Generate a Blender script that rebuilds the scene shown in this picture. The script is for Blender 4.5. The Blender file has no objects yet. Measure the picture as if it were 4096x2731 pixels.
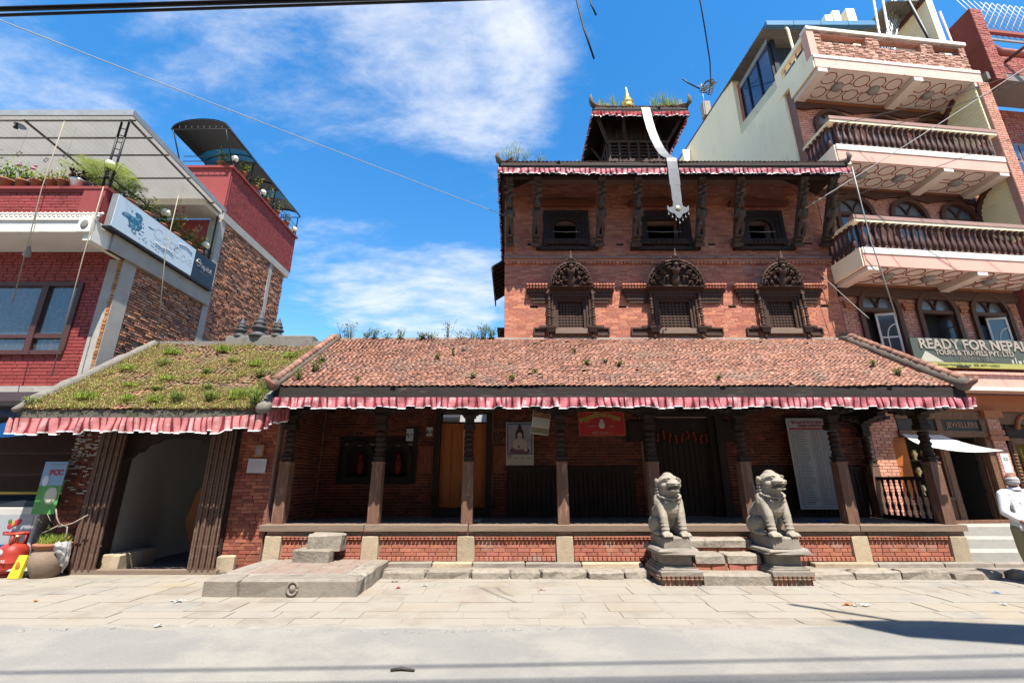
import bpy, math, random
from mathutils import Matrix, Vector, noise as mnoise
R = math.radians
random.seed(7)
sc = bpy.context.scene
C = sc.collection

# ---------------------------------------------------------------- camera, sky, sun, exposure
cd = bpy.data.cameras.new("camera"); cam = bpy.data.objects.new("camera", cd); C.objects.link(cam)
cd.sensor_width = 36; cd.lens = 15.96; cd.clip_start = .05; cd.clip_end = 3000
cam.location = (0, 0, 1.6); cam.rotation_euler = (R(90 + 16.9), 0, 0)
sc.camera = cam
SUN = Vector((.30, -1.0, 2.1)).normalized()          # towards the sun
sc.view_settings.view_transform = 'Standard'; sc.view_settings.look = 'None'
sc.view_settings.exposure = 1.42; sc.view_settings.gamma = 1
sc.render.film_transparent = False
sd = bpy.data.lights.new("sun", 'SUN'); sd.energy = 4.5; sd.angle = R(.53); sd.color = (1, .945, .86)
so = bpy.data.objects.new("sun", sd); C.objects.link(so)
so.rotation_euler = SUN.to_track_quat('Z', 'Y').to_euler(); so.location = (0, 0, 40)

w = bpy.data.worlds.new("World"); sc.world = w; w.use_nodes = True
nt = w.node_tree; N = nt.nodes; L = nt.links; N.clear()
wo = N.new('ShaderNodeOutputWorld'); bg = N.new('ShaderNodeBackground')
sky = N.new('ShaderNodeTexSky'); sky.sky_type = 'NISHITA'; sky.sun_disc = False
sky.sun_elevation = math.asin(SUN.z); sky.sun_rotation = math.atan2(SUN.x, SUN.y)
sky.altitude = 1350; sky.air_density = 1.4; sky.dust_density = .5; sky.ozone_density = 1.0
bg.inputs[1].default_value = .098
def wn(t, **k):
    n = N.new(t)
    for a, b in k.items(): setattr(n, a, b)
    return n
def wl(a, b): L.new(a, b)
tc = wn('ShaderNodeTexCoord')
sep = wn('ShaderNodeSeparateXYZ'); wl(tc.outputs['Generated'], sep.inputs[0])
zc = wn('ShaderNodeMath', operation='MAXIMUM'); wl(sep.outputs[2], zc.inputs[0]); zc.inputs[1].default_value = .06
za = wn('ShaderNodeMath', operation='ADD'); wl(zc.outputs[0], za.inputs[0]); za.inputs[1].default_value = .12
dx = wn('ShaderNodeMath', operation='DIVIDE'); wl(sep.outputs[0], dx.inputs[0]); wl(za.outputs[0], dx.inputs[1])
dy = wn('ShaderNodeMath', operation='DIVIDE'); wl(sep.outputs[1], dy.inputs[0]); wl(za.outputs[0], dy.inputs[1])
cmb = wn('ShaderNodeCombineXYZ'); wl(dx.outputs[0], cmb.inputs[0]); wl(dy.outputs[0], cmb.inputs[1])
mp = wn('ShaderNodeMapping'); wl(cmb.outputs[0], mp.inputs[0])
mp.inputs['Rotation'].default_value = (0, 0, R(28)); mp.inputs['Scale'].default_value = (1.0, 1.7, 1); mp.inputs['Location'].default_value = (2.3, 1.1, 0)
n1 = wn('ShaderNodeTexNoise'); wl(mp.outputs[0], n1.inputs['Vector'])
n1.inputs['Scale'].default_value = 3.2; n1.inputs['Detail'].default_value = 9; n1.inputs['Roughness'].default_value = .66; n1.inputs['Distortion'].default_value = .15
# broad banks of cloud at their bearings: (direction, cosine where it starts, cosine of its core, weight)
cov = None
for d, c0, c1, k in (((-.136, .604, .784), .955, .9995, .21), ((.0, .63, .775), .968, .9998, .19), ((-.347, .568, .746), .965, .999, .20), ((-.065, .717, .693), .98, .9995, .24), ((-.60, .54, .68), .96, 1.0, .15), ((-.166, .914, .37), .988, .9995, .40), ((-.35, .84, .407), .988, .9995, .27), ((-.07, .915, .40), .991, .9997, .33),
                     ((-.28, .87, .34), .992, .9997, .20), ((-.707, .505, .495), .985, 1.0, .2), ((.7, -.5, .5), .75, 1.0, .3), ((-.5, -.7, .5), .8, 1.0, .26), ((.2, -.3, .9), .9, 1.0, .25)):
    vd = Vector(d).normalized()
    dp = wn('ShaderNodeVectorMath', operation='DOT_PRODUCT'); wl(tc.outputs['Generated'], dp.inputs[0]); dp.inputs[1].default_value = vd
    mr = wn('ShaderNodeMapRange', interpolation_type='SMOOTHSTEP'); wl(dp.outputs['Value'], mr.inputs[0])
    mr.inputs[1].default_value = c0; mr.inputs[2].default_value = c1; mr.inputs[4].default_value = k
    if cov is None: cov = mr.outputs[0]
    else:
        ad = wn('ShaderNodeMath', operation='ADD'); wl(cov, ad.inputs[0]); wl(mr.outputs[0], ad.inputs[1]); cov = ad.outputs[0]
mn = wn('ShaderNodeMath', operation='MINIMUM'); wl(cov, mn.inputs[0]); mn.inputs[1].default_value = .42
sm = wn('ShaderNodeMath', operation='ADD'); wl(n1.outputs[0], sm.inputs[0]); wl(mn.outputs[0], sm.inputs[1])
cr = wn('ShaderNodeMapRange', interpolation_type='SMOOTHSTEP'); wl(sm.outputs[0], cr.inputs[0])
cr.inputs[1].default_value = .60; cr.inputs[2].default_value = 1.2; cr.inputs[4].default_value = .92
mx = wn('ShaderNodeMix', data_type='RGBA'); wl(cr.outputs[0], mx.inputs[0])
hs = wn('ShaderNodeHueSaturation'); hs.inputs['Saturation'].default_value = 1.42; wl(sky.outputs[0], hs.inputs['Color'])
wl(hs.outputs[0], mx.inputs[6]); mx.inputs[7].default_value = (3.9, 4.05, 4.3, 1)
wl(mx.outputs[2], bg.inputs[0]); wl(bg.outputs[0], wo.inputs[0])

# ---------------------------------------------------------------- materials
MATS = {}
TONE = dict(grey_hair=1.2, dusty_asphalt=.62, cream_plaster=1, flaked_cream=1, white_paint=.95, pink_paint=.85, peeling_pink=.85, soffit_paint=.85, silver_trim=1, brick_temple=.86, mortar_temple=.8, brick_pink=.8, pink_valance_cloth=.95, passage_valance=.85, red_valance_cloth=.85,
            white_shirt=.85, white_cloth=.85, fibreglass_sheet=.72, rough_side_brick=.9, mortar_grey=.8, concrete=.8, globe_lamp=.9, skin=.9, gilded_metal=1, brass=.9, casement_white=.9, ribbed_cream=1, window_glass=1, blue_window_glass=1, clear_pane=1, brick_plinth=.72, orange_door_wood=.7, sign_pale=.85, galvanised_steel=1, brick_peeling=.8, rail_pinkbrown=.75, grey_metal=.8, ochre_stone=.72, weathered_beam=.75, post_wood=.75, lion_stone=.72, leaf_bright=.95, leaf_dry=.85, clay_tile=.66)
def mat(name, col, rough=.85, n=(6, .25), isl=0., pal=None, bump=(45, .2), metal=0, dirt=None, spec=.3, alpha=1, stretch=None, trans=0, sheen=0, transl=0):
    """col: linear base; n: (noise scale per metre, amount); isl: brightness spread per loose piece; pal: other colours a piece may take;
    dirt: (colour, noise scale, threshold, amount)"""
    if name in MATS: return MATS[name]
    kf = TONE.get(name, .62); sc3 = lambda c: tuple(v * kf for v in c)
    col = sc3(col); pal = [sc3(c) for c in pal] if pal else None
    if dirt: dirt = [(sc3(q[0]), *q[1:]) for q in (dirt if isinstance(dirt, list) else [dirt])]
    m = bpy.data.materials.new(name); m.use_nodes = True; MATS[name] = m
    t = m.node_tree; nn = t.nodes; ll = t.links
    b = nn['Principled BSDF']; b.inputs['Roughness'].default_value = rough; b.inputs['Metallic'].default_value = metal
    b.inputs['Specular IOR Level'].default_value = spec
    g = nn.new('ShaderNodeNewGeometry'); pos = g.outputs['Position']
    if stretch:
        mp = nn.new('ShaderNodeMapping'); mp.inputs['Scale'].default_value = stretch; ll.new(pos, mp.inputs[0]); pos = mp.outputs[0]
    def nz(scale, det=5, rg=.6):
        x = nn.new('ShaderNodeTexNoise'); x.inputs['Scale'].default_value = scale; x.inputs['Detail'].default_value = det; x.inputs['Roughness'].default_value = rg
        ll.new(pos, x.inputs['Vector']); return x.outputs[0]
    def mth(op, a, bb):
        x = nn.new('ShaderNodeMath'); x.operation = op
        for i, q in enumerate((a, bb)):
            if isinstance(q, (int, float)): x.inputs[i].default_value = q
            else: ll.new(q, x.inputs[i])
        return x.outputs[0]
    base = None
    if isl or pal:
        oi = nn.new('ShaderNodeObjectInfo')
        rnd = mth('FRACT', mth('ADD', g.outputs['Random Per Island'], oi.outputs['Random']), 0)
    if pal:
        cols = [col] + list(pal)
        rp = nn.new('ShaderNodeValToRGB'); rp.color_ramp.interpolation = 'CONSTANT'
        for i, c in enumerate(cols):
            e = rp.color_ramp.elements[i] if i < 2 else rp.color_ramp.elements.new(i / len(cols))
            e.position = i / len(cols); e.color = (*c, 1)
        ll.new(mth('FRACT', mth('MULTIPLY', rnd, 7.13), 0), rp.inputs[0]); base = rp.outputs[0]
    val = mth('ADD', mth('MULTIPLY', mth('SUBTRACT', nz(n[0]), .5), 2.6 * n[1]), 1)
    if isl: val = mth('MULTIPLY', val, mth('ADD', mth('MULTIPLY', mth('SUBTRACT', rnd, .5), 2 * isl), 1))
    vm = nn.new('ShaderNodeVectorMath'); vm.operation = 'SCALE'
    if base: ll.new(base, vm.inputs[0])
    else: vm.inputs[0].default_value = col
    ll.new(val, vm.inputs['Scale']); out = vm.outputs[0]
    for dd in ([dirt] if dirt and not isinstance(dirt, list) else (dirt or [])):
        dc, ds, th, am = dd
        r = nn.new('ShaderNodeMapRange'); ll.new(nz(ds, 7, .65), r.inputs[0]); r.inputs[1].default_value = th; r.inputs[2].default_value = th + .12; r.inputs[4].default_value = am
        mxx = nn.new('ShaderNodeMix'); mxx.data_type = 'RGBA'; ll.new(r.outputs[0], mxx.inputs[0]); ll.new(out, mxx.inputs[6]); mxx.inputs[7].default_value = (*dc, 1); out = mxx.outputs[2]
    ll.new(out, b.inputs['Base Color'])
    if bump:
        bp = nn.new('ShaderNodeBump'); bp.inputs['Strength'].default_value = bump[1]; bp.inputs['Distance'].default_value = .02
        ll.new(nz(bump[0], 6), bp.inputs['Height']); ll.new(bp.outputs[0], b.inputs['Normal'])
    if alpha < 1: b.inputs['Alpha'].default_value = alpha
    if trans: b.inputs['Transmission Weight'].default_value = trans
    if transl:
        tr = nn.new('ShaderNodeBsdfTranslucent'); ll.new(out, tr.inputs[0])
        ms = nn.new('ShaderNodeMixShader'); ms.inputs[0].default_value = transl
        ll.new(b.outputs[0], ms.inputs[1]); ll.new(tr.outputs[0], ms.inputs[2]); ll.new(ms.outputs[0], nn['Material Output'].inputs[0])
    return m
GRIME = (.06, .05, .04)
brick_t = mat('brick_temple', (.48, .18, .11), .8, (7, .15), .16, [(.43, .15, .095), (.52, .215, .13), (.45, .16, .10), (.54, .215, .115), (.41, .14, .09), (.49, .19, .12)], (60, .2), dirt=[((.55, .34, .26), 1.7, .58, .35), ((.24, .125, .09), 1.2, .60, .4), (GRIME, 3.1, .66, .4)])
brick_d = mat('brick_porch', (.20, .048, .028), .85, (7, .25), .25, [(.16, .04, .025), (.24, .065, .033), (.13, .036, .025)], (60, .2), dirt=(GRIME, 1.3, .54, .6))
brick_p = mat('brick_plinth', (.40, .145, .09), .85, (9, .22), .12, [(.37, .13, .085), (.43, .165, .095), (.39, .14, .10), (.41, .15, .095)], (60, .3), dirt=[((.42, .32, .26), 3, .54, .6), (GRIME, 6, .66, .5)])
mortar_t = mat('mortar_temple', (.40, .24, .19), .95, (9, .25), dirt=(GRIME, 3, .6, .4))
mortar_g = mat('mortar_grey', (.33, .29, .25), .95, (9, .3))
wood = mat('old_wood', (.085, .042, .026), .7, (3, .35), bump=(30, .25), stretch=(6, 6, 1), dirt=((.21, .145, .10), 3.5, .58, .45))
wood_d = mat('dark_wood', (.04, .021, .015), .75, (4, .35), .1, bump=(40, .3), dirt=((.13, .085, .06), 5, .60, .35))
wood_h = mat('weathered_beam', (.23, .165, .12), .8, (3, .3), bump=(30, .3), stretch=(1, 6, 8), dirt=((.07, .05, .04), 3, .55, .5))
wood_post = mat('post_wood', (.17, .085, .055), .7, (3, .4), bump=(30, .25), stretch=(8, 8, 1.2), dirt=[((.38, .25, .17), 2.2, .54, .65), ((.07, .035, .025), 2.4, .6, .6)])
wood_o = mat('orange_door_wood', (.44, .13, .03), .5, (2.5, .2), stretch=(8, 8, 1), bump=(30, .06))
wood_w = mat('brown_window_wood', (.12, .05, .03), .6, (4, .2), bump=(40, .1))
stone = mat('grey_stone', (.33, .285, .235), .9, (6, .28), .1, bump=(38, .35), dirt=[((.14, .125, .105), 4.2, .57, .6), ((.17, .17, .09), 6, .66, .5)])
stone_l = mat('lion_stone', (.36, .315, .25), .88, (7, .22), bump=(60, .35), dirt=[((.19, .16, .125), 5, .55, .65), ((.12, .105, .085), 11, .60, .6), ((.44, .40, .34), 4, .62, .5)])
stone_y = mat('ochre_stone', (.44, .35, .24), .9, (8, .25), .15, bump=(30, .4), dirt=((.25, .21, .17), 5, .6, .5))
stone_c = mat('rough_kerb_stone', (.36, .31, .25), .95, (9, .35), .15, bump=(22, .8), dirt=[((.12, .11, .09), 6, .56, .65), ((.16, .18, .08), 5, .63, .5)])
pave = mat('paving_slab', (.37, .315, .245), .9, (3, .16), .09, [(.345, .30, .245), (.39, .325, .235), (.33, .305, .265), (.375, .32, .255), (.35, .295, .235)], (35, .3), dirt=[((.41, .365, .30), 1.1, .40, .85), ((.28, .25, .21), 7, .66, .5)])
asph = mat('dusty_asphalt', (.315, .30, .272), .92, (1.1, .16), bump=(28, .5), dirt=[((.40, .37, .315), .55, .48, .75), ((.26, .245, .225), .7, .60, .6), ((.22, .205, .19), 24, .56, .45), ((.47, .44, .39), 30, .58, .5), ((.24, .225, .20), 2.1, .66, .5), ((.16, .15, .14), 5.5, .70, .55)])
earth = mat('packed_earth', (.38, .34, .29), .95, (1.2, .25))
tile_m = mat('clay_tile', (.37, .175, .115), .85, (9, .22), .28, [(.31, .145, .10), (.42, .21, .14), (.26, .135, .10), (.40, .185, .12), (.35, .185, .135), (.46, .24, .165)], (50, .3), dirt=[((.26, .19, .145), 1.6, .52, .6), ((.12, .13, .05), 3.7, .63, .45)])
tile_moss = mat('mossy_clay_tile', (.31, .15, .09), .9, (9, .3), .3, [(.26, .13, .085), (.24, .15, .08), (.36, .18, .11)], (50, .4), dirt=[((.20, .17, .075), 2.6, .46, .8), ((.27, .27, .09), 4.5, .54, .7)])
ridge_m = mat('ridge_mortar', (.20, .165, .13), .95, (6, .35), bump=(25, .7), dirt=[((.10, .085, .07), 5, .55, .6), ((.30, .16, .11), 8, .6, .5)])
fascia_m = mat('fascia_board', (.04, .03, .027), .85, (3, .4), bump=(30, .3), stretch=(1, 4, 6), dirt=((.17, .145, .125), 2.6, .58, .6))
cloth_m = mat('pink_valance_cloth', (.43, .13, .15), .75, (9, .2), bump=(60, .3), transl=.12, stretch=(1, 1, .35), dirt=[((.72, .46, .46), 13, .52, .8), ((.30, .10, .10), 5, .58, .55)])
cloth_r = mat('red_valance_cloth', (.42, .05, .055), .8, (9, .15), bump=(90, .1), transl=.25)
silver = mat('silver_trim', (.82, .80, .78), .45, (20, .2), metal=.2)
cream = mat('cream_plaster', (.93, .79, .54), .85, (1.2, .08), bump=(50, .1), stretch=(1, 1, .4), dirt=[((.68, .56, .38), 1.3, .58, .5), ((.40, .32, .23), 2.4, .68, .6)])
pinkp = mat('pink_paint', (.72, .38, .30), .8, (2, .1), bump=(50, .1), stretch=(1, 1, .4), dirt=[((.50, .28, .22), 3, .60, .5), ((.26, .19, .16), 5, .67, .6)])
white_p = mat('white_paint', (.68, .64, .56), .75, (2, .08), bump=(50, .08), stretch=(1, 1, .4), dirt=[((.46, .41, .34), 3, .60, .55), ((.24, .21, .18), 5, .67, .6)])
soffit_m = mat('soffit_paint', (.74, .64, .56), .8, (2, .06), bump=None)
brick_r = mat('brick_pink', (.60, .285, .20), .8, (7, .12), .14, [(.56, .25, .18), (.65, .32, .23), (.61, .27, .19)], (50, .15))
brick_w = mat('brick_peeling', (.58, .32, .24), .9, (7, .2), .2, [(.34, .17, .12), (.64, .40, .31), (.5, .25, .18)], (40, .4), dirt=((.24, .14, .10), 6, .56, .7))
redp = mat('red_painted_brick', (.37, .062, .055), .7, (4, .16), .14, None, (40, .12), dirt=((.46, .17, .13), 3, .62, .45))
redp_b = mat('red_paint', (.36, .064, .058), .7, (3, .14), bump=(40, .12))
mortar_r = mat('red_mortar', (.25, .06, .05), .9, (5, .2))
brick_l = mat('rough_side_brick', (.40, .18, .11), .9, (9, .25), .35, [(.32, .15, .10), (.47, .25, .16), (.44, .19, .10), (.28, .15, .11)], (40, .4), dirt=((.40, .34, .29), 8, .58, .6))
conc = mat('concrete', (.40, .37, .33), .9, (3, .2), bump=(35, .3), dirt=((.20, .18, .16), 2.4, .6, .6))
conc_d = mat('stained_concrete', (.28, .255, .22), .92, (3, .3), bump=(35, .4), dirt=((.09, .08, .07), 3, .55, .6))
brown_p = mat('brown_paint', (.11, .045, .032), .6, (4, .12), bump=(40, .08), dirt=((.42, .25, .20), 9, .66, .35))
rail_p = mat('rail_pinkbrown', (.40, .24, .20), .7, (4, .12), bump=(40, .1))
orange_p = mat('orange_paint', (.52, .19, .085), .7, (3, .15), bump=(40, .1))
black = mat('black_metal', (.02, .02, .022), .5, (8, .2), bump=None)
wire_m = mat('cable_rubber', (.025, .025, .027), .6, (8, .2), bump=None)
wire_g = mat('pale_cable', (.5, .48, .44), .6, (8, .2), bump=None)
steel = mat('galvanised_steel', (.62, .63, .64), .35, (8, .15), metal=.8, bump=None)
grey_metal = mat('grey_metal', (.36, .36, .35), .5, (5, .2), metal=.3, bump=None)
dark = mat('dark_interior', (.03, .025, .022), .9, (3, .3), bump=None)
room = mat('room_plaster', (.30, .28, .25), .9, (2, .15), bump=None)
glass_d = mat('window_glass', (.03, .04, .055), .06, (2, .2), bump=None, spec=.8)
glass_b = mat('blue_window_glass', (.02, .045, .12), .05, (2, .1), bump=None, spec=1.0)
gold = mat('gilded_metal', (.75, .50, .13), .35, (12, .15), metal=.85, bump=None)
brass = mat('brass', (.60, .48, .26), .35, (12, .2), metal=.8, bump=None)
paper = mat('paper', (.72, .72, .72), .8, (6, .05), bump=None)
leafs = [mat('leaf_bright', (.28, .35, .055), .7, (14, .3), .3, None, None, transl=.35), mat('leaf_mid', (.10, .19, .035), .7, (14, .3), .3, None, None, transl=.3),
         mat('leaf_dry', (.40, .31, .13), .8, (14, .3), .3, None, None, transl=.3), mat('leaf_dark', (.05, .10, .03), .65, (14, .3), .3, None, None, transl=.25)]
clay_pot = mat('clay_pot', (.42, .17, .09), .85, (9, .2), bump=(40, .2))
jar_m = mat('earth_jar', (.33, .24, .17), .9, (7, .25), bump=(30, .3), dirt=((.45, .38, .30), 5, .58, .6))
def flat(name, col, rough=.6, **k): return mat(name, col, rough, (6, .06), bump=None, **k)
# ---------------------------------------------------------------- mesh helpers
I4 = Matrix.Identity(4)
def T(x, y, z): return Matrix.Translation((x, y, z))
def RZ(a): return Matrix.Rotation(a, 4, 'Z')
def FR(o, u, d):                                   # frame: x along u, y into the wall along d, z up
    m = Matrix(((u[0], d[0], 0, o[0]), (u[1], d[1], 0, o[1]), (0, 0, 1, o[2]), (0, 0, 0, 1))); return m
class MB:
    def __init__(s, M=I4): s.v = []; s.f = []; s.s = []; s.m = []; s.M = M
    def add(s, vs, fs, smooth=False, mi=0, M=None):
        k = len(s.v); X = s.M if M is None else s.M @ M
        s.v += [X @ Vector(p) for p in vs]
        s.f += [tuple(i + k for i in f) for f in fs]; s.s += [smooth] * len(fs); s.m += [mi] * len(fs); return s
    def box(s, x0, x1, y0, y1, z0, z1, mi=0, M=None):
        return s.add([(x0, y0, z0), (x1, y0, z0), (x1, y1, z0), (x0, y1, z0), (x0, y0, z1), (x1, y0, z1), (x1, y1, z1), (x0, y1, z1)],
                     [(0, 3, 2, 1), (4, 5, 6, 7), (0, 1, 5, 4), (1, 2, 6, 5), (2, 3, 7, 6), (3, 0, 4, 7)], False, mi, M)
    def cbox(s, c, sx, sy, sz, M=None, mi=0):
        return s.box(c[0] - sx / 2, c[0] + sx / 2, c[1] - sy / 2, c[1] + sy / 2, c[2] - sz / 2, c[2] + sz / 2, mi, M)
    def rock(s, x0, x1, y0, y1, z0, z1, ch=.02, j=.012, mi=0, M=None):   # a box with worn edges
        r = random.uniform; c = ch
        pts = []
        for z, e in ((z0, 0), (z1 - c, 0), (z1, c)):
            for x, y, ex, ey in ((x0, y0, 1, 1), ((x0 + x1) / 2, y0, 0, 1), (x1, y0, -1, 1), (x1, (y0 + y1) / 2, -1, 0), (x1, y1, -1, -1), ((x0 + x1) / 2, y1, 0, -1), (x0, y1, 1, -1), (x0, (y0 + y1) / 2, 1, 0)):
                k = c * .8 if ex and ey else 0
                pts.append((x + ex * (e + k * .6) + r(-j, j), y + ey * (e + k * .6) + r(-j, j), z + (r(-j, j) * .6 if z > z0 else 0)))
        fs = []
        for a in (0, 8):
            for i in range(8): fs.append((a + i, a + (i + 1) % 8, a + 8 + (i + 1) % 8, a + 8 + i))
        fs.append(tuple(range(16, 24))); fs.append(tuple(range(7, -1, -1)))
        return s.add(pts, fs, False, mi, M)
    def prism(s, poly, a, b, ax='y', mi=0, M=None, smooth=False):         # polygon (two coordinates) swept along an axis
        n = len(poly)
        f = {'y': lambda p, t: (p[0], t, p[1]), 'x': lambda p, t: (t, p[0], p[1]), 'z': lambda p, t: (p[0], p[1], t)}[ax]
        vs = [f(p, a) for p in poly] + [f(p, b) for p in poly]
        fs = [tuple(range(n)), tuple(range(2 * n - 1, n - 1, -1))] + [(i, i + n, (i + 1) % n + n, (i + 1) % n) for i in range(n)]
        return s.add(vs, fs, smooth, mi, M)
    def lathe(s, c, prof, n=14, mi=0, M=None, sq=0, rot=0, smooth=True, sx=1, sy=1):
        vs = []; fs = []
        for r, z in prof:
            for i in range(n):
                a = 2 * math.pi * (i + .5) / n + rot
                vs.append((c[0] + r * math.cos(a) * sx, c[1] + r * math.sin(a) * sy, c[2] + z))
        for k in range(len(prof) - 1):
            for i in range(n):
                j = (i + 1) % n; fs.append((k * n + i, k * n + j, (k + 1) * n + j, (k + 1) * n + i))
        fs.append(tuple(range(n - 1, -1, -1))); fs.append(tuple((len(prof) - 1) * n + i for i in range(n)))
        return s.add(vs, fs, smooth, mi, M)
    def sqlathe(s, c, prof, mi=0, M=None): return s.lathe(c, [(r * math.sqrt(2), z) for r, z in prof], 4, mi, M, smooth=False)
    def tube(s, pts, r, n=6, mi=0, M=None, smooth=True, cap=True):
        pts = [Vector(p) for p in pts]; vs = []; fs = []; m = len(pts)
        rr = r if isinstance(r, (list, tuple)) else [r] * m
        up = None
        for k in range(m):
            t = (pts[min(k + 1, m - 1)] - pts[max(k - 1, 0)]).normalized()
            if up is None or abs(t.dot(up)) > .95: up = Vector((0, 0, 1)) if abs(t.z) < .9 else Vector((1, 0, 0))
            a = t.cross(up).normalized(); b = a.cross(t).normalized(); up = b
            for i in range(n):
                q = 2 * math.pi * i / n; vs.append(pts[k] + (a * math.cos(q) + b * math.sin(q)) * rr[k])
        for k in range(m - 1):
            for i in range(n):
                j = (i + 1) % n; fs.append((k * n + i, (k + 1) * n + i, (k + 1) * n + j, k * n + j))
        if cap: fs.append(tuple(range(n))); fs.append(tuple((m - 1) * n + i for i in range(n - 1, -1, -1)))
        return s.add(vs, fs, smooth, mi, M)
    def ell(s, c, r, n=14, m=9, mi=0, M=None, rot=None):
        vs = [(0, 0, -1)]; fs = []
        for k in range(1, m):
            p = math.pi * k / m - math.pi / 2
            for i in range(n): a = 2 * math.pi * i / n; vs.append((math.cos(p) * math.cos(a), math.cos(p) * math.sin(a), math.sin(p)))
        vs.append((0, 0, 1)); e = len(vs) - 1
        for i in range(n):
            j = (i + 1) % n; fs.append((0, 1 + j, 1 + i)); fs.append((e, e - n + i, e - n + j))
            for k in range(m - 2): fs.append((1 + k * n + i, 1 + k * n + j, 1 + (k + 1) * n + j, 1 + (k + 1) * n + i))
        if not isinstance(r, (tuple, list)): r = (r, r, r)
        X = T(*c) @ (rot if rot is not None else I4) @ Matrix.Diagonal((*r, 1))
        return s.add(vs, fs, True, mi, X if M is None else M @ X)
    def cap(s, p0, p1, r0, r1, n=12):                                     # capsule, for bodies that are fused afterwards
        s.ell(p0, r0, n, 8); s.ell(p1, r1, n, 8); return s.tube([p0, p1], [r0, r1], n)
    def grid(s, fn, nu, nv, smooth=True, mi=0, M=None):
        vs = [fn(i / nu, j / nv) for j in range(nv + 1) for i in range(nu + 1)]
        fs = [(j * (nu + 1) + i, j * (nu + 1) + i + 1, (j + 1) * (nu + 1) + i + 1, (j + 1) * (nu + 1) + i) for j in range(nv) for i in range(nu)]
        return s.add(vs, fs, smooth, mi, M)
    def mesh(s, name, mats):
        me = bpy.data.meshes.new(name); me.from_pydata(s.v, [], s.f)
        me.polygons.foreach_set('use_smooth', s.s); me.polygons.foreach_set('material_index', s.m)
        for m in (mats if isinstance(mats, (list, tuple)) else [mats]): me.materials.append(m)
        me.update(); return me
    def build(s, name, mats, parent=None, **k): return put(name, s.mesh(name, mats), parent, **k)
WM = {}                                              # world matrix of each object
def put(name, me, parent=None, label=None, cat=None, group=None, kind=None, M=None):
    o = bpy.data.objects.new(name, me); C.objects.link(o)
    if parent is not None:
        o.parent = parent; o.matrix_parent_inverse = WM[parent.name].inverted()
    if M is not None: o.matrix_basis = M
    WM[o.name] = M.copy() if M is not None else I4.copy()
    for k, v in (('label', label), ('category', cat), ('group', group), ('kind', kind)):
        if v: o[k] = v
    return o
def root(name, label, cat, loc=(0, 0, 0), group=None):
    return put(name, None, None, label, cat, group, None, T(*loc))
def copy_tree(o, M, label=None, parent=None):        # the copy of a thing with copies of its parts
    c = o.copy(); C.objects.link(c)
    if parent is None: c.matrix_basis = M
    else: c.parent = parent
    if label: c['label'] = label
    for ch in o.children: copy_tree(ch, None, None, c)
    return c
def bevel(o, wd=.01, seg=1):
    b = o.modifiers.new('bevel', 'BEVEL'); b.width = wd; b.segments = seg; b.limit_method = 'ANGLE'; return o
def fuse(o, vox=.012, it=4):
    m = o.modifiers.new('remesh', 'REMESH'); m.mode = 'VOXEL'; m.voxel_size = vox; m.use_smooth_shade = True
    if it: q = o.modifiers.new('smooth', 'SMOOTH'); q.iterations = it; q.factor = .5
    return o
def text(body, size, M, m, name, parent=None, align='CENTER', ext=.003, sx=1, bold=0, **k):
    cu = bpy.data.curves.new(name, 'FONT'); cu.body = body; cu.size = size; cu.align_x = align; cu.align_y = 'CENTER'; cu.extrude = ext; cu.offset = bold; cu.resolution_u = 3
    t = bpy.data.objects.new('tmp', cu); C.objects.link(t)
    dg = bpy.context.evaluated_depsgraph_get(); me = bpy.data.meshes.new_from_object(t.evaluated_get(dg))
    bpy.data.objects.remove(t); bpy.data.curves.remove(cu)
    me.transform(M @ Matrix.Rotation(R(90), 4, 'X') @ Matrix.Diagonal((sx, 1, 1, 1))); me.materials.clear(); me.materials.append(m); me.name = name
    return put(name, me, parent, **k)
UNIT = {}
def unit(m):
    if m.name not in UNIT:
        b = MB(); c = .5; e = .46
        b.add([(-e, -c, -e), (e, -c, -e), (e, -c, e), (-e, -c, e), (-c, -.3, -c), (c, -.3, -c), (c, -.3, c), (-c, -.3, c), (-c, c, -c), (c, c, -c), (c, c, c), (-c, c, c)],
              [(0, 1, 2, 3), (0, 4, 5, 1), (1, 5, 6, 2), (2, 6, 7, 3), (3, 7, 4, 0), (4, 8, 9, 5), (5, 9, 10, 6), (6, 10, 11, 7), (7, 11, 8, 4)])
        UNIT[m.name] = b.mesh('brick', m)
    return UNIT[m.name]
CAMP = Vector((0, 0, 1.6))
def pieces(parent, name, mats, lst, rest, limit=300, me=None):
    """lst of matrices of a unit piece: the ones that show largest become objects, the others one mesh"""
    me = me or unit(mats)
    lst = sorted(lst, key=lambda m: -(abs(m.to_3x3().determinant()) ** (1 / 3)) / ((m.translation - CAMP).length + .01))
    for m in lst[:limit]:
        put(name, me, parent, M=m)
    if len(lst) > limit:
        b = MB(); vs = [v.co.copy() for v in me.vertices]; fs = [tuple(p.vertices) for p in me.polygons]
        for m in lst[limit:]: b.add(vs, fs, False, 0, m)
        b.build(rest, mats, parent, kind='stuff')
def spans(a, b, cuts):
    out = [(a, b)]
    for c0, c1 in cuts:
        nx = []
        for p, q in out:
            if c1 <= p or c0 >= q: nx.append((p, q)); continue
            if c0 > p: nx.append((p, c0))
            if c1 < q: nx.append((c1, q))
        out = nx
    return out
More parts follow.
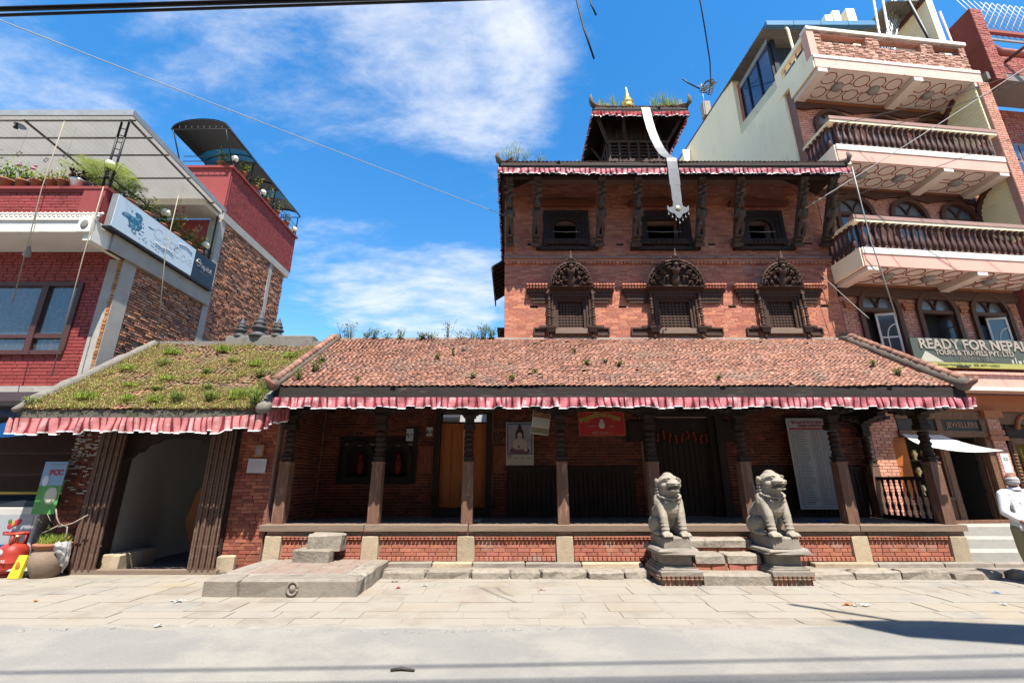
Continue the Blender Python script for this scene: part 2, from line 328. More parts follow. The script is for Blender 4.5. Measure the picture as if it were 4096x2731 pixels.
def bricks(M, W, z0, z1, holes=(), bl=.21, bh=.058, gap=.008, dep=.05, jit=.006, proud=.02, skip=0, u0=0, clip=None):
    """matrices of the bricks of a wall in frame M: u from u0 to W, holes as (u0, u1, z0, z1)"""
    out = []; z = z0; row = 0; MR = M.copy()
    d3 = Vector((M[0][1], M[1][1], 0)); u3 = Vector((M[0][0], M[1][0], 0)); nrm = Vector((-u3.y, u3.x, 0)).normalized()
    if nrm.dot(d3) < 0: nrm = -nrm
    for i in range(3): MR[i][1] = nrm[i]
    n = max(1, round((z1 - z0) / (bh + gap))); h = (z1 - z0) / n
    for row in range(n):
        z = z0 + row * h
        for p, q in spans(u0, W, [(a, b) for a, b, c, d in holes if c < z + h * .6 and d > z + h * .4]):
            x = p
            first = (bl + gap) * (.5 if row % 2 else 1) * random.uniform(.85, 1.1)
            while x < q - .03:
                l = first if x == p else (bl + gap) * random.choice((1, 1, 1, .92, 1.07, .55))
                e = min(x + l, q)
                if q - e < .06: e = q
                cx = (x + e) / 2; cz = z + h / 2
                if random.random() >= skip and (clip is None or clip(cx, cz)):
                    pr = proud + random.uniform(-jit, jit)
                    out.append(MR @ T(cx, dep / 2 - pr, cz) @ Matrix.Rotation(random.uniform(-.006, .006), 4, 'Y') @ Matrix.Diagonal((e - x - gap, dep, h - gap, 1)))
                x = e
    return out
def holed(mb, W, z0, z1, d0, d1, holes=(), u0=0, mi=0):
    us = sorted({u0, W, *[h[0] for h in holes], *[h[1] for h in holes]}); zs = sorted({z0, z1, *[h[2] for h in holes], *[h[3] for h in holes]})
    us = [u for u in us if u0 <= u <= W]; zs = [z for z in zs if z0 <= z <= z1]
    for i in range(len(us) - 1):
        j = 0
        while j < len(zs) - 1:
            def solid(jj):
                cu = (us[i] + us[i + 1]) / 2; cz = (zs[jj] + zs[jj + 1]) / 2
                return not any(h[0] < cu < h[1] and h[2] < cz < h[3] for h in holes)
            if solid(j):
                k = j
                while k + 1 < len(zs) - 1 and solid(k + 1): k += 1
                mb.box(us[i], us[i + 1], d0, d1, zs[j], zs[k + 1], mi); j = k + 1
            else: j += 1
    return mb
def arc(cx, cz, rx, rz, a0, a1, n): return [(cx + rx * math.cos(R(a0 + (a1 - a0) * i / n)), cz + rz * math.sin(R(a0 + (a1 - a0) * i / n))) for i in range(n + 1)]
# ---- foliage
ZX = ['at the far left of', 'left on', 'left of centre on', 'at the centre of', 'right of centre on', 'right on', 'at the far right of']; ZT = ['by the eave', 'low down', 'halfway up', 'near the ridge']; USED = {}
def place(base, roof, x, x0, x1, t=None, tm=1):
    k = min(6, int(7 * (x - x0) / (x1 - x0))); lb = base + ' ' + ZX[k] + ' ' + roof + ((', ' + ZT[min(3, int(4 * t / tm))]) if t is not None else '')
    USED[lb] = USED.get(lb, 0) + 1
    return lb if USED[lb] == 1 else lb + [', second', ', third', ', fourth', ', fifth'][USED[lb] - 2]
def blades(mb, c, r, n, h0, h1, wd=.012, lean=.5, mi=0):
    for _ in range(n):
        a = random.uniform(0, 6.28); q = r * math.sqrt(random.random()); x = c[0] + q * math.cos(a); y = c[1] + q * math.sin(a)
        h = random.uniform(h0, h1); b = random.uniform(0, 6.28); l = h * random.uniform(0, lean); dx, dy = math.cos(b), math.sin(b)
        wx, wy = -dy * wd / 2, dx * wd / 2; z = c[2]
        mb.add([(x - wx, y - wy, z), (x + wx, y + wy, z), (x + wx * .7 + dx * l * .4, y + wy * .7 + dy * l * .4, z + h * .6), (x - wx * .7 + dx * l * .4, y - wy * .7 + dy * l * .4, z + h * .6), (x + dx * l, y + dy * l, z + h)], [(0, 1, 2, 3), (3, 2, 4)], False, mi)
def leaves(mb, c, r, n, s0, s1, mi=None, nm=4, flatten=1):
    for _ in range(n):
        while True:
            p = Vector((random.uniform(-1, 1), random.uniform(-1, 1), random.uniform(-1, 1)))
            if p.length < 1: break
        p = Vector((c[0] + p.x * r[0], c[1] + p.y * r[1], c[2] + p.z * r[2])); s = random.uniform(s0, s1)
        q = Matrix.Rotation(random.uniform(0, 6.28), 4, 'Z') @ Matrix.Rotation(random.uniform(-1.1, 1.1), 4, 'X')
        mb.add([(-s * .22, 0, 0), (0, -s * .5, .0), (s * .22, 0, 0), (0, s * .5, -s * .08)], [(0, 1, 2, 3)], False, random.randrange(nm) if mi is None else mi, T(*p) @ q)
def clump(c, r, h, label, group, kind='leaf', n=120, s=(.03, .07), name='weed_clump', cat='weed', mix=(0, 0, 1)):
    """a weed: stems and leaves"""
    o = root(name, label, cat, c, group)
    st = MB()
    for _ in range(max(5, n // 10)):
        a = random.uniform(0, 6.28); q = r * random.random(); e = (c[0] + q * math.cos(a), c[1] + q * math.sin(a), c[2] + h * random.uniform(.5, 1.1))
        b0 = (c[0] + q * .25 * math.cos(a), c[1] + q * .25 * math.sin(a), c[2] - .02)
        st.tube([b0, ((b0[0] + e[0]) / 2, (b0[1] + e[1]) / 2, (b0[2] + e[2]) / 2 + .02), e], .0035, 3)
    st.build('stem', leafs[1], o)
    lf = MB()
    if kind == 'grass': blades(lf, c, r, n, h * .4, h, .012, .8)
    else:
        for _ in range(n):
            a = random.uniform(0, 6.28); t = random.random(); q = r * (.35 + .65 * t) * math.sqrt(random.random())
            leaves(lf, (c[0] + q * math.cos(a), c[1] + q * math.sin(a), c[2] + h * (t * .95 + .05)), (.02, .02, .02), 1, s[0], s[1], random.choice(mix))
    lf.build('foliage', leafs, o)
    return o
# ---------------------------------------------------------------- ground, road, pavement
MB().box(-900, 900, -60, 1500, -.6, -.03).build('ground', earth, kind='structure')
MB().box(-40, 40, -14, 6.02, -.2, 0).build('road', asph, kind='structure')
pv = MB().box(-16, 16, 6.0, 9.4, -.2, .0005).build('pavement', mat('pavement_dust', (.37, .325, .26), .95, (3, .25), bump=(30, .3), dirt=((.19, .165, .135), 5, .58, .5)), kind='structure')
ps = MB(); ps.rock(-.5, .5, -.5, .5, -.5, .5, .03, .02)
slab_me = [MB().rock(-.5, .5, -.5, .5, -.5, .5, .014, .012).mesh('paving_stone', pave) for _ in range(6)]
rows = [(5.93, 6.18), (6.2, 6.47), (6.49, 6.92), (6.94, 7.36), (7.38, 7.86), (7.88, 8.2), (8.22, 8.5)]
for ri, (a, b) in enumerate(rows):
    x = -11.5
    while x < 11.5:
        l = random.uniform(.38, .85) * (1.15 if ri < 2 else 1)
        cx = x + l / 2; sk = .16 * (cx - 2.5) * (b - a) / 2 if cx > 2.5 else 0     # the slabs fan out towards the right
        if not (ri == 0 and (cx < -6.5 or cx > 5.2)) and random.random() > .02:
            hgt = .05; zt = random.uniform(.004, .009)
            m = T(cx, (a + b) / 2, zt - hgt / 2) @ Matrix.Rotation(random.uniform(-.004, .004), 4, 'Y') @ Matrix.Rotation(random.uniform(-.015, .015), 4, 'Z')
            sh = Matrix.Identity(4); 
            m = m @ sh @ Matrix.Diagonal((l - random.uniform(.004, .014), b - a + random.uniform(-.004, .016), hgt, 1))
            put('paving_stone', random.choice(slab_me), pv, M=m)
        x += l
# crumbled edge of the asphalt and the litter along it
cr_ = MB()
for i in range(60):
    x = -6.6 + 7.2 * random.random(); y = 5.80 + .1 * math.sin(x * 1.3) + random.uniform(-.05, .05); s = random.uniform(.015, .05)
    cr_.rock(x - s, x + s, y - s * .7, y + s * .7, 0, s * .35, s * .3, s * .15)
cr_.build('asphalt_crumbs', asph, kind='stuff', label='loose crumbs of asphalt along the pavement edge')
gutter = MB()
def gut(u, v):
    x = -6.4 + 14 * u; wv = .05 * math.sin(x * 2.1) + .04 * math.sin(x * 5.3 + 1)
    return (x, 5.80 + wv + v * (.24 - wv), -.004 + .010 * math.sin(v * 3.14))
gutter.grid(gut, 90, 4)
gutter.build('road_edge', mat('dusty_edge', (.38, .345, .29), .95, (3, .2), bump=(40, .5), dirt=((.30, .28, .25), 4, .5, .7)), kind='structure')
litter = [('crumpled white paper scrap by the stone platform', (-4.55, 6.95), (.75, .75, .72)), ('orange marigold scrap on the pavement at left', (-6.5, 6.95), (.75, .25, .03)),
          ('orange offering on the paving right of the lions', (4.45, 6.78), (.8, .24, .04)), ('pale tissue beside the orange offering', (4.62, 6.74), (.75, .68, .66)), ('dark stick lying on the asphalt', (-.95, 4.62), (.05, .045, .04)),
          ('white wrapper on the road edge at left', (-4.0, 5.86), (.72, .72, .70)), ('brown leaf on the paving by the kerb', (-1.9, 8.2), (.25, .12, .05)), ('small blue wrapper near the kerb end', (7.1, 7.45), (.10, .25, .7)),
          ('white scrap on the paving below the kerb', (-1.35, 7.9), (.75, .74, .7)), ('red petal on the paving by the kerb', (-1.75, 7.75), (.55, .06, .05)), ('white wrapper on the paving at far right', (6.55, 6.8), (.72, .72, .7)), ('pink petal on the paving below the porch', (.45, 7.6), (.7, .25, .3))]
for i, (lb, (x, y), c) in enumerate(litter):
    b = MB(); s = .13 if 'paper scrap' in lb else (.11 if 'offering' in lb else .05)
    if 'stick' in lb: b.tube([(x - .11, y, .012), (x - .02, y + .02, .018), (x + .1, y - .005, .012)], [.012, .018, .01], 5)
    else:
        k = 9 if s > .1 else 4
        for _ in range(k):
            a = random.uniform(0, 6.3); q = random.uniform(0, s); zz = .012 + random.uniform(0, .012); e = random.uniform(.015, .035)
            b.add([(-e, -e * .6, 0), (e, -e * .5, .006), (e * .8, e * .6, .002), (-e * .9, e * .5, .012)], [(0, 1, 2, 3)], False, 0, T(x + q * math.cos(a), y + q * math.sin(a) * .6, zz) @ RZ(a))
    b.build('stick' if 'stick' in lb else 'litter', flat('litter_%d' % i, c), label=lb, cat='litter')

# ---------------------------------------------------------------- kerb and raised stone edge before the porch
kb = MB().box(-2.28, 9.3, 8.62, 8.95, -.05, .118).build('kerb', stone, kind='structure')
def kerb_run(x, xe, y0, y1, z1):
    while x < xe - .1:
        l = min(random.uniform(.45, .95), xe - x)
        b = MB(); b.rock(x + .008, x + l - .008, y0 + random.uniform(-.03, .03), y1, -.02, z1 + random.uniform(-.012, .012), .03, .018)
        b.build('kerb_stone', stone_c, kb); x += l
kerb_run(-2.2, 2.36, 8.42, 8.66, .125); kerb_run(4.78, 8.2, 8.36, 8.66, .13)
MB().rock(8.3, 8.75, 8.22, 8.5, 0, .17, .05, .03).build('kerb_stone', stone_c, kb)
x = -2.2
while x < 9.2:
    l = random.uniform(.7, 1.2); e = min(x + l, 9.25)
    if not (e > 2.5 and x < 4.8): MB().rock(x + .005, e - .005, 8.80, 8.97, .1, .195 + random.uniform(-.005, .005), .015, .006).build('ledge_stone', stone_y if random.random() < .5 else stone, kb)
    x = e

# ---------------------------------------------------------------- porch building
FL = .81                                             # porch floor
PX = [-4.35, -2.58, -.84, .96, 2.71, 4.48, 6.33, 8.11]
PB = root('porch_building', 'long low tile-roofed brick porch with carved wooden posts and raised plinth', 'building', (2, 9, 0))
MB().box(-4.5, 8.3, 9.0, 11.0, 0, .70).build('plinth', mortar_t, PB)
MB().box(-4.5, 8.3, 9.23, 10.9, .70, FL - .004).build('porch_floor', mat('clay_floor', (.21, .15, .12), .9, (2, .3), dirt=((.34, .29, .24), 1.2, .55, .6)), PB)
scal = MB(); scal.lathe((0, 0, 0), [(.5, -.5), (.5, -.1), (.3, .2), (.5, .35), (.5, .5)], 10); scal_me = scal.mesh('scallop_tile', brick_p)
for i in range(len(PX)):
    p = PX[i]
    b = MB(); b.rock(p - .155, p + .155, 8.93, 9.2, .17, .615, .012, .008); b.build('plinth_stone', stone_y, PB)
    if i == len(PX) - 1: break
    x0, x1 = p + .165, PX[i + 1] - .165
    M = T(0, 8.99, 0)
    pieces(PB, 'brick', brick_p, bricks(M, x1, .275, .545, bl=.22, bh=.062, u0=x0, dep=.05, proud=.012, jit=.003, gap=.006), 'bricks')
    n = round((x1 - x0) / .085); st = (x1 - x0) / n
    pieces(PB, 'dentil_tile', brick_p, [T(x0 + (k + .5) * st, 8.965, .235) @ Matrix.Diagonal((st - .012, .06, .062, 1)) for k in range(n)], 'dentil_tiles')
    n = round((x1 - x0) / .075); st = (x1 - x0) / n
    pieces(PB, 'scallop_tile', brick_p, [T(x0 + (k + .5) * st, 8.97, .572) @ Matrix.Diagonal((st * .98, .07, .045, 1)) for k in range(n)], 'scallop_tiles', me=scal_me)
    MB().box(x0, x1, 8.945, 9.0, .596, .618).build('moulding', brick_p, PB)
    b = MB(); b.box(x0, x1, 8.955, 9.0, .625, .69)
    for k in range(int((x1 - x0) / .06)):
        for zz in (.642, .672): b.add([(-.025, 0, 0), (0, -.008, -.012), (.025, 0, 0), (0, -.008, .012)], [(0, 1, 2, 3)], False, 0, T(x0 + .03 + k * .06 + (.03 if zz > .65 else 0), 8.953, zz))
    b.build('carved_strip', wood_h, PB)
b0 = -4.62
for e in (-2.7, -.8, 2.55, 6.35, 8.32):
    b = MB(); b.rock(b0 + .003, e - .003, 8.90, 9.25, .70, FL + random.uniform(-.003, .004), .012, .005); b.build('sill_beam', wood_h, PB); b0 = e
# posts: square shaft, turned and ringed upper half, stepped bracket capital
def post_parts(h=2.12):
    s = MB(); s.sqlathe((0, 0, 0), [(.105, 0), (.103, .5), (.098, 1.07), (.108, 1.085), (.108, 1.12)])
    c = MB(); z = 1.12; prof = []
    c.sqlathe((0, 0, 0), [(.085, 1.12), (.085, 1.18), (.10, 1.19), (.10, 1.215), (.085, 1.22)])
    for k in range(5): prof += [(.078, 1.22 + k * .1), (.098, 1.245 + k * .1), (.1, 1.27 + k * .1), (.08, 1.30 + k * .1)]
    c.lathe((0, 0, 0), prof, 12)
    c.sqlathe((0, 0, 0), [(.07, 1.72), (.105, 1.735), (.105, 1.83), (.085, 1.84), (.085, 1.95), (.12, 1.97), (.12, 2.02)])
    k = MB(); k.prism([(-.62, .16), (-.62, .09), (-.5, .075), (-.46, .04), (-.36, .055), (-.31, .01), (-.2, .02), (-.15, -.03), (.15, -.03), (.2, .02), (.31, .01), (.36, .055), (.46, .04), (.5, .075), (.62, .09), (.62, .16)], -.09, .09, 'y', 0, T(0, 0, 2.04))
    for sx in (-1, 1):
        for q in range(3): k.ell((sx * (.22 + q * .14), -.095, 2.10 + q * .02), (.06, .025, .035), 8, 6)
    return s.mesh('shaft', wood_post), c.mesh('carved_shaft', wood_d), k.mesh('bracket', wood_d)
pm = post_parts()
for i, p in enumerate(PX):
    for yy in ((9.1, 10.62) if i == 7 else (9.1,)):
        M = T(p, yy, FL); s = put('post', pm[0], PB, M=M)
        put('carved_shaft', pm[1], s, M=M); put('bracket', pm[2], s, M=M)
        if i == 7: put('bracket', pm[2], s, M=M @ RZ(R(90)))
MB().box(-4.6, 8.4, 8.99, 9.21, FL + 2.2, FL + 2.36).build('lintel_beam', wood_d, PB)
MB().box(8.0, 8.22, 9.22, 10.7, FL + 2.2, FL + 2.36).build('lintel_beam', wood_d, PB)
# back wall, with the doorway and its open transom
BW = 10.75
holes = [(-1.66, -.6, 1.0, 3.1), (3.2, 4.75, FL, 3.0), (-3.86, -3.2, 1.62, 2.35), (-2.98, -2.32, 1.62, 2.35)]
b = MB(T(0, BW, 0)); holed(b, 8.3, 0, 4.0, .03, .3, holes, u0=-4.5); b.build('back_wall', mortar_t, PB)
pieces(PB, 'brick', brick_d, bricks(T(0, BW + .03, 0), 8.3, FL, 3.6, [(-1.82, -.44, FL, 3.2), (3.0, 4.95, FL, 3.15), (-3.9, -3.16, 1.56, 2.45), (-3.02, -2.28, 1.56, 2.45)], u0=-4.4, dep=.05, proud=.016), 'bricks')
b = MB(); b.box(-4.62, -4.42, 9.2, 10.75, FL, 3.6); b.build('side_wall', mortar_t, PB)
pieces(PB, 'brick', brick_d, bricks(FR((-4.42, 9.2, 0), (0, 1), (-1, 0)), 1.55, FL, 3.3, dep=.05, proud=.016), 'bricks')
# orange panelled double door with pale transom
D = MB()
D.box(-1.80, -1.66, BW - .06, BW + .2, FL, 3.22); D.box(-.60, -.46, BW - .06, BW + .2, FL, 3.22); D.box(-1.66, -.6, BW - .06, BW + .2, 3.1, 3.22); D.box(-1.66, -.6, BW - .1, BW + .2, FL, 1.0)
dr = D.build('door_frame', wood_d, PB)
for x0, x1 in ((-1.655, -1.13), (-1.125, -.605)):
    b = MB(); b.box(x0, x1, BW + .06, BW + .1, 1.0, 2.86)
    for z0, z1 in ((1.1, 1.62), (1.75, 2.2), (2.3, 2.76)):
        for q0, q1 in ((x0 + .06, (x0 + x1) / 2 - .02), ((x0 + x1) / 2 + .02, x1 - .06)): b.box(q0, q1, BW + .04, BW + .061, z0, z1)
    b.build('door_leaf', wood_o, dr)
MB().box(-1.65, -.61, BW + .05, BW + .09, 2.862, 2.90).build('transom_bar', wood_d, dr)
# dark main door with garlands, dark lattice panels
D = MB(); D.box(3.05, 3.22, BW - .1, BW + .2, FL, 3.02); D.box(4.73, 4.9, BW - .1, BW + .2, FL, 3.02); D.box(2.85, 5.1, BW - .12, BW + .2, 3.02, 3.14); D.box(2.7, 3.05, BW - .08, BW + .03, 2.45, 2.9); D.box(4.9, 5.25, BW - .08, BW + .03, 2.45, 2.9)
D.box(3.22, 3.35, BW - .02, BW + .18, FL, 3.0); D.box(4.6, 4.73, BW - .02, BW + .18, FL, 3.0)
d2 = D.build('main_door_frame', wood_d, PB)
for x0, x1 in ((3.36, 3.97), (3.98, 4.59)):
    b = MB(); b.box(x0, x1, BW + .1, BW + .15, FL, 2.99)
    for k in range(5): b.box(x0 + .03 + k * .12, x0 + .13 + k * .12, BW + .085, BW + .101, FL + .1, 2.6)
    b.build('door_leaf', wood_d, d2)
for k in range(9):
    xx = 3.4 + k * .145; b = MB()
    for q in range(3): b.ell((xx + random.uniform(-.02, .02), BW + .06, 2.62 - q * .07 + .05 * math.sin(k * 1.5)), (.03, .02, .035), 7, 5)
    b.build('garland', flat('marigold', (.45, .07, .02)), d2)
for x0, x1 in ((-.12, 1.0), (1.25, 2.78), (5.4, 8.0)):
    b = MB(); b.box(x0, x1, BW - .03, BW + .02, FL, 1.82); b.box(x0 - .05, x1 + .05, BW - .07, BW + .02, 1.8, 1.88)
    pn = b.build('panel_screen', wood_d, PB); k = x0 + .05
    while k < x1 - .09:
        MB().box(k, k + .085, BW - .05, BW - .031, FL + .05, 1.75).build('slat', wood_d, pn); k += .105
# two arched niches with soot and vermilion
for cx in (-3.53, -2.65):
    b = MB(); b.box(cx - .4, cx + .4, BW + .17, BW + .25, 1.55, 2.45)
    ni = b.build('niche_back', dark, PB); q_ = MB(); holed(q_, cx + .46, 1.5, 2.56, BW + .002, BW + .012, [(cx - .34, cx + .34, 1.6, 2.4)], u0=cx - .46); q_.build('sooty_plaster', dark, ni)
    b = MB(); o_ = [(cx - .36, 1.58)] + [(cx - .36, 2.1)] + arc(cx, 2.1, .36, .36, 180, 0, 12)[1:] + [(cx + .36, 1.58)]
    i_ = [(cx - .26, 1.66)] + [(cx - .26, 2.1)] + arc(cx, 2.1, .26, .26, 180, 0, 12)[1:] + [(cx + .26, 1.66)]
    n = len(o_); vs = [(p[0], y, p[1]) for y in (BW - .06, BW + .1) for p in (o_ + i_)]
    fs = [(k, k + 1, n + k + 1, n + k) for k in range(n - 1)] + [(n + k, n + k + 1, 3 * n + k + 1, 3 * n + k) for k in range(n - 1)] + [(k + 1, k, 2 * n + k, 2 * n + k + 1) for k in range(n - 1)]
    b.add(vs, fs); b.box(cx - .4, cx + .4, BW - .09, BW + .16, 1.55, 1.66); b.build('niche_frame', dark, ni)
    b = MB(); b.ell((cx + .02, BW + .12, 1.9), (.10, .06, .2), 10, 8); b.ell((cx + .02, BW + .1, 2.12), (.06, .05, .07), 10, 8); b.build('idol', flat('vermilion_stone', (.20, .02, .015)), ni)
# railing at the right end
b = MB(); b.box(8.06, 8.16, 9.2, 10.52, FL + .78, FL + .85); b.box(8.06, 8.16, 9.2, 10.52, FL, FL + .07); rl = b.build('railing', wood_d, PB)
bal = [(.028, 0), (.028, .08), (.018, .09), (.034, .16), (.036, .22), (.016, .29), (.026, .31), (.016, .33), (.034, .42), (.02, .5), (.014, .56), (.024, .6), (.018, .64), (.028, .66), (.028, .72)]
bm_ = MB().lathe((0, 0, 0), bal, 10).mesh('baluster', wood_d)
for k in range(8): put('baluster', bm_, rl, M=T(8.11, 9.32 + k * .155, FL + .065))
# roof of the porch
E = Vector((0, 8.22, 3.25)); RG = Vector((0, 10.76, 4.93)); X0, X1 = -4.36, 8.30
sl = (RG - E); SL = sl.length; sd_ = sl.normalized(); nr = Vector((0, -sd_.z, sd_.y))
rf = MB(); th = .07
rf.add([(X0, *(E - nr * th)[1:]), (X1, *(E - nr * th)[1:]), (X1, *(RG - nr * th)[1:]), (X0, *(RG - nr * th)[1:]), (X0, *(E - nr * .02)[1:]), (X1, *(E - nr * .02)[1:]), (X1, *(RG - nr * .02)[1:]), (X0, *(RG - nr * .02)[1:])],
       [(0, 3, 2, 1), (4, 5, 6, 7), (0, 1, 5, 4), (1, 2, 6, 5), (2, 3, 7, 6), (3, 0, 4, 7)])
ROOF = rf.build('roof', wood_d, PB)
def tile_mesh(m, name='roof_tile'):
    pr = [(-.5, .0), (-.22, .30), (.1, .62), (.38, .5), (.5, .05)]; vs = []
    for y, dz in ((-.5, 0), (.72, -.45)):
        for x, z in pr: vs.append((x, y, z + dz))
    vs += [(x, -.5, z - .42) for x, z in pr]
    fs = [(i, i + 1, i + 6, i + 5) for i in range(4)] + [(10 + i, 11 + i, i + 1, i) for i in range(4)]
    return MB().add(vs, fs).mesh(name, m)
def tiles(E, sd, nr, x0, x1, SL, tw, tl, hgt=.03, wob=.0, jit=1.0, udir=Vector((1, 0, 0)), skip=.004):
    out = []; nc = round((x1 - x0) / tw); nrw = round(SL / tl); tw = (x1 - x0) / nc; tl = SL / nrw
    rot = Matrix(((udir.x, sd.x, nr.x), (udir.y, sd.y, nr.y), (udir.z, sd.z, nr.z))).to_4x4()
    for r in range(nrw):
        off = random.uniform(-.012, .012)
        for c in range(nc):
            if random.random() < skip: continue
            u = x0 + (c + .5) * tw + off + .02 * mnoise.noise((c * .09, r * .35, 7)) + .016 * math.sin(r * .5 + c * .07) + random.uniform(-.004, .004) * jit
            s = (r + .5) * tl + random.uniform(-.009, .009) * jit + .035 * mnoise.noise((c * .06, r * .12, 2)) - (.03 if random.random() < .015 else 0)
            p = E + udir * u + sd * s + nr * (.004 + wob * (mnoise.noise((u * .8, s * .8, 3.1)) * .5) + random.uniform(-.003, .004) * jit)
            out.append(T(*p) @ rot @ Matrix.Rotation(random.uniform(-.06, .06) * jit, 4, 'Z') @ Matrix.Rotation(random.uniform(-.03, .05) * jit, 4, 'X') @ Matrix.Diagonal((tw * .98, tl, hgt, 1)))
    return out
tm1 = tile_mesh(tile_m); tm2 = tile_mesh(tile_moss)
pieces(ROOF, 'roof_tile', tile_m, tiles(E, sd_, nr, X0 + .05, X1 - .05, SL, .098, .083, .034, .05), 'roof_tiles', me=tm1)
# fascia with scalloped lower edge, rafters under the eave
def fascia(x0, x1, y, z0, z1, parent, m=fascia_m, sc_=.09, name='fascia', th=.035):
    pts = [(x0, z1), (x0, z0 + .03)]; n = max(1, round((x1 - x0) / sc_)); st = (x1 - x0) / n
    for k in range(n): pts += [(x0 + (k + .5) * st, z0), (x0 + (k + 1) * st, z0 + .03)]
    pts += [(x1, z1)]
    b = MB(); k = len(pts)
    top = [(p[0], z1) for p in pts]
    vs = [(p[0], y, p[1]) for p in pts] + [(p[0], y, z1) for p in pts] + [(p[0], y + th, p[1]) for p in pts] + [(p[0], y + th, z1) for p in pts]
    fs = []
    for i in range(1, k - 2): fs += [(i, i + 1, k + i + 1, k + i), (2 * k + i + 1, 2 * k + i, 3 * k + i, 3 * k + i + 1), (i + 1, i, 2 * k + i, 2 * k + i + 1), (k + i, k + i + 1, 3 * k + i + 1, 3 * k + i)]
    return b.add(vs, fs).build(name, m, parent)
fascia(X0, X1, 8.225, 2.93, 3.225, PB)
for k in range(34):
    x = X0 + .1 + k * .37
    if x > X1: break
    p = E - nr * .12 + sd_ * .05; q = RG - nr * .12 - sd_ * .25
    MB().tube([(x, p.y, p.z), (x, q.y, q.z)], .045, 4, smooth=False).build('rafter', wood_d, ROOF)
# verges: humped mortar ridges with their cover tiles and curled end pieces
def verge(x, name, parent, w=.16, m=ridge_m, E=E, RG=RG, nr=nr, sd=sd_, SL=SL, up=.10, ext=.12):
    b = MB(); pts = []; n = 26
    for k in range(n + 1):
        t = -ext + (SL + ext + .05) * k / n
        pts.append(E + sd * t + nr * (up * .35 + random.uniform(-.008, .008) + .05 * max(0, (.5 - t)) ** 2) + Vector((x + random.uniform(-.008, .008), 0, 0)))
    b.tube(pts, [w * .62 * random.uniform(.92, 1.08) for _ in pts], 9)
    v = b.build(name, m, parent)
    for k in range(int(SL / .17)):
        t = .1 + k * .17; p = E + sd * t + nr * (up * .35 + w * .55)
        c = MB(); c.tube([Vector((x, 0, 0)) + p - sd * .1, Vector((x, 0, 0)) + p + sd * .1 - nr * .012], [.075, .06], 8); c.build('cover_tile', tile_m, v)
    return v
verge(X0 + .02, 'verge_ridge', PB); vr = verge(X1 - .08, 'verge_ridge', PB, .2)
for x, s in ((X0 + .02, -1), (X1 - .05, 1)):                                  # curled corner tile
    p = E - sd_ * .1; b = MB()
    b.tube([(x, p.y + .2, p.z + .2), (x, p.y + .02, p.z + .07), (x, p.y - .08, p.z + .05), (x + s * .03, p.y - .17, p.z + .1), (x + s * .05, p.y - .2, p.z + .17)], [.075, .075, .06, .045, .025], 8)
    b.build('corner_tile', tile_m, PB)
MB().box(X0, X1, 10.74, 10.9, 4.82, 4.965).build('ridge_cap', mat('ridge_lime', (.50, .44, .38), .95, (5, .25), bump=(30, .3), dirt=(GRIME, 4, .6, .6)), PB)
for x in (X0 + .12, X1 - .16):                                               # gable infill below the verges
    MB().add([(x, 9.2, 3.1), (x, 10.8, 3.1), (x, 10.8, 4.8), (x, 9.2, 3.75), (x + .06, 9.2, 3.1), (x + .06, 10.8, 3.1), (x + .06, 10.8, 4.8), (x + .06, 9.2, 3.75)], [(3, 2, 1, 0), (4, 5, 6, 7), (0, 1, 5, 4), (1, 2, 6, 5), (2, 3, 7, 6), (3, 0, 4, 7)]).build('gable', wood_d, PB)
# valances
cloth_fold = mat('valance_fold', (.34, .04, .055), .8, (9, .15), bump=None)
def valance(name, label, P, Q, h, m, sag=0, pl=.15, amp=.032, ph=0, nrm=None, fold=None):
    """gathered cloth: broad pale panels with narrow dark folds tucked behind them, and a silver hem"""
    P = Vector(P); Q = Vector(Q); Lg = (Q - P).length; u = (Q - P) / Lg; n = nrm or Vector((u.y, -u.x, 0)); rs = random.Random(ph * 7 + int(Lg * 100))
    fold = fold or cloth_fold; body = MB(); trim = MB(); s = 0; vs = []; cols = []
    while s < Lg:
        w = pl * rs.uniform(.55, 1.25); a0 = amp * rs.uniform(.5, 1.3); hh = h * rs.uniform(.84, 1.14); lean = rs.uniform(-.35, .45) * pl; tw_ = rs.uniform(-.3, .5)
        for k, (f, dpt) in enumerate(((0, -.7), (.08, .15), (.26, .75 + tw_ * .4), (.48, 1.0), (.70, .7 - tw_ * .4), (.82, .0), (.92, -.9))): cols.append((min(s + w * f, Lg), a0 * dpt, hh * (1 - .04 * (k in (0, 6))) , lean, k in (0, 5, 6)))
        s += w
    NV = 5; g = []
    for x, dp, hh, lean, fd in cols:
        t = x / Lg; z0 = -sag * (math.sin(math.pi * t) + .35 * math.sin(3 * math.pi * t + 1)); col = []
        for j in range(NV + 1):
            v = (0, .25, .5, .75, .92, 1)[j]
            col.append(P + u * (x + lean * v * v * .6) + n * (dp * (.3 + .7 * v) + .012 * math.sin(x * 9 + v * 4)) + Vector((0, 0, z0 - hh * v)) + (Q - P) * 0)
        g.append(col)
    for i in range(len(cols) - 1):
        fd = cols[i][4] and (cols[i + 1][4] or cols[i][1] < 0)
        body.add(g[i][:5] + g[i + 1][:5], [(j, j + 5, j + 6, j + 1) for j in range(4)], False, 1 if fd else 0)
        trim.add([g[i][4], g[i][5], g[i + 1][4], g[i + 1][5]], [(0, 2, 3, 1)])
    o = body.build(name, [m, fold], label=label, cat='valance'); trim.build('trim', silver, o)
    return o
valance('valance', 'long pink pleated cloth valance with silver hem under the porch eave', (X0 - .02, 8.20, 3.03), (X1 + .12, 8.20, 3.03), .19, cloth_m)

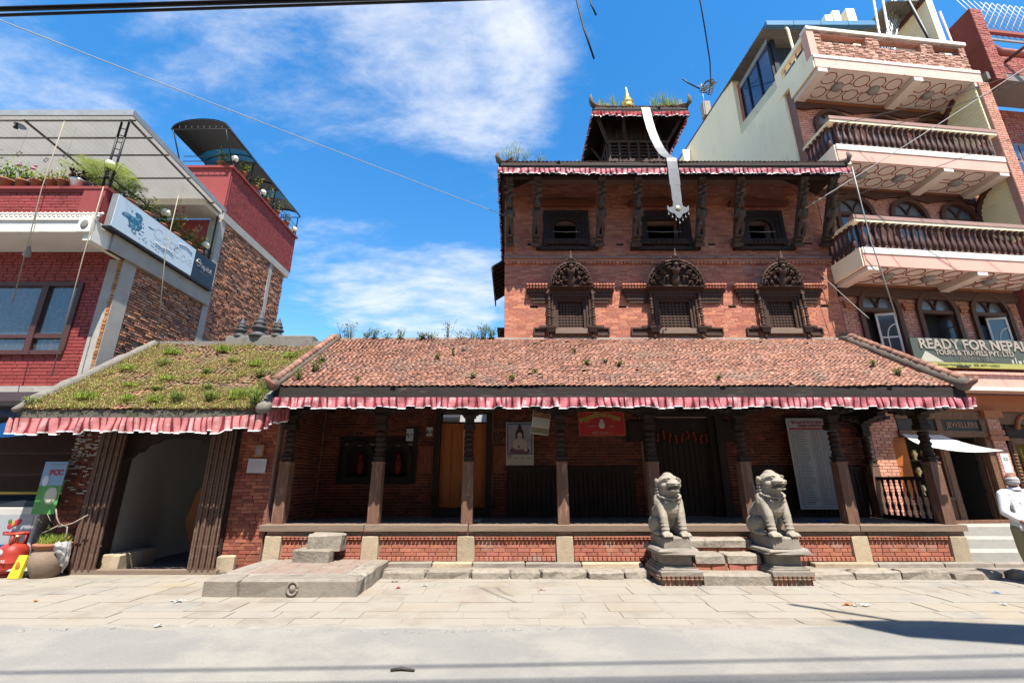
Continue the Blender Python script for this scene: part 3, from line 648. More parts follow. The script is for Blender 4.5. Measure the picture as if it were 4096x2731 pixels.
# ---------------------------------------------------------------- lion stair
ST = root('stair', 'short flight of rough stone and brick steps between the two lions', 'steps', (3.57, 8.3, 0))
for y0, z0, z1, cuts in ((7.93, -.02, .17, [3.0, 4.2]), (8.25, .27, .41, [3.02, 3.55, 4.16]), (8.56, .475, .61, [3.0, 4.18])):
    for a, b_ in zip(cuts, cuts[1:]): MB().rock(a + .008, b_ - .008, y0, y0 + .42, z0, z1, .03, .014).build('step_stone', stone_c, ST)
for y0, z0, z1 in ((8.28, .16, .268), (8.6, .40, .474)):
    pieces(ST, 'brick', brick_p, bricks(T(0, y0, 0), 4.16, z0, z1, u0=3.02, bl=.26, bh=.1, dep=.3, proud=.0), 'bricks')
    MB().box(3.02, 4.16, y0 + .02, 9.0, z0 - .16, z1 - .002).build('stair_core', mortar_t, ST)
brick_old = mat('brick_weathered', (.36, .19, .14), .9, (9, .3), .15, [(.33, .22, .16), (.38, .17, .12)], (40, .4), dirt=[((.26, .24, .17), 5, .48, .8), ((.16, .17, .08), 6, .6, .5)])
scal_old = MB().lathe((0, 0, 0), [(.5, -.5), (.5, -.1), (.3, .2), (.5, .35), (.5, .5)], 10).mesh('scallop_tile', brick_old)
def pedestal(cx, label):
    o = root('lion_pedestal', label, 'pedestal', (cx, 8.3, 0), 'stone pedestals under the lion statues')
    pieces(o, 'brick', brick_old, bricks(T(cx - .31, 7.93, 0), .62, 0, .085, bl=.2, bh=.085, dep=.1, proud=.0) + bricks(FR((cx - .31, 8.8, 0), (0, -1), (1, 0)), .87, 0, .085, bl=.2, bh=.085, dep=.1, proud=.0), 'bricks')
    MB().box(cx - .29, cx + .29, 7.95, 8.8, .0, .09).build('core', stone_c, o)
    n = 9; st = .66 / n
    pieces(o, 'scallop_tile', brick_old, [T(cx - .33 + (k + .5) * st, 7.915, .115) @ Matrix.Diagonal((st * .98, .07, .06, 1)) for k in range(n)] + [T(cx - .335, 7.93 + (k + .5) * st, .115) @ RZ(R(90)) @ Matrix.Diagonal((st * .98, .07, .06, 1)) for k in range(11)], 'scallop_tiles', me=scal_old)
    def slab(x0, x1, y0, y1, z0, z1, nm='moulding', ch=.012, j=.005): MB().rock(x0, x1, y0, y1, z0, z1, ch, j).build(nm, stone, o)
    MB().box(cx - .31, cx + .31, 7.93, 8.8, .085, .147).build('core', stone, o)
    slab(cx - .335, cx + .335, 7.9, 8.8, .148, .215); slab(cx - .30, cx + .30, 7.94, 8.8, .214, .245); slab(cx - .26, cx + .26, 7.98, 8.8, .245, .275)
    slab(cx - .225, cx + .225, 8.03, 8.78, .275, .42, 'column'); slab(cx - .28, cx + .28, 7.97, 8.8, .42, .455, 'moulding', .02, .01)
    slab(cx - .35, cx + .35, 7.9, 8.84, .455, .535, 'cap_slab', .03, .022)
    slab(cx - .225, cx + .225, 7.97, 8.72, .535, .70, 'lion_base', .015, .008)
    return o
pedestal(2.68, 'stepped stone pedestal under the lion on the left of the steps'); pedestal(4.44, 'stepped stone pedestal under the lion on the right of the steps')
def lion(M, label, sc_=1):
    o = root('lion_statue', label, 'statue', M.translation, 'stone guardian lions'); b = MB(M @ Matrix.Diagonal((sc_ * 1.14, sc_ * 1.05, sc_, 1)))
    b.ell((0, .17, .47), (.18, .17, .23)); b.ell((0, .05, .46), (.135, .135, .19)); b.ell((0, .0, .5), (.09, .09, .11)); b.ell((0, .34, .30), (.165, .22, .25)); b.ell((0, .46, .27), (.14, .12, .22))
    for s in (-1, 1):
        b.ell((s * .13, .38, .15), (.085, .20, .155)); b.ell((s * .165, .22, .04), (.055, .15, .042)); b.ell((s * .15, .26, .2), (.06, .1, .1))
        b.cap((s * .14, .09, .54), (s * .135, .0, .3), .075, .058); b.cap((s * .135, .0, .3), (s * .13, -.03, .06), .056, .052); b.cap((s * .15, .14, .62), (s * .15, .1, .5), .06, .075)
        b.ell((s * .135, -.05, .04), (.072, .09, .042))
        for q in range(4): b.cap((s * .135 + (q - 1.5) * .036, -.08, .05), (s * .135 + (q - 1.5) * .038, -.135, .018), .021, .017)
        for q in range(5): b.tube([(s * .133 + .056 * math.cos(a), -.02 + q * .011 + .058 * math.sin(a), .12 + q * .055) for a in [k * .5236 for k in range(13)]], .0085, 6)
        for q in range(6): b.ell((s * (.165 - .003 * q), .15 - .012 * q, .58 + q * .058), (.034, .05, .025)); b.ell((s * (.15 + .01 * (q % 2)), .06 + .01 * q, .60 + q * .05), (.026, .032, .02))
        b.ell((s * .088, -.045, .80), (.066, .075, .06)); b.ell((s * .062, -.105, .892), (.04, .03, .028)); b.tube([(s * .02, -.13, .905), (s * .06, -.135, .928), (s * .11, -.10, .915), (s * .135, -.05, .89)], .014, 6)
        b.ell((s * .178, .06, .872), (.028, .045, .05)); b.ell((s * .14, .05, .87), (.03, .03, .04))
        b.cap((s * .075, -.165, .80), (s * .075, -.168, .765), .011, .005); b.ell((s * .035, -.205, .845), (.03, .03, .024))
    b.cap((0, .14, .58), (0, .06, .74), .155, .135); b.ell((0, .14, .74), (.15, .12, .17)); b.ell((0, .03, .865), (.16, .165, .12)); b.ell((0, .05, .93), (.11, .11, .06))
    b.ell((0, -.145, .838), (.105, .11, .04)); b.ell((0, -.10, .862), (.075, .10, .05)); b.ell((0, -.115, .722), (.095, .105, .024)); b.ell((0, -.03, .735), (.10, .08, .05)); b.ell((0, -.14, .745), (.04, .06, .012)); b.tube([(-.105, -.09, .815), (-.07, -.20, .808), (0, -.245, .812), (.07, -.20, .808), (.105, -.09, .815)], .014, 6)
    b.lathe((0, .05, .975), [(.08, 0), (.082, .012), (.06, .02), (.05, .035), (.02, .045)], 14)
    bd = fuse(b.build('body', stone_l, o), .007, 1)
    c = MB(M @ Matrix.Diagonal((sc_ * 1.14, sc_ * 1.05, sc_, 1)))
    for k in range(17):
        a = R(-165 + 150 * k / 16); x, y = .165 * math.cos(a), .11 + .185 * math.sin(a); z = .655 - .05 * math.sin(math.pi * k / 16)
        c.ell((x * 1.02, y - .02, z - .02), (.022, .022, .016), 8, 6)
    c.ell((0, -.10, .575), (.02, .016, .035), 8, 6)
    for s in (-1, 1): c.ell((s * .085, -.055, .54), (.035, .02, .035), 10, 6)
    c.build('collar', stone_l, o)
    return o
lion(T(2.68, 8.10, .70) @ RZ(R(6)), 'seated stone lion on the left of the steps, with a flatter muzzle', 1.0); lion(T(4.44, 8.10, .70) @ RZ(R(7)), 'seated stone lion on the right of the steps, head raised', 1.04)

# ---------------------------------------------------------------- stone platform with two step blocks
PL = root('stone_platform', 'low worn stone platform with a carved boss before the porch', 'platform', (-3.3, 8, 0))
MB().box(-4.3, -2.3, 7.4, 8.92, -.02, .225).build('core', earth, PL)
MB().rock(-4.42, -3.9, 7.2, 7.62, -.02, .245, .04, .015).build('platform_stone', stone, PL); MB().rock(-3.89, -2.2, 7.19, 7.6, -.02, .24, .035, .012).build('platform_stone', stone, PL)
MB().rock(-2.5, -2.2, 7.62, 8.2, -.02, .24, .03, .012).build('platform_stone', stone_c, PL); MB().rock(-2.52, -2.2, 8.21, 8.92, -.02, .243, .03, .012).build('platform_stone', stone_c, PL); MB().rock(-4.42, -4.1, 7.64, 8.92, -.02, .243, .04, .015).build('platform_stone', stone, PL)
y = 7.64
for r_ in range(5):
    x = -4.08
    while x < -2.56:
        l = min(random.uniform(.25, .42), -2.53 - x); MB().rock(x + .004, x + l - .004, y + .004, y + .25, .15, .236 + random.uniform(-.004, .004), .012, .006).build('paving_stone', mat('platform_paver', (.34, .25, .20), .9, (5, .25), bump=(35, .3), dirt=((.34, .30, .26), 4, .5, .7)), PL); x += l
    y += .256
b = MB(); b.tube([(-3.12 + .075 * math.cos(a), 7.185, .12 + .085 * math.sin(a)) for a in [k * .3142 for k in range(21)]], .017, 8); b.ell((-3.12, 7.2, .12), (.05, .03, .055)); b.build('carved_boss', stone, PL)
SB = root('step_blocks', 'two rough stone blocks stacked as steps on the platform', 'steps', (-3.4, 8.7, .24))
MB().rock(-3.78, -3.14, 8.52, 8.85, .236, .45, .035, .02).build('step_stone', stone_c, SB); MB().rock(-3.62, -3.0, 8.66, 8.93, .4, .68, .03, .02).build('step_stone', stone_c, SB)
# ---------------------------------------------------------------- temple tower
TW = root('temple_tower', 'three-tiered red brick temple tower with carved windows and roof struts', 'temple', (4.1, 10.8, 0))
TY = 10.8; TX0, TX1 = -.18, 8.38
LW = [(1.49, .64, 1.02), (4.13, .76, 1.42), (6.82, .64, 1.02)]; UW = [(1.45, .62, True), (4.06, .84, False), (6.68, .62, True)]
holes = [(c - w / 2, c + w / 2, 5.25, 5.95) for c, w, a in LW] + [(c - w / 2, c + w / 2, 7.72, 8.34) for c, w, a in UW]
put_h = [(.48, .66, 5.80, 5.87), (2.73, .18, 0, 0), (5.3, .18, 0, 0), (7.95, .18, 0, 0)]
small = [(x - .1, x + .1, z, z + .075) for x, z in ((.56, 5.78), (2.82, 5.78), (5.62, 5.78), (7.98, 5.80), (.52, 7.56), (2.88, 7.56), (5.32, 7.56), (7.9, 7.58))]
b = MB(T(0, TY, 0)); holed(b, TX1, 3.2, 9.7, .03, .35, holes + small, u0=TX0); b.build('wall', mortar_t, TW)
MB().box(TX0, TX0 + .3, TY + .35, 15.0, 3.2, 9.7).build('wall', brick_t, TW); MB().box(TX1 - .3, TX1, TY + .35, 15.0, 3.2, 9.7).build('wall', brick_t, TW); MB().box(TX0, TX1, 15.0, 15.3, 3.2, 9.7).build('wall', brick_t, TW)
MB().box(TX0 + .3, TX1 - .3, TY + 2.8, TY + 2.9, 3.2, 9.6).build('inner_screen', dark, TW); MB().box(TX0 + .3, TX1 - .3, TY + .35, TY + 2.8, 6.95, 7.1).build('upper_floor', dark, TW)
bh = small + [(c - w / 2 - .14, c + w / 2 + .14, 5.02, 6.3) for c, w, a in LW] + [(c - a / 2, c + a / 2, 6.2, 6.6) for c, w, a in LW] + [(c - .42, c + .42, 7.45, 8.6) for c, w, a in UW]
bl_ = bricks(T(0, TY + .03, 0), TX1, 4.88, 7.0, bh, u0=TX0 - .015, bl=.215, bh=.052, gap=.004, proud=.008, jit=.002) + bricks(T(0, TY + .03, 0), TX1, 7.2, 9.45, bh, u0=TX0 - .015, bl=.215, bh=.052, gap=.004, proud=.008, jit=.002)
pieces(TW, 'brick', brick_t, bl_, 'bricks')
MB().box(TX0 - .03, TX1, TY - .07, TY + .06, 7.135, 7.19).build('cornice', mat('cornice_brick', (.40, .24, .18), .9, (6, .3), bump=(30, .4), dirt=(GRIME, 4, .58, .6)), TW); MB().box(TX0 - .02, TX1, TY - .035, TY + .06, 7.07, 7.13).build('cornice', brick_t, TW); 
pieces(TW, 'dentil_tile', brick_t, [T(TX0 + .05 + k * .1, TY, 7.035) @ Matrix.Diagonal((.085, .06, .06, 1)) for k in range(85)], 'dentil_tiles')
def ringcol(mb, x, y, z0, z1, r=.045):
    pr = []; n = int((z1 - z0) / .07); st = (z1 - z0) / n
    for k in range(n): z = z0 + k * st; pr += [(r * .7, z), (r * (1.15 if k % 3 == 0 else .9), z + st * .3), (r * (1.15 if k % 3 == 0 else .9), z + st * .6), (r * .7, z + st * .95)]
    mb.lathe((x, y, 0), pr, 9)
def lower_window(cx, w, aw):
    f = MB(); W2 = w / 2
    for k, (o, pr) in enumerate(((0, -.02), (.07, -.06), (.13, -.10))):        # three stepped frames
        a = W2 + o; c = a + (.075 if k < 2 else .05)
        f.box(cx - c, cx - a, TY + pr, TY + .1, 5.21 - .02 * k, 6.02 + .05 * k); f.box(cx + a, cx + c, TY + pr, TY + .1, 5.21 - .02 * k, 6.02 + .05 * k)
        f.box(cx - a, cx + a, TY + pr - .003, TY + .1, 5.95 + .05 * k + .003 * k, 6.03 + .05 * k)
    f.box(cx - W2 - .3, cx + W2 + .3, TY - .13, TY + .1, 6.125, 6.21); f.box(cx - aw / 2 - .02, cx + aw / 2 + .02, TY - .2, TY + .1, 6.212, 6.27)
    win = f.build('window', wood, TW)
    l = MB(); n = 8; st = w / n; m = 9; sz = .68 / m
    for k in range(n + 1): l.box(cx - W2 + k * st - .02, cx - W2 + k * st + .02, TY + .05, TY + .08, 5.25, 5.95)
    for k in range(m + 1): l.box(cx - W2, cx + W2, TY + .044, TY + .074, 5.26 + k * sz - .019, 5.26 + k * sz + .019)
    l.build('lattice', wood, win); MB().box(cx - W2 - .01, cx + W2 + .01, TY + .24, TY + .26, 5.2, 5.97).build('shade_back', dark, win)  # near-black panel put behind the lattice to make its holes look unlit
    for s in (-1, 1):
        x = cx + s * (W2 + .235); c = MB(); ringcol(c, x, TY - .12, 5.24, 6.13); ringcol(c, x - s * .085, TY - .09, 5.24, 6.1, .03); c.build('column', wood, win)
        q = MB()
        for k in range(4): q.cbox((x - s * .03, TY - .10, 5.215 - k * .035), .26 - k * .03, .18 - k * .025, .03)
        q.lathe((x - s * .03, TY - .08, 4.93), [(.01, 0), (.04, .03), (.045, .07), (.03, .1), (.05, .15)], 8); q.build('bracket', wood, win)
        a, e = W2 + .26, aw / 2 + .62                                        # lintel wings with moulded brick on top
        g = MB()
        def bx(u0, u1, p, z0, z1): g.box(cx + min(s * u0, s * u1), cx + max(s * u0, s * u1), TY - p, TY + .02, z0, z1)
        bx(a, e - .02, .10, 6.17, 6.25); bx(a, e - .07, .07, 6.08, 6.17); bx(a, e - .12, .05, 5.98, 6.08); bx(a, e - .18, .03, 5.9, 5.98)
        g.build('lintel_wing', wood, win)
        t = MB(); nn = int((e - a) / .07)
        for k in range(nn):
            xx = cx + s * (a + (k + .5) * (e - a) / nn); t.tube([(xx, TY - .17, 6.27), (xx, TY, 6.31)], .032, 6); t.tube([(xx, TY - .19, 6.335), (xx, TY, 6.37)], .034, 6)
        t.build('moulded_brick', brick_t, win)
        g = MB(); a, e = W2 + .33, aw / 2 + .44
        bx(a, e, .05, 5.02, 5.05); bx(a, e, .05, 5.20, 5.23); bx(e - .03, e, .05, 5.05, 5.2); bx(a, e - .03, .01, 5.05, 5.2); bx(a, a + .16, .06, 5.23, 5.28); g.build('sill_wing', wood, win)
    MB().box(cx - W2 - .1, cx + W2 + .1, TY - .12, TY + .1, 5.06, 5.19).build('sill', wood_h, win)
    # tympanum: carved half-oval leaning out
    Mt = T(cx, TY - .22, 6.27) @ Matrix.Rotation(R(14), 4, 'X'); hh = .66 if aw > 1.2 else .60; t = MB(Mt); rx = aw / 2
    t.prism(arc(0, 0, rx, hh, 0, 180, 20), 0, .06); ty = t.build('tympanum', wood_d, win)
    r = MB(Mt); r.tube([(p[0], -.02, p[1]) for p in arc(0, 0, rx, hh, 0, 180, 24)], .032, 7); r.tube([(p[0], -.05, p[1]) for p in arc(0, 0, rx * .9, hh * .9, 4, 176, 24)], .016, 6); r.tube([(-rx - .04, -.02, 0), (rx + .04, -.02, 0)], .03, 7); r.build('rim', wood, ty)
    g = MB(Mt); rs = random.Random(int(cx * 100))
    g.ell((0, -.06, hh * .62), (.10, .07, .12)); g.ell((0, -.09, hh * .82), (.06, .06, .06)); g.ell((0, -.03, hh * .25), (.11, .05, .16))
    for s in (-1, 1):
        for q, (x, z, rr) in enumerate(((.25, .7, .09), (.48, .55, .085), (.68, .36, .075), (.82, .16, .06), (.36, .32, .07), (.55, .14, .07))):
            for w3 in range(4): g.ell((s * x * rx + rs.uniform(-.06, .06), -.03, z * hh + rs.uniform(-.05, .05)), (rr * rs.uniform(.25, .55), .045, rr * rs.uniform(.25, .6)), 8, 6)
            g.tube([(s * (x - .12) * rx, -.05, z * hh - .06), (s * (x - .02) * rx, -.075, z * hh + .04), (s * (x + .05) * rx, -.06, z * hh + .01), (s * (x + .02) * rx, -.06, z * hh - .03)], .017, 6)
        for q in range(7): a = R(18 + 22 * q) if s > 0 else R(29 + 22 * q); g.ell((rx * .96 * math.cos(a), -.05, hh * .96 * math.sin(a)), (.025, .025, .025), 7, 5)
    fuse(g.build('relief', wood, ty), .011, 1)
    sp = MB(Mt); sp.sqlathe((0, .0, hh), [(.10, -.02), (.10, .03), (.07, .04), (.085, .08), (.06, .09)]); sp.lathe((0, 0, hh), [(.06, .09), (.068, .12), (.045, .13), (.055, .16), (.035, .17), (.042, .2), (.02, .23), (.008, .31)], 9)
    for s in (-1, 1): sp.ell((s * .1, 0, hh + .05), (.03, .03, .06), 8, 6)
    sp.build('spire', wood, ty)
for a in LW: lower_window(*a)
def upper_window(cx, w, arched):
    W2 = w / 2; f = MB()
    for o, p, z0, z1 in ((0, -.02, 7.62, 8.42), (.10, -.05, 7.56, 8.5), (.20, -.08, 7.50, 8.56)):
        a, c = W2 + o, W2 + o + .1
        f.box(cx - c, cx - a, TY + p, TY + .1, z0, z1); f.box(cx + a, cx + c, TY + p, TY + .1, z0, z1); f.box(cx - a, cx + a, TY + p - .003, TY + .1, z1 - .09, z1)
    f.box(cx - W2 - .3, cx + W2 + .3, TY - .1, TY + .1, 7.55, 7.70)
    f.box(cx - W2 - .5, cx + W2 + .5, TY - .07, TY + .05, 7.40, 7.48)
    if arched: f.prism([(cx - W2, 8.345), (cx - W2, 8.12)] + arc(cx, 8.12, W2, .2, 180, 0, 12) + [(cx + W2, 8.345)], TY - .01, TY + .08)
    o = f.build('window', wood_d, TW)
    g = MB()
    for k in range(6): g.ell((cx - W2 + (k + .5) * w / 6, TY - .105, 7.62), (w / 14, .03, .05), 8, 6)
    g.build('carved_sill', wood_d, o)
    MB().box(cx - W2 - .45, cx + W2 + .5, TY - .14, TY + .03, 8.72, 8.86).build('lintel', mat('red_lintel', (.24, .075, .04), .7, (3, .3), bump=(40, .3)), o)
    MB().tube([(cx - W2 - .05, TY - .05, 7.93), (cx, TY - .06, 7.91), (cx + W2 + .05, TY - .05, 7.93)], .008, 5).build('cord', wire_g, o)
for a in UW: upper_window(*a)
wood_s = mat('strut_wood', (.10, .065, .048), .8, (8, .45), bump=(40, .5), dirt=((.27, .21, .17), 9, .56, .6))
# roof struts, carved
for xb, xt in ((-.06, -.06), (.62, .66), (2.30, 2.30), (3.27, 3.22), (4.93, 4.85), (5.93, 5.83), (7.53, 7.45), (8.28, 8.2)):
    p = Vector((xb, TY - .06, 7.47)); q = Vector((xt, 9.86, 8.98)); dv = q - p; l = dv.length; zz = dv.normalized(); xx = Vector((1, 0, 0)); yy = zz.cross(xx).normalized(); xx = yy.cross(zz)
    Mx = Matrix(((xx.x, yy.x, zz.x, p.x), (xx.y, yy.y, zz.y, p.y), (xx.z, yy.z, zz.z, p.z), (0, 0, 0, 1)))
    s = MB(Mx); s.box(-.09, .09, -.05, .06, 0, l); s.cbox((0, 0, .06), .24, .2, .1); s.cbox((0, 0, .2), .21, .17, .05); st_ = s.build('strut', wood_s, TW)
    g = MB(Mx @ Matrix.Diagonal((1.45, 1.5, 1, 1)))
    for s_ in (-1, 1):
        g.cap((s_ * .05, -.07, .34), (s_ * .035, -.08, .62), .03, .04); g.cap((s_ * .06, -.07, .95), (s_ * .085, -.06, .78), .025, .022)
    g.ell((0, -.075, .78), (.065, .05, .17)); g.ell((0, -.085, 1.06), (.05, .05, .07)); g.lathe((0, -.07, 1.1), [(.05, 0), (.06, .03), (.035, .06), (.02, .12)], 8); g.ell((0, -.06, .29), (.09, .05, .04))
    for k in range(7): g.ell((.06 * math.sin(k * 2.2), -.055, 1.26 + k * .05), (.05, .03, .035), 8, 6)
    fuse(g.build('carving', wood_s, st_), .014, 1)
MB().box(TX0 - .05, TX1, 9.86, 9.98, 8.98, 9.08).build('eave_beam', wood_d, TW); MB().box(-.3, -.18, 9.99, 15.1, 8.98, 9.08).build('eave_beam', wood_d, TW)
def hip(name, x0, x1, y0, y1, z, tx0, tx1, ty0, ty1, tz, th, parent, m):
    b = MB(); a = [(x0, y0, z), (x1, y0, z), (x1, y1, z), (x0, y1, z)]; t = [(tx0, ty0, tz), (tx1, ty0, tz), (tx1, ty1, tz), (tx0, ty1, tz)]
    vs = a + t + [(p[0], p[1], p[2] - th) for p in a + t]
    fs = [(4, 5, 6, 7), (15, 14, 13, 12)]
    for i in range(4): j = (i + 1) % 4; fs += [(i, j, 4 + j, 4 + i), (8 + j, 8 + i, 12 + i, 12 + j), (j, i, 8 + i, 8 + j)]
    return b.add(vs, fs).build(name, m, parent)
EX0, EX1, EY, EZ = -.33, 8.42, 9.6, 9.22
R2 = hip('roof', EX0, EX1, EY, 15.7, EZ, 2.3, 5.9, 11.9, 13.4, 10.62, .1, TW, wood_d)
e2 = Vector((0, EY, EZ + .01)); s2 = Vector((0, 2.3, 1.4)).normalized(); n2 = Vector((0, -s2.z, s2.y))
pieces(R2, 'roof_tile', tile_m, tiles(e2, s2, n2, EX0 + .04, EX1 - .04, .6, .1, .085, .036), 'roof_tiles', me=tm1)
sl_ = Vector((2.63, 0, 1.4)).normalized(); nl_ = Vector((-sl_.z, 0, sl_.x)); TS = tiles(Vector((EX0, 9.65, EZ + .01)), sl_, nl_, 0, 5.9, .4, .1, .085, .036, udir=Vector((0, 1, 0)))
pieces(R2, 'roof_tile', tile_m, TS, 'roof_tiles', 120, me=tm1)
fascia(EX0 + .03, EX1 - .03, EY + .02, 8.9, 9.20, TW)
b = MB(); b.box(EX0, EX0 + .05, EY + .06, 15.6, 8.98, 9.20); b.build('fascia', fascia_m, TW)
for k in range(26): MB().tube([(TX0 + .1 + k * .335, 9.7, 9.08), (TX0 + .1 + k * .335, 10.8, 9.62)], .04, 4, smooth=False).build('rafter', wood_d, R2)
for x, s in ((EX0 - .01, -1), (EX1 + .01, 1)):
    MB().tube([(x - s * .3, EY + .5, EZ + .22), (x - s * .1, EY + .15, EZ + .08), (x, EY - .02, EZ + .03), (x + s * .03, EY - .06, EZ + .12), (x + s * .01, EY - .05, EZ + .26)], [.08, .08, .075, .06, .03], 7).build('corner_tile', ridge_m, TW)
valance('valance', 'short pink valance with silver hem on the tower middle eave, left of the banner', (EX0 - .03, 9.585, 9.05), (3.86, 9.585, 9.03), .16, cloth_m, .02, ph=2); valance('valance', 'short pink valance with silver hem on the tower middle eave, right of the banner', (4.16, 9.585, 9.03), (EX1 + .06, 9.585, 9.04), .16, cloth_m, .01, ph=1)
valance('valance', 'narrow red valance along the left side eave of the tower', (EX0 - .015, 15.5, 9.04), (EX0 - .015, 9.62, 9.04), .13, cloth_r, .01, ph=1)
# side awnings of the tower
b = MB(); b.add([(-.18, 12.4, 8.0), (-.18, 15, 8.0), (-.62, 15, 7.72), (-.62, 12.4, 7.72), (-.18, 12.4, 7.93), (-.18, 15, 7.93), (-.62, 15, 7.65), (-.62, 12.4, 7.65)], [(3, 2, 1, 0), (4, 5, 6, 7), (0, 1, 5, 4), (1, 2, 6, 5), (2, 3, 7, 6), (3, 0, 4, 7)])
b.box(-.6, -.56, 12.4, 15, 7.45, 7.64); aw_ = b.build('side_awning', wood_d, TW)
for k in range(9): MB().tube([(-.18, 12.5 + k * .3, 7.9), (-.6, 12.5 + k * .3, 7.63)], .025, 4).build('rafter', wood, aw_)
b = MB(); b.box(-.42, -.18, 12.2, 13.6, 5.62, 5.72); b.box(-.34, -.18, 12.3, 13.5, 5.45, 5.61); b.build('side_ledge', wood, TW)
# upper pavilion
UX, UY = 3.85, 12.42
b = MB(); b.box(3.05, 4.65, 11.68, 13.2, 10.2, 12.9); b.build('pavilion_wall', wood_d, TW)
b = MB(); b.box(2.92, 4.78, 11.5, 13.4, 10.75, 10.86); b.box(2.9, 4.8, 11.48, 11.58, 11.42, 11.5); b.box(2.9, 2.98, 11.58, 13.4, 11.42, 11.5); b.box(4.72, 4.8, 11.58, 13.4, 11.42, 11.5)
for k in range(7): x = 2.95 + k * .29; b.box(x, x + .06, 11.5, 11.56, 10.86, 11.42)
for k in range(4): z = 10.95 + k * .12; b.box(2.95, 4.75, 11.512, 11.54, z, z + .03)
for x in (2.91, 4.73):
    for k in range(6): y = 11.62 + k * .32; b.box(x, x + .05, y, y + .06, 10.86, 11.42)
b.build('pavilion_railing', wood, TW)
for cx in (3.42, 3.85, 4.28):
    f = MB(); f.box(cx - .19, cx + .19, 11.64, 11.70, 11.52, 12.05); o = f.build('pavilion_window', wood, TW)
    MB().box(cx - .13, cx + .13, 11.63, 11.66, 11.56, 12.0).build('shade_plate', dark, o)  # solid plate; the shade inside the window is put into its near-black colour
PE = 12.30
R3 = hip('upper_roof', 2.43, 5.27, 11.0, 13.84, PE, 3.80, 3.90, 12.37, 12.47, 13.66, .1, TW, wood_d)
s3 = Vector((0, 1.37, 1.36)).normalized(); n3 = Vector((0, -s3.z, s3.y))
pieces(R3, 'roof_tile', tile_m, tiles(Vector((0, 11.0, PE + .01)), s3, n3, 2.46, 5.24, .2, .1, .09, .036), 'roof_tiles', me=tm1)
for d in ((1, 0, 2.42, 11.01, 2.47, 13.83), (1, 0, 5.23, 11.01, 5.28, 13.83), (0, 1, 2.48, 11.01, 5.22, 11.06), (0, 1, 2.48, 13.78, 5.22, 13.83)): MB().box(d[2], d[4], d[3], d[5], PE - .24, PE - .02).build('fascia', fascia_m, TW)
for x, y, s, t in ((2.43, 11.0, -1, -1), (5.27, 11.0, 1, -1), (2.43, 13.84, -1, 1), (5.27, 13.84, 1, 1)):
    MB().tube([(x - s * .6, y - t * .6, PE + .62), (x - s * .2, y - t * .2, PE + .2), (x, y, PE + .06), (x + s * .05, y + t * .05, PE + .12), (x + s * .07, y + t * .07, PE + .3), (x + s * .05, y + t * .04, PE + .42)], [.07, .08, .08, .07, .05, .02], 7).build('corner_tile', ridge_m, TW)
for sx in (-1, 1):
    for sy in (-1, 1):
        MB().tube([(UX + sx * .8, UY + sy * .76, 11.3), (UX + sx * 1.3, UY + sy * 1.3, 12.1)], .06, 4, smooth=False).build('strut', wood_d, TW)
    MB().tube([(UX + sx * .35, 11.68, 11.3), (UX + sx * .5, 11.1, 12.1)], .05, 4, smooth=False).build('strut', wood_d, TW); MB().tube([(UX + sx * .8, UY, 11.3), (UX + sx * 1.3, UY, 12.1)], .05, 4, smooth=False).build('strut', wood_d, TW)
fn = MB(); fn.lathe((UX + .08, UY, 13.55), [(.16, 0), (.2, .06), (.22, .14), (.13, .2), (.17, .24), (.2, .3), (.16, .37), (.1, .4), (.13, .44), (.11, .5), (.075, .53), (.095, .57), (.08, .63), (.05, .66), (.065, .7), (.045, .76), (.03, .82), (.035, .86), (.012, .93), (.004, 1.0)], 16); fn.build('finial', gold, TW)
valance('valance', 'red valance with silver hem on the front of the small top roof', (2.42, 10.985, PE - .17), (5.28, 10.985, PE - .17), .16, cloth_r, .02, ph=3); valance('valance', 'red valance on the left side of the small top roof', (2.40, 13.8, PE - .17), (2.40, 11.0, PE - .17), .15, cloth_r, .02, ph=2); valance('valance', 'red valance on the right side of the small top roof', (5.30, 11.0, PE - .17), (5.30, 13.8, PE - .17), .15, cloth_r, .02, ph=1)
# long metal banner hanging from the top roof over the middle eave
BN = root('metal_banner', 'long grey metal temple banner curving down from the top roof over the middle eave', 'banner', (4.0, 9.6, 7.4))
pts = [(10.97, 12.25), (10.93, 12.05), (10.85, 11.7), (10.70, 11.2), (10.50, 10.7), (10.25, 10.2), (10.0, 9.8), (9.75, 9.5), (9.56, 9.32), (9.545, 9.2), (9.54, 8.97)]
def strip(pts, hw, name, m, seg=1):
    b = MB(); vs = []; n = len(pts)
    for y, z in pts: vs += [(4.0 - hw, y, z), (4.0 + hw, y, z), (4.0 + hw, y + .012, z + .012), (4.0 - hw, y + .012, z + .012)]
    fs = []
    for k in range(n - 1):
        a = 4 * k
        for i in range(4): j = (i + 1) % 4; fs.append((a + i, a + j, a + 4 + j, a + 4 + i))
    b.add(vs, fs, False); return b.build(name, m, BN)
bm = mat('banner_metal', (.22, .22, .22), .45, (6, .2), metal=.35, bump=(30, .15))
for k in range(len(pts) - 1): strip(pts[k:k + 2], .125, 'plate', bm)
b = MB(); b.box(3.87, 4.13, 9.53, 9.545, 8.50, 8.965); b.box(3.885, 4.115, 9.528, 9.543, 8.05, 8.495); b.build('plate', bm, BN)
b = MB(); b.prism([(3.9, 8.05), (3.88, 7.9), (3.8, 7.86), (3.74, 7.92), (3.74, 7.8), (3.82, 7.72), (3.9, 7.7), (3.95, 7.6), (4.0, 7.56), (4.05, 7.6), (4.1, 7.7), (4.18, 7.72), (4.26, 7.8), (4.26, 7.92), (4.2, 7.86), (4.12, 7.9), (4.1, 8.05)][::-1], 9.52, 9.54); en = b.build('banner_end', bm, BN)
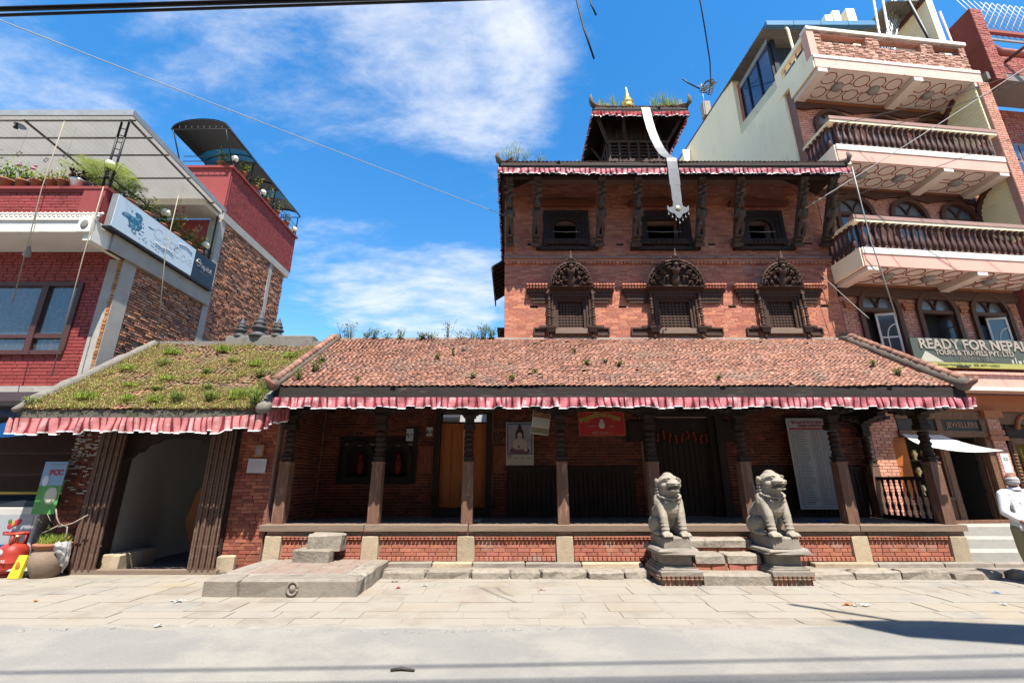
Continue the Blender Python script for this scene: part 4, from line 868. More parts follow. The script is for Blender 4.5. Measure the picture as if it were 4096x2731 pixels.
MB().lathe((0, 0, 0), [(.075, 0), (.07, .012), (.04, .025), (.01, .028)], 14, 0, T(4.0, 9.52, 7.84) @ Matrix.Rotation(R(90), 4, 'X')).build('medallion', brass, en)
for x, z in ((3.76, 7.76), (3.84, 7.68), (3.92, 7.6), (4.08, 7.6), (4.16, 7.68), (4.24, 7.76), (4.0, 7.52)): MB().tube([(x, 9.53, z), (x, 9.53, z - .05)], .004, 4).lathe((x, 9.53, z - .1), [(.026, 0), (.022, .02), (.012, .045), (.004, .055)], 8).build('bell', bm, en)
# ---------------------------------------------------------------- passage building with mossy roof
QB = root('passage_building', 'low brick gateway building with a mossy tiled roof and an open passage', 'building', (-6.6, 9, 0))
QY = 8.95
for x0, x1 in ((-8.45, -7.72), (-5.25, -4.56)):
    MB().box(x0, x1, QY + .03, QY + .5, 0, 3.0).build('wall', mortar_t, QB)
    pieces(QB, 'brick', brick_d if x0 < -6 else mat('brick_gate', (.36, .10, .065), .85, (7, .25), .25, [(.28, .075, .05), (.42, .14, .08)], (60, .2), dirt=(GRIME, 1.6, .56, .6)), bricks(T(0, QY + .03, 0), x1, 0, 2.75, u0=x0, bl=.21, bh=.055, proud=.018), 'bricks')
pl = MB()
for _ in range(90):
    x = random.uniform(-8.4, -7.8); z = random.gauss(2.05, .3); s = random.uniform(.02, .07)
    if z < 2.7: pl.box(x - s, x + s, QY - .012, QY + .01, z - .014, z + .014)
pl.build('flaking_plaster', mat('old_plaster', (.42, .38, .33), .9, (6, .3)), QB, kind='stuff')
MB().rock(-5.28, -4.95, QY - .06, QY + .2, 0, .3, .03, .02).build('corner_stone', stone_y, QB)
# timber frame of the gate and carved lintel
b = MB(); b.box(-7.72, -7.5, QY - .03, QY + .3, 0, 2.75); b.build('jamb', wood_d, QB); b = MB(); b.box(-5.42, -5.25, QY - .03, QY + .3, 0, 2.75); b.build('jamb', wood_d, QB)
MB().box(-8.0, -5.0, QY - .05, QY + .3, 2.52, 2.78).build('lintel', wood_d, QB)
b = MB(); poly = [(-7.5, 2.52), (-7.5, 1.95), (-7.38, 2.0), (-7.3, 2.1), (-7.2, 2.12), (-7.1, 2.25), (-6.95, 2.28), (-6.85, 2.36), (-6.5, 2.38), (-6.1, 2.36), (-6.0, 2.28), (-5.85, 2.25), (-5.75, 2.12), (-5.6, 2.1), (-5.5, 2.0), (-5.42, 1.95), (-5.42, 2.52)]
b.prism(poly[::-1], QY + .1, QY + .2); b.build('carved_arch', wood_d, QB)
# passage interior: pale tiled wall, inner shrine wall, floor, ceiling
lime = mat('limewashed_wall', (.30, .285, .265), .9, (1.5, .12), bump=(20, .1))
MB().box(-7.6, -7.45, QY + .3, 14.5, 0, 3.0).build('passage_wall', lime, QB); MB().box(-5.35, -5.2, QY + .3, 11.2, 0, 3.0).build('passage_wall', brick_d, QB)
MB().box(-7.44, -4.6, QY + .31, 14.5, 2.72, 2.85).build('passage_ceiling', wood_d, QB); MB().box(-7.44, -4.6, QY - .1, 14.5, -.02, .03).build('passage_floor', mat('passage_floor', (.16, .14, .12), .8, (2, .3)), QB)
MB().box(-7.44, -4.6, 14.5, 14.6, 0, 3).build('passage_end', mat('passage_end', (.22, .21, .2), .9, (2, .2)), QB)
b = MB(); b.prism([(-6.55, .03), (-6.85, .75), (-6.72, 1.35), (-6.25, 1.95), (-5.95, 2.3), (-5.36, 2.5), (-5.36, .03)][::-1], 10.2, 10.7, 'y'); b.build('shrine_wall', mat('shrine_plaster', (.40, .20, .08), .8, (3, .3), dirt=((.10, .05, .03), 3, .55, .6)), QB)
g = MB()
for k in range(60): a = random.random(); g.ell((-6.45 + random.random() * .8, 10.17, .9 + random.random() * .9), (.035, .02, .035), 6, 5)
g.build('offering_flowers', mat('gilt_flowers', (.45, .30, .08), .6, (9, .4), .4), QB, kind='stuff')
MB().rock(-7.44, -7.1, QY + .05, 9.9, .0, .3, .02, .01).build('threshold_block', stone_y, QB); MB().box(-7.8, -5.2, QY - .13, QY + .02, 0, .07).build('threshold', wood_h, QB)
# folded collapsible gates
for x0, x1, y, lb in ((-7.86, -7.36, QY - .10, 'folded brown collapsible iron gate at the left of the passage'), (-5.74, -5.26, QY - .10, 'folded brown collapsible iron gate at the right of the passage')):
    o = root('folding_gate', lb, 'gate', (x0, y, 0), 'folded passage gates'); n = 9; st = (x1 - x0) / n; gm = mat('gate_iron', (.15, .085, .06), .7, (4, .3), bump=(40, .15), stretch=(1, 1, 3), dirt=((.26, .17, .13), 5, .55, .6))
    for k in range(n):
        x = x0 + k * st; MB().box(x, x + st * .62, y - .02 - .02 * (k % 2), y + .012 - .02 * (k % 2), .06, 2.5).build('gate_bar', gm, o)
    MB().box(x0, x1, y - .01, y + .02, .07, .1).box(x0, x1, y - .01, y + .02, .45, .47).build('gate_link', gm, o)
# roof
E4 = Vector((0, 8.12, 2.80)); RG4 = Vector((0, 10.75, 4.78)); QX0, QX1 = -8.85, -4.40
s4 = (RG4 - E4); SL4 = s4.length; s4.normalize(); n4 = Vector((0, -s4.z, s4.y)); b = MB()
b.add([(x, *(p - n4 * t)[1:]) for t in (.09, .02) for x, p in ((QX0, E4), (QX1, E4), (QX1, RG4), (QX0, RG4))], [(0, 3, 2, 1), (4, 5, 6, 7), (0, 1, 5, 4), (1, 2, 6, 5), (2, 3, 7, 6), (3, 0, 4, 7)])
R4 = b.build('roof', ridge_m, QB)
pieces(R4, 'roof_tile', tile_moss, tiles(E4, s4, n4, QX0 + .05, QX1 - .02, SL4, .1, .085, .036, .07, 2.0, skip=.02), 'roof_tiles', me=tm2)
b = MB(); b.box(QX0 + .02, QX1 - .02, 8.13, 8.19, 2.60, 2.79); b.build('fascia', mat('eave_concrete', (.17, .15, .12), .95, (5, .35), bump=(25, .6), dirt=((.08, .085, .04), 4, .52, .7)), QB)
b = MB(); b.box(QX1 - .06, QX1 - .01, 8.2, 9.4, 2.62, 2.75); b.build('fascia', fascia_m, QB)
def verge4(x, w, k0=-.1, k1=None):
    b = MB(); n = 20; pts = []; k1 = k1 or SL4
    for k in range(n + 1):
        t = k0 + (k1 - k0) * k / n; pts.append(E4 + s4 * t + n4 * (.03 + random.uniform(-.01, .01)) + Vector((x + random.uniform(-.012, .012), 0, 0)))
    b.tube(pts, [w * random.uniform(.85, 1.1) * min(1, .45 + .3 * i) for i, _ in enumerate(pts)], 9); return b.build('verge_ridge', mat('mossy_mortar', (.26, .235, .20), .95, (6, .3), bump=(22, .7), dirt=[((.10, .09, .07), 5, .55, .6), ((.15, .17, .06), 4, .6, .6)]), QB)
verge4(QX0 + .05, .10); verge4(QX1 - .06, .13, -.1, 1.0)
MB().box(QX0, QX1, 10.7, 10.95, 4.66, 4.86).build('ridge_cap', conc_d, QB); MB().box(QX0, QX1, 10.95, 11.1, 2.5, 4.8).build('back_wall', brick_d, QB)
MB().rock(-7.05, -4.9, 10.66, 10.98, 4.70, 5.0, .02, .01).build('ridge_plinth', conc_d, QB)
for x, s in ((-6.78, .8), (-6.33, 1.08), (-5.86, .8)):
    MB().lathe((x, 10.8, 4.98), [(r * s, z * s) for r, z in [(.2, 0), (.19, .05), (.12, .12), (.11, .16), (.17, .2), (.18, .24), (.10, .28), (.13, .32), (.14, .36), (.08, .4), (.095, .43), (.10, .46), (.06, .5), (.05, .56), (.02, .62), (.006, .68)]], 14).build('roof_spire', mat('spire_slate', (.10, .10, .105), .7, (8, .25), bump=(40, .2)), QB)
for k in range(9): MB().tube([(QX0 + .3 + k * .5, 8.25, 2.72), (QX0 + .3 + k * .5, 9.4, 3.55)], .05, 4, smooth=False).build('rafter', wood_d, R4)
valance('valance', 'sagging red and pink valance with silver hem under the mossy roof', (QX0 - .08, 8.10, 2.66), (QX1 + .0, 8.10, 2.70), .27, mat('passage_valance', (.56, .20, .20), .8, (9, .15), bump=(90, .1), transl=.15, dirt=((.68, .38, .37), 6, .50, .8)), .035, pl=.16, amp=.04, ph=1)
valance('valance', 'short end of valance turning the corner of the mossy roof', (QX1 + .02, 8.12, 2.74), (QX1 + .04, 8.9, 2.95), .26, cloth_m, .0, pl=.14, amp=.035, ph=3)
# moss, grass and weeds on the roofs
def roofpt(E, s, n, x, t, off=.03): p = E + s * t + n * off; return (x, p.y, p.z)
ms = MB()
for _ in range(9500):
    x = random.uniform(QX0 + .1, QX1 - .1); t = SL4 * random.random() ** 1.25
    d_ = mnoise.noise((x * 1.1, t * 1.6, .3)) + .55 * mnoise.noise((x * 3.3, t * 3.7, 1.7)) + .42 - .28 * (t / SL4) - .12 * (x + 6.7) / 2.3
    if d_ < .0: continue
    p = roofpt(E4, s4, n4, x, t)
    blades(ms, p, .06, 3, .015, .035 + .05 * max(0, d_), .012, 1.5, random.choice((0, 2, 2, 2, 2, 2)))
    leaves(ms, (p[0], p[1], p[2] + .005), (.06, .06, .012), 4, .02, .045, random.choice((0, 0, 2, 2, 2, 2)))
ms.build('roof_moss', leafs, kind='stuff', label='moss, dry grass and creeping weeds over the mossy roof tiles')
lab = 'bright weed clump'
for x, t, r, h in ((-8.7, .12, .16, .14), (-7.9, .35, .2, .15), (-7.1, .3, .13, .12), (-6.55, .25, .13, .14), (-6.15, .2, .17, .2), (-5.55, .25, .16, .2), (-5.1, .35, .15, .24), (-8.2, 1.7, .16, .12), (-7.6, 1.9, .22, .16), (-7.0, 1.2, .13, .1), (-6.4, 1.5, .14, .1), (-5.6, 1.9, .15, .16), (-5.2, 1.35, .14, .16), (-7.9, 2.6, .2, .16), (-6.8, 2.75, .16, .16), (-6.2, 2.1, .14, .1), (-6.9, .75, .14, .07), (-7.5, .9, .16, .07), (-5.05, 2.4, .16, .14), (-5.9, .75, .13, .08)):
    clump(roofpt(E4, s4, n4, x, t), r, h, place(lab, 'the mossy roof', x, QX0, QX1, t, SL4), 'weeds on the mossy roof', 'leaf' if random.random() < .6 else 'grass', int(330 * r / .15), (.02, .045), mix=random.choice(((0, 0, 2), (0, 1), (0, 0, 1))))
clump((QX1 - .18, 8.05, 2.9), .2, .28, 'lush green bush hanging at the corner between the two roofs', None, n=420, s=(.025, .05), mix=(0, 0, 1), name='corner_bush', cat='bush'); clump((QX1 - .25, 8.6, 3.15), .28, .26, 'grey-green weed bush below the left end of the porch roof', None, n=420, s=(.025, .05), mix=(1, 1, 0, 3), name='corner_bush', cat='bush')
lab = 'leafy weed'
for x, t, r, h in ((-4.05, .25, .14, .2), (-3.9, .7, .15, .2), (-4.0, 1.2, .12, .18), (-1.6, 1.45, .08, .1), (-.75, .35, .08, .08), (.0, .2, .08, .1), (.45, .6, .05, .07), (1.55, 1.1, .10, .08), (2.2, 1.0, .10, .09), (1.95, 1.2, .06, .06), (3.9, .25, .07, .06), (7.5, .5, .13, .12), (7.35, .95, .12, .12), (-2.9, .2, .05, .06), (1.4, 1.9, .06, .07), (-1.3, 1.75, .05, .12)):
    clump(roofpt(E, sd_, nr, x, t, .04), r, h, place(lab, 'the porch roof tiles', x, X0, X1, t, SL), 'weeds on the porch roof', 'leaf', int(900 * r), (.03, .06), mix=(1, 1, 0, 3))
lab = 'thin wild weed'
for x, h in ((-4.2, .35), (-3.9, .45), (-3.6, .3), (-3.3, .25), (-3.0, .2), (-2.7, .25), (-2.0, .2), (-1.5, .42), (-1.3, .3), (-1.0, .2), (-.7, .3), (-.5, .35), (-2.3, .15)):
    clump((x + random.uniform(-.12, .12), 10.74 + random.uniform(-.06, .06), 4.93), random.uniform(.13, .26), h * random.uniform(.7, 1.2), place(lab, 'the open left stretch of porch ridge', x, -4.3, -.3), 'weeds on the porch ridge', 'leaf', random.randint(90, 220), (.03, .065), mix=(1, 0, 2, 3, 1))
lab = 'feathery weed'
for x, h in ((-.15, .5), (.1, .6), (.35, .4), (.75, .25), (.0, .35)): clump((x, EY + .25, EZ + .16), .2, h, place(lab, 'the tower roof corner tuft', x, -.25, .85), 'weeds on the tower corner', 'leaf', 110, (.02, .05), mix=(0, 0, 2, 1))
lab = 'dry grass tuft'
for x, h in ((2.75, .3), (3.1, .4), (3.4, .2), (4.4, .45), (4.7, .6), (4.9, .4), (5.1, .3)): clump((x, 11.25, PE + .25), .14, h, place(lab, 'the small top roof', x, 2.5, 5.25), 'grass on the top roof', 'grass', 60, mix=(2, 0))
# ---------------------------------------------------------------- restaurant building on the left
LB = root('restaurant_building', 'red painted brick restaurant with rough brick side wall and plant-filled terrace', 'building', (-9.5, 10, 0))
LX, LY = -9.5, 10.0
wh = [(-13.6, -10.25, 4.4, 6.12)]
b = MB(T(0, LY, 0)); holed(b, LX, 3.5, 6.94, .03, .3, wh, u0=-15); b.build('front_wall', mortar_r, LB)
pieces(LB, 'brick', redp, bricks(T(0, LY + .03, 0), LX, 3.6, 6.92, wh, u0=-13.5, bl=.24, bh=.07, gap=.012, proud=.014, jit=.003), 'bricks')
pieces(LB, 'corner_brick', mat('raw_corner_brick', (.50, .20, .06), .9, (9, .3), .3), bricks(T(0, LY + .0, 0), LX + .05, 3.6, 6.9, u0=LX - .06, bl=.2, bh=.07, gap=.02, dep=.12, proud=.012, jit=.012), 'corner_bricks')
f = MB(); f.box(-13.6, -10.25, LY - .02, LY + .14, 6.02, 6.12); f.box(-13.6, -10.25, LY - .05, LY + .14, 4.32, 4.42); f.box(-10.36, -10.25, LY - .02, LY + .14, 4.42, 6.02); f.box(-11.2, -11.05, LY - .015, LY + .13, 4.42, 6.02); f.box(-13.6, -11.2, LY - .01, LY + .12, 4.72, 4.8); f.box(-11.05, -10.36, LY - .01, LY + .12, 4.72, 4.8)
f.box(-11.1, -10.36, LY, LY + .12, 4.8, 4.83); wn_ = f.build('window', mat('maroon_frame', (.10, .035, .03), .5, (4, .2), bump=None), LB)
for x0, x1, z0, z1 in ((-13.6, -11.2, 4.8, 6.02), (-11.05, -10.36, 4.83, 6.02), (-13.6, -11.2, 4.42, 4.72), (-11.05, -10.36, 4.42, 4.72)): MB().box(x0, x1, LY + .05, LY + .06, z0, z1).build('pane', mat('clear_pane', (.9, .92, .95), .02, (2, .05), bump=None, trans=.97, spec=.3), wn_)
lace = mat('lace_curtain', (.07, .09, .13), .9, (12, .5), bump=None, dirt=((.26, .29, .35), 14, .54, .8))
cu = MB(); cu.grid(lambda u, v: (-13.6 + 2.6 * u, LY + .16 + .025 * math.sin(u * 60), 4.4 + 1.62 * v), 90, 2); cu.build('curtain', lace, wn_); cu = MB(); cu.grid(lambda u, v: (-11.05 + .75 * u, LY + .16 + .025 * math.sin(u * 24), 4.4 + 1.62 * v), 30, 2); cu.build('curtain', lace, wn_)
MB().box(-15, LX, LY + .2, LY + .28, 4.0, 6.9).build('room_back', dark, LB)
# terrace slab, soffit, moulded edge and parapet
MB().box(-15, -9.43, 9.07, LY + .03, 6.94, 7.22).build('terrace_slab', white_p, LB); MB().box(-9.5, -9.36, 9.5, 13.1, 6.72, 7.14).build('edge_beam', conc, LB)
MB().box(-9.62, -9.42, 9.06, LY + .02, 6.72, 6.94).build('edge_bracket', white_p, LB)
b = MB(); b.box(-15, -9.42, 9.03, 9.1, 7.22, 7.3); eb = b.build('moulded_edge', white_p, LB)
for k in range(52):
    x = -15 + k * .108
    for r_ in (0, 1): MB().tube([(x + r_ * .05, 9.06, 7.33 + r_ * .06), (x + r_ * .05 + .1, 9.04, 7.31 + r_ * .06), (x + r_ * .05 + .12, 9.06, 7.35 + r_ * .06)], .03, 5).build('carved_leaf', white_p, eb)
MB().box(-9.75, -9.45, 8.99, 9.08, 6.9, 7.26).build('carved_corner_block', white_p, LB)
MB().ell((-9.6, 8.985, 7.08), (.09, .02, .12), 8, 6).build('rosette', conc_d, LB)
MB().box(-15, -9.95, 9.14, 9.3, 7.22, 8.0).build('parapet', mortar_r, LB)
pieces(LB, 'brick', redp, bricks(T(0, 9.14, 0), -9.95, 7.45, 8.0, u0=-13.2, bl=.24, bh=.07, gap=.012, proud=.014, jit=.003), 'bricks')
MB().box(-9.95, -9.44, 9.08, 9.34, 7.22, 8.06).build('parapet_pier', redp_b, LB); MB().box(-15, -9.40, 9.06, 9.36, 8.0 + .06, 8.13).build('coping', redp_b, LB); MB().box(-15, -9.95, 9.1, 9.33, 8.0, 8.06).build('coping', redp_b, LB)
MB().box(-9.6, -9.44, 9.34, 13.0, 7.14, 8.06).build('side_parapet', redp_b, LB); MB().box(-9.64, -9.40, 9.36, 13.0, 8.06, 8.12).build('coping', mat('coping_brown', (.30, .12, .085), .8, (4, .25)), LB)
MB().box(-14, -9.6, 9.36, 13.0, 7.0, 7.2).build('terrace_floor', conc, LB)
# rough brick side wall between concrete frames
MB().box(LX - .35, LX - .02, LY + .31, 13.0, 2.8, 6.95).build('side_wall', mortar_g, LB); MB().box(LX - .35, LX - .02, 13.001, 17.3, 2.8, 9.69).build('side_wall', mortar_g, LB)
SF = FR((LX, LY, 0), (0, 1), (-1, 0)); sh_ = [(0, .42, 0, 20), (2.95, 3.22, 0, 20), (6.1, 6.3, 0, 20), (0, 3.2, 6.7, 7.2), (0, 3.2, 7.1, 20), (3.0, 8, 5.45, 5.75)]
pieces(LB, 'rough_brick', brick_l, bricks(SF, 7.25, 3.2, 9.72, sh_, bl=.2, bh=.05, gap=.022, dep=.06, proud=.03, jit=.022, skip=.02), 'rough_bricks')
for y0, y1, z0, z1 in ((LY + .0, LY + .4, 2.8, 6.72), (12.95, 13.22, 2.8, 9.7), (16.1, 16.3, 2.8, 9.7)): MB().box(LX - .3, LX + .05, y0 + .002, y1, z0, z1).build('column', conc, LB)
MB().box(LX - .3, LX + .045, 13.22, 17.3, 5.48, 5.74).build('beam', conc_d, LB); MB().box(LX - .3, LX + .08, 13.0, 17.5, 9.7, 9.98).build('beam', conc, LB)
# rear block with red parapet
MB().box(-14.5, LX - .36, 13.0, 13.2, 6.9, 9.7).build('rear_wall', redp_b, LB); MB().box(-11.2, LX + .06, 12.95, 13.12, 9.98, 11.62).build('rear_parapet', redp_b, LB); MB().box(LX - .1, LX + .07, 13.12, 17.6, 9.985, 11.62).build('rear_parapet', redp_b, LB)
pieces(LB, 'brick', redp, bricks(FR((LX + .07, 13.0, 0), (0, 1), (-1, 0)), 4.6, 10.0, 11.6, bl=.24, bh=.07, gap=.012, proud=.012, jit=.003), 'bricks')
MB().box(-11.3, LX + .14, 12.88, 13.16, 11.62, 11.70).build('coping', redp_b, LB); MB().box(LX - .14, LX + .15, 13.16, 17.66, 11.62, 11.70).build('coping', redp_b, LB)
MB().box(-14.5, LX + .02, 12.2, 13.0, 9.72, 9.97).build('rear_slab', white_p, LB)
f = MB(); f.box(-11.0, -10.3, 12.96, 13.02, 7.9, 8.9); o = f.build('rear_window', wood_d, LB); MB().box(-10.92, -10.38, 12.94, 12.965, 7.97, 8.83).build('pane', mat('frosted_pane', (.55, .58, .6), .3, (3, .1), bump=None), o)
# pergola of steel posts with translucent sheet
PG = root('pergola', 'steel terrace pergola roofed with grey translucent sheet', 'pergola', (-11, 10, 7.2))
def pz(y): return 10.08 - (y - 9.1) * .07
sheet = mat('fibreglass_sheet', (.42, .40, .36), .6, (1.5, .15), bump=None, transl=.45)
b = MB(); b.grid(lambda u, v: (-15 + 5.75 * u, 9.0 + 3.8 * v, pz(9.0 + 3.8 * v) + .08 + .006 * math.sin(u * 230)), 240, 3); b.build('roof_sheet', sheet, PG)
MB().box(-15, -9.25, 8.96, 9.0, pz(9.0) - .02, pz(9.0) + .14).build('fascia', grey_metal, PG); b = MB(); b.add([(-9.25, 8.96, pz(9) - .02), (-9.25, 12.8, pz(12.8) - .02), (-9.25, 12.8, pz(12.8) + .11), (-9.25, 8.96, pz(9) + .14), (-9.22, 8.96, pz(9) - .02), (-9.22, 12.8, pz(12.8) - .02), (-9.22, 12.8, pz(12.8) + .11), (-9.22, 8.96, pz(9) + .14)], [(3, 2, 1, 0), (4, 5, 6, 7), (0, 1, 5, 4), (1, 2, 6, 5), (2, 3, 7, 6), (3, 0, 4, 7)]); b.build('fascia', grey_metal, PG)
tb = mat('tube_steel', (.22, .20, .19), .5, (6, .25), metal=.3, bump=None)
for y in (9.15, 9.7, 10.3, 11.2, 12.3): MB().tube([(-15, y, pz(y)), (-9.3, y, pz(y))], .022, 6).build('purlin', tb, PG)
for x in (-9.4, -12.0): MB().tube([(x, 9.1, pz(9.1) - .03), (x, 12.8, pz(12.8) - .03)], .03, 6).build('rafter', tb, PG)
for x, y in ((-9.5, 9.2), (-9.68, 9.2), (-9.5, 12.85), (-13.5, 9.2)):
    MB().tube([(x, y, 8.13), (x, y, pz(y))], .025, 6).build('post', black, PG)
for k in range(9): MB().tube([(-9.5, 9.2, 8.25 + k * .2), (-9.68, 9.2, 8.3 + k * .2)], .012, 5).build('lattice_bar', black, PG)
RL = root('terrace_railing', 'black iron railing along the restaurant terrace', 'railing', (-9.5, 9.2, 8.1))
for z in (8.28, 8.45): MB().tube([(-15, 9.2, z), (-9.55, 9.2, z)], .014, 5).build('rail', black, RL); MB().tube([(-9.52, 9.2, z), (-9.52, 13.0, z)], .014, 5).build('rail', black, RL)
for k in range(5): MB().tube([(-9.55 - k * 1.1, 9.2, 8.12), (-9.55 - k * 1.1, 9.2, 8.45)], .014, 5).build('baluster', black, RL); MB().tube([(-9.52, 9.6 + k * .8, 8.12), (-9.52, 9.6 + k * .8, 8.5)], .014, 5).build('baluster', black, RL)
# vaulted black canopy with blue panels on the rear terrace
VC = root('vaulted_canopy', 'black arched canopy with blue translucent panels on the rear terrace', 'canopy', (-10.3, 15, 11.7))
cvb = mat('canopy_black', (.02, .022, .028), .45, (3, .2), bump=None); cvu = mat('canopy_blue', (.03, .30, .45), .3, (3, .15), bump=None, transl=.6)
for i, (y0, y1) in enumerate(((12.3, 13.7), (13.7, 14.35), (14.35, 16.1), (16.1, 16.7), (16.7, 17.6))):
    b = MB()
    for t in (0, .025): b.grid(lambda u, v: (-10.3 - .95 * math.cos(math.pi * u), y0 + (y1 - y0) * v, 12.68 + .38 * math.sin(math.pi * u) + t), 14, 1)
    b.build('canopy_panel', cvu if i % 2 else cvb, VC)
for y in (12.32, 14.0, 15.6, 17.58):
    MB().tube([(-10.3 - .95 * math.cos(math.pi * k / 12), y, 12.66 + .38 * math.sin(math.pi * k / 12)) for k in range(13)], .02, 5).build('hoop', black, VC); MB().tube([(-11.25, y, 12.66), (-9.35, y, 12.66)], .018, 5).build('tie', black, VC)
    for x in (-11.2, -9.45): MB().tube([(x, max(y, 12.98), 11.7), (x, y, 12.66)], .022, 5).build('post', black, VC)
for x in (-11.25, -9.35): MB().tube([(x, 12.3, 12.67), (x, 17.6, 12.67)], .02, 5).build('eave_tube', black, VC)
for k in range(8): MB().tube([(-11.0 + k * .2, 12.32, 12.62), (-11.0 + k * .2, 12.32, 12.8)], .01, 4).build('lattice_bar', black, VC)
R2L = root('rear_railing', 'black iron railing on the rear terrace parapet', 'railing', (-9.4, 15, 11.7))
for z in (11.95, 12.15): MB().tube([(-9.42, 13.0, z), (-9.42, 17.6, z)], .014, 5).build('rail', black, R2L); MB().tube([(-11.2, 13.0, z), (-9.42, 13.0, z)], .014, 5).build('rail', black, R2L)
for k in range(8): MB().tube([(-9.42, 13.1 + k * .63, 11.7), (-9.42, 13.1 + k * .63, 12.15)], .014, 5).build('baluster', black, R2L)
globe = mat('globe_lamp', (.80, .74, .58), .35, (3, .08), bump=None)
for x, y, z, lb in ((-9.45, 13.0, 12.05, 'cream globe lamp on the front corner of the rear terrace'), (-9.5, 10.9, 8.6, 'cream globe lamp midway above the long drink sign'), (-9.5, 12.6, 8.55, 'cream globe lamp at the far end of the long drink sign'), (-9.42, 14.8, 11.98, 'cream globe lamp midway along the rear parapet'), (-9.42, 17.4, 11.95, 'cream globe lamp at the far end of the rear parapet'), (-9.6, 9.15, 8.78, 'cream globe lamp at the front corner of the terrace'), (-12.4, 9.3, 10.35, 'cream globe lamp on top of the pergola roof at far left')):
    o = root('globe_lamp', lb, 'lamp', (x, y, z - .3), 'cream globe lamps'); MB().ell((x, y, z), .115 if z > 8.3 else .1, 16, 10).build('globe', globe, o); MB().lathe((x, y, z - .36), [(.05, 0), (.05, .03), (.025, .05), (.02, .2), (.05, .23), (.05, .26)], 8).build('lamp_stem', black, o)
# long sign box on the terrace side
SG = root('sign_box', 'long pale sign box with faded drink lettering and a black end panel', 'sign', (-9.3, 11, 7.6))
MB().box(-9.40, -9.26, 9.22, 12.9, 7.18, 8.04).build('box', mat('sign_metal', (.30, .31, .33), .5, (4, .2), bump=None), SG)
SM = FR((-9.25, 9.22, 0), (0, 1), (-1, 0))
MB(SM).box(0.01, 2.72, -.004, .01, 7.2, 8.03).build('pale_panel', mat('sign_pale', (.56, .66, .72), .35, (1.5, .05), bump=None), SG); MB(SM).box(2.72, 3.67, -.003, .01, 7.2, 8.03).build('black_panel', mat('sign_black', (.035, .04, .05), .35, (1.5, .2), bump=None), SG)
MB().box(-9.42, -9.24, 9.2, 12.92, 7.13, 7.18).build('bottom_edge', black, SG)
bub = MB(SM)
for k in range(40):
    a = random.random() * 6.28; q = random.random() ** .5
    bub.ell((.58 + .36 * q * math.cos(a), -.006, 7.62 + .26 * q * math.sin(a)), (.02 + .05 * random.random(), .003, .015 + .04 * random.random()), 8, 4, random.choice((0, 0, 1, 2)))
for k in range(22): bub.ell((.75 + random.random() * .9, -.006, 7.3 + random.random() * .14), (.03, .003, .012), 7, 4, random.choice((1, 2)))
bub.ell((.6, -.005, 7.6), (.22, .003, .17), 14, 4, 0); bub.ell((1.05, -.005, 7.75), (.09, .003, .02), 8, 4, 0); bub.ell((1.15, -.005, 7.78), (.03, .003, .05), 8, 4, 1)
bub.build('splash_print', [flat('splash_blue', (.04, .22, .36)), flat('splash_pale', (.42, .60, .70)), flat('splash_grey', (.22, .35, .42))], SG)
lw = flat('sign_white', (.72, .76, .80))
text('Coca', .44, SM @ T(1.62, -.006, 7.72) , lw, 'lettering', SG, sx=1.0, bold=-.002, ext=.0008); text('Cola', .44, SM @ T(2.3, -.006, 7.58), lw, 'lettering', SG, sx=.95, bold=-.002, ext=.0008)
MB(SM).tube([(1.3, -.006, 7.48), (1.5, -.006, 7.45), (1.75, -.006, 7.5), (1.95, -.006, 7.44)], .014, 5).tube([(2.05, -.006, 7.86), (2.3, -.006, 7.92), (2.6, -.006, 7.84)], .014, 5).build('swash', lw, SG)
text('ठाकु.जो.बी.', .16, SM @ T(3.28, -.006, 7.66), flat('sign_offwhite', (.62, .62, .62)), 'lettering', SG, sx=.85); text('• ———   ———', .05, SM @ T(3.25, -.006, 7.5), MATS['sign_offwhite'], 'lettering', SG)
MB(SM).tube([(2.92 + .08 * math.cos(k * .3927), -.006, 7.72 + .1 * math.sin(k * .3927)) for k in range(17)], .012, 5).tube([(2.80, -.006, 7.72), (3.04, -.006, 7.72)], .02, 5).build('emblem', MATS['sign_offwhite'], SG)
# plants on the terraces
def pot_plant(x, y, z, lb, r=.13, h=.35, n=160, s=(.05, .11), mix=(0, 1), potm=clay_pot, flower=None, g=None):
    o = root('potted_plant', lb, 'plant', (x, y, z), g)
    MB().lathe((x, y, z), [(r * .7, 0), (r, .2), (r * 1.12, .2), (r * 1.12, .24), (r * .9, .24)], 12).build('pot', potm, o)
    b = MB()
    for _ in range(n):
        a = random.random() * 6.28; t = random.random(); q = r * 1.7 * (.3 + t) * math.sqrt(random.random()); leaves(b, (x + q * math.cos(a), y + q * math.sin(a), z + .24 + h * t * random.uniform(.6, 1)), (.02, .02, .02), 1, s[0], s[1], random.choice(mix))
    b.build('foliage', leafs + [flat('maroon_leaf', (.10, .015, .03))], o)
    st = MB()
    for _ in range(5): a = random.random() * 6.28; st.tube([(x, y, z + .2), (x + r * .6 * math.cos(a), y + r * .6 * math.sin(a), z + .24 + h * .8)], .006, 4)
    st.build('stem', leafs[1], o)
    if flower:
        for k in range(random.randint(2, 4)): a = random.random() * 6.28; MB().ell((x + r * math.cos(a), y + r * math.sin(a) - .05, z + .25 + h * random.uniform(.7, 1.1)), (.035, .035, .03), 8, 6).build('flower', flat('flower_%s' % flower, {'red': (.6, .03, .03), 'pink': (.75, .18, .30)}[flower]), o)
    return o
GP = 'potted plants on the terraces'
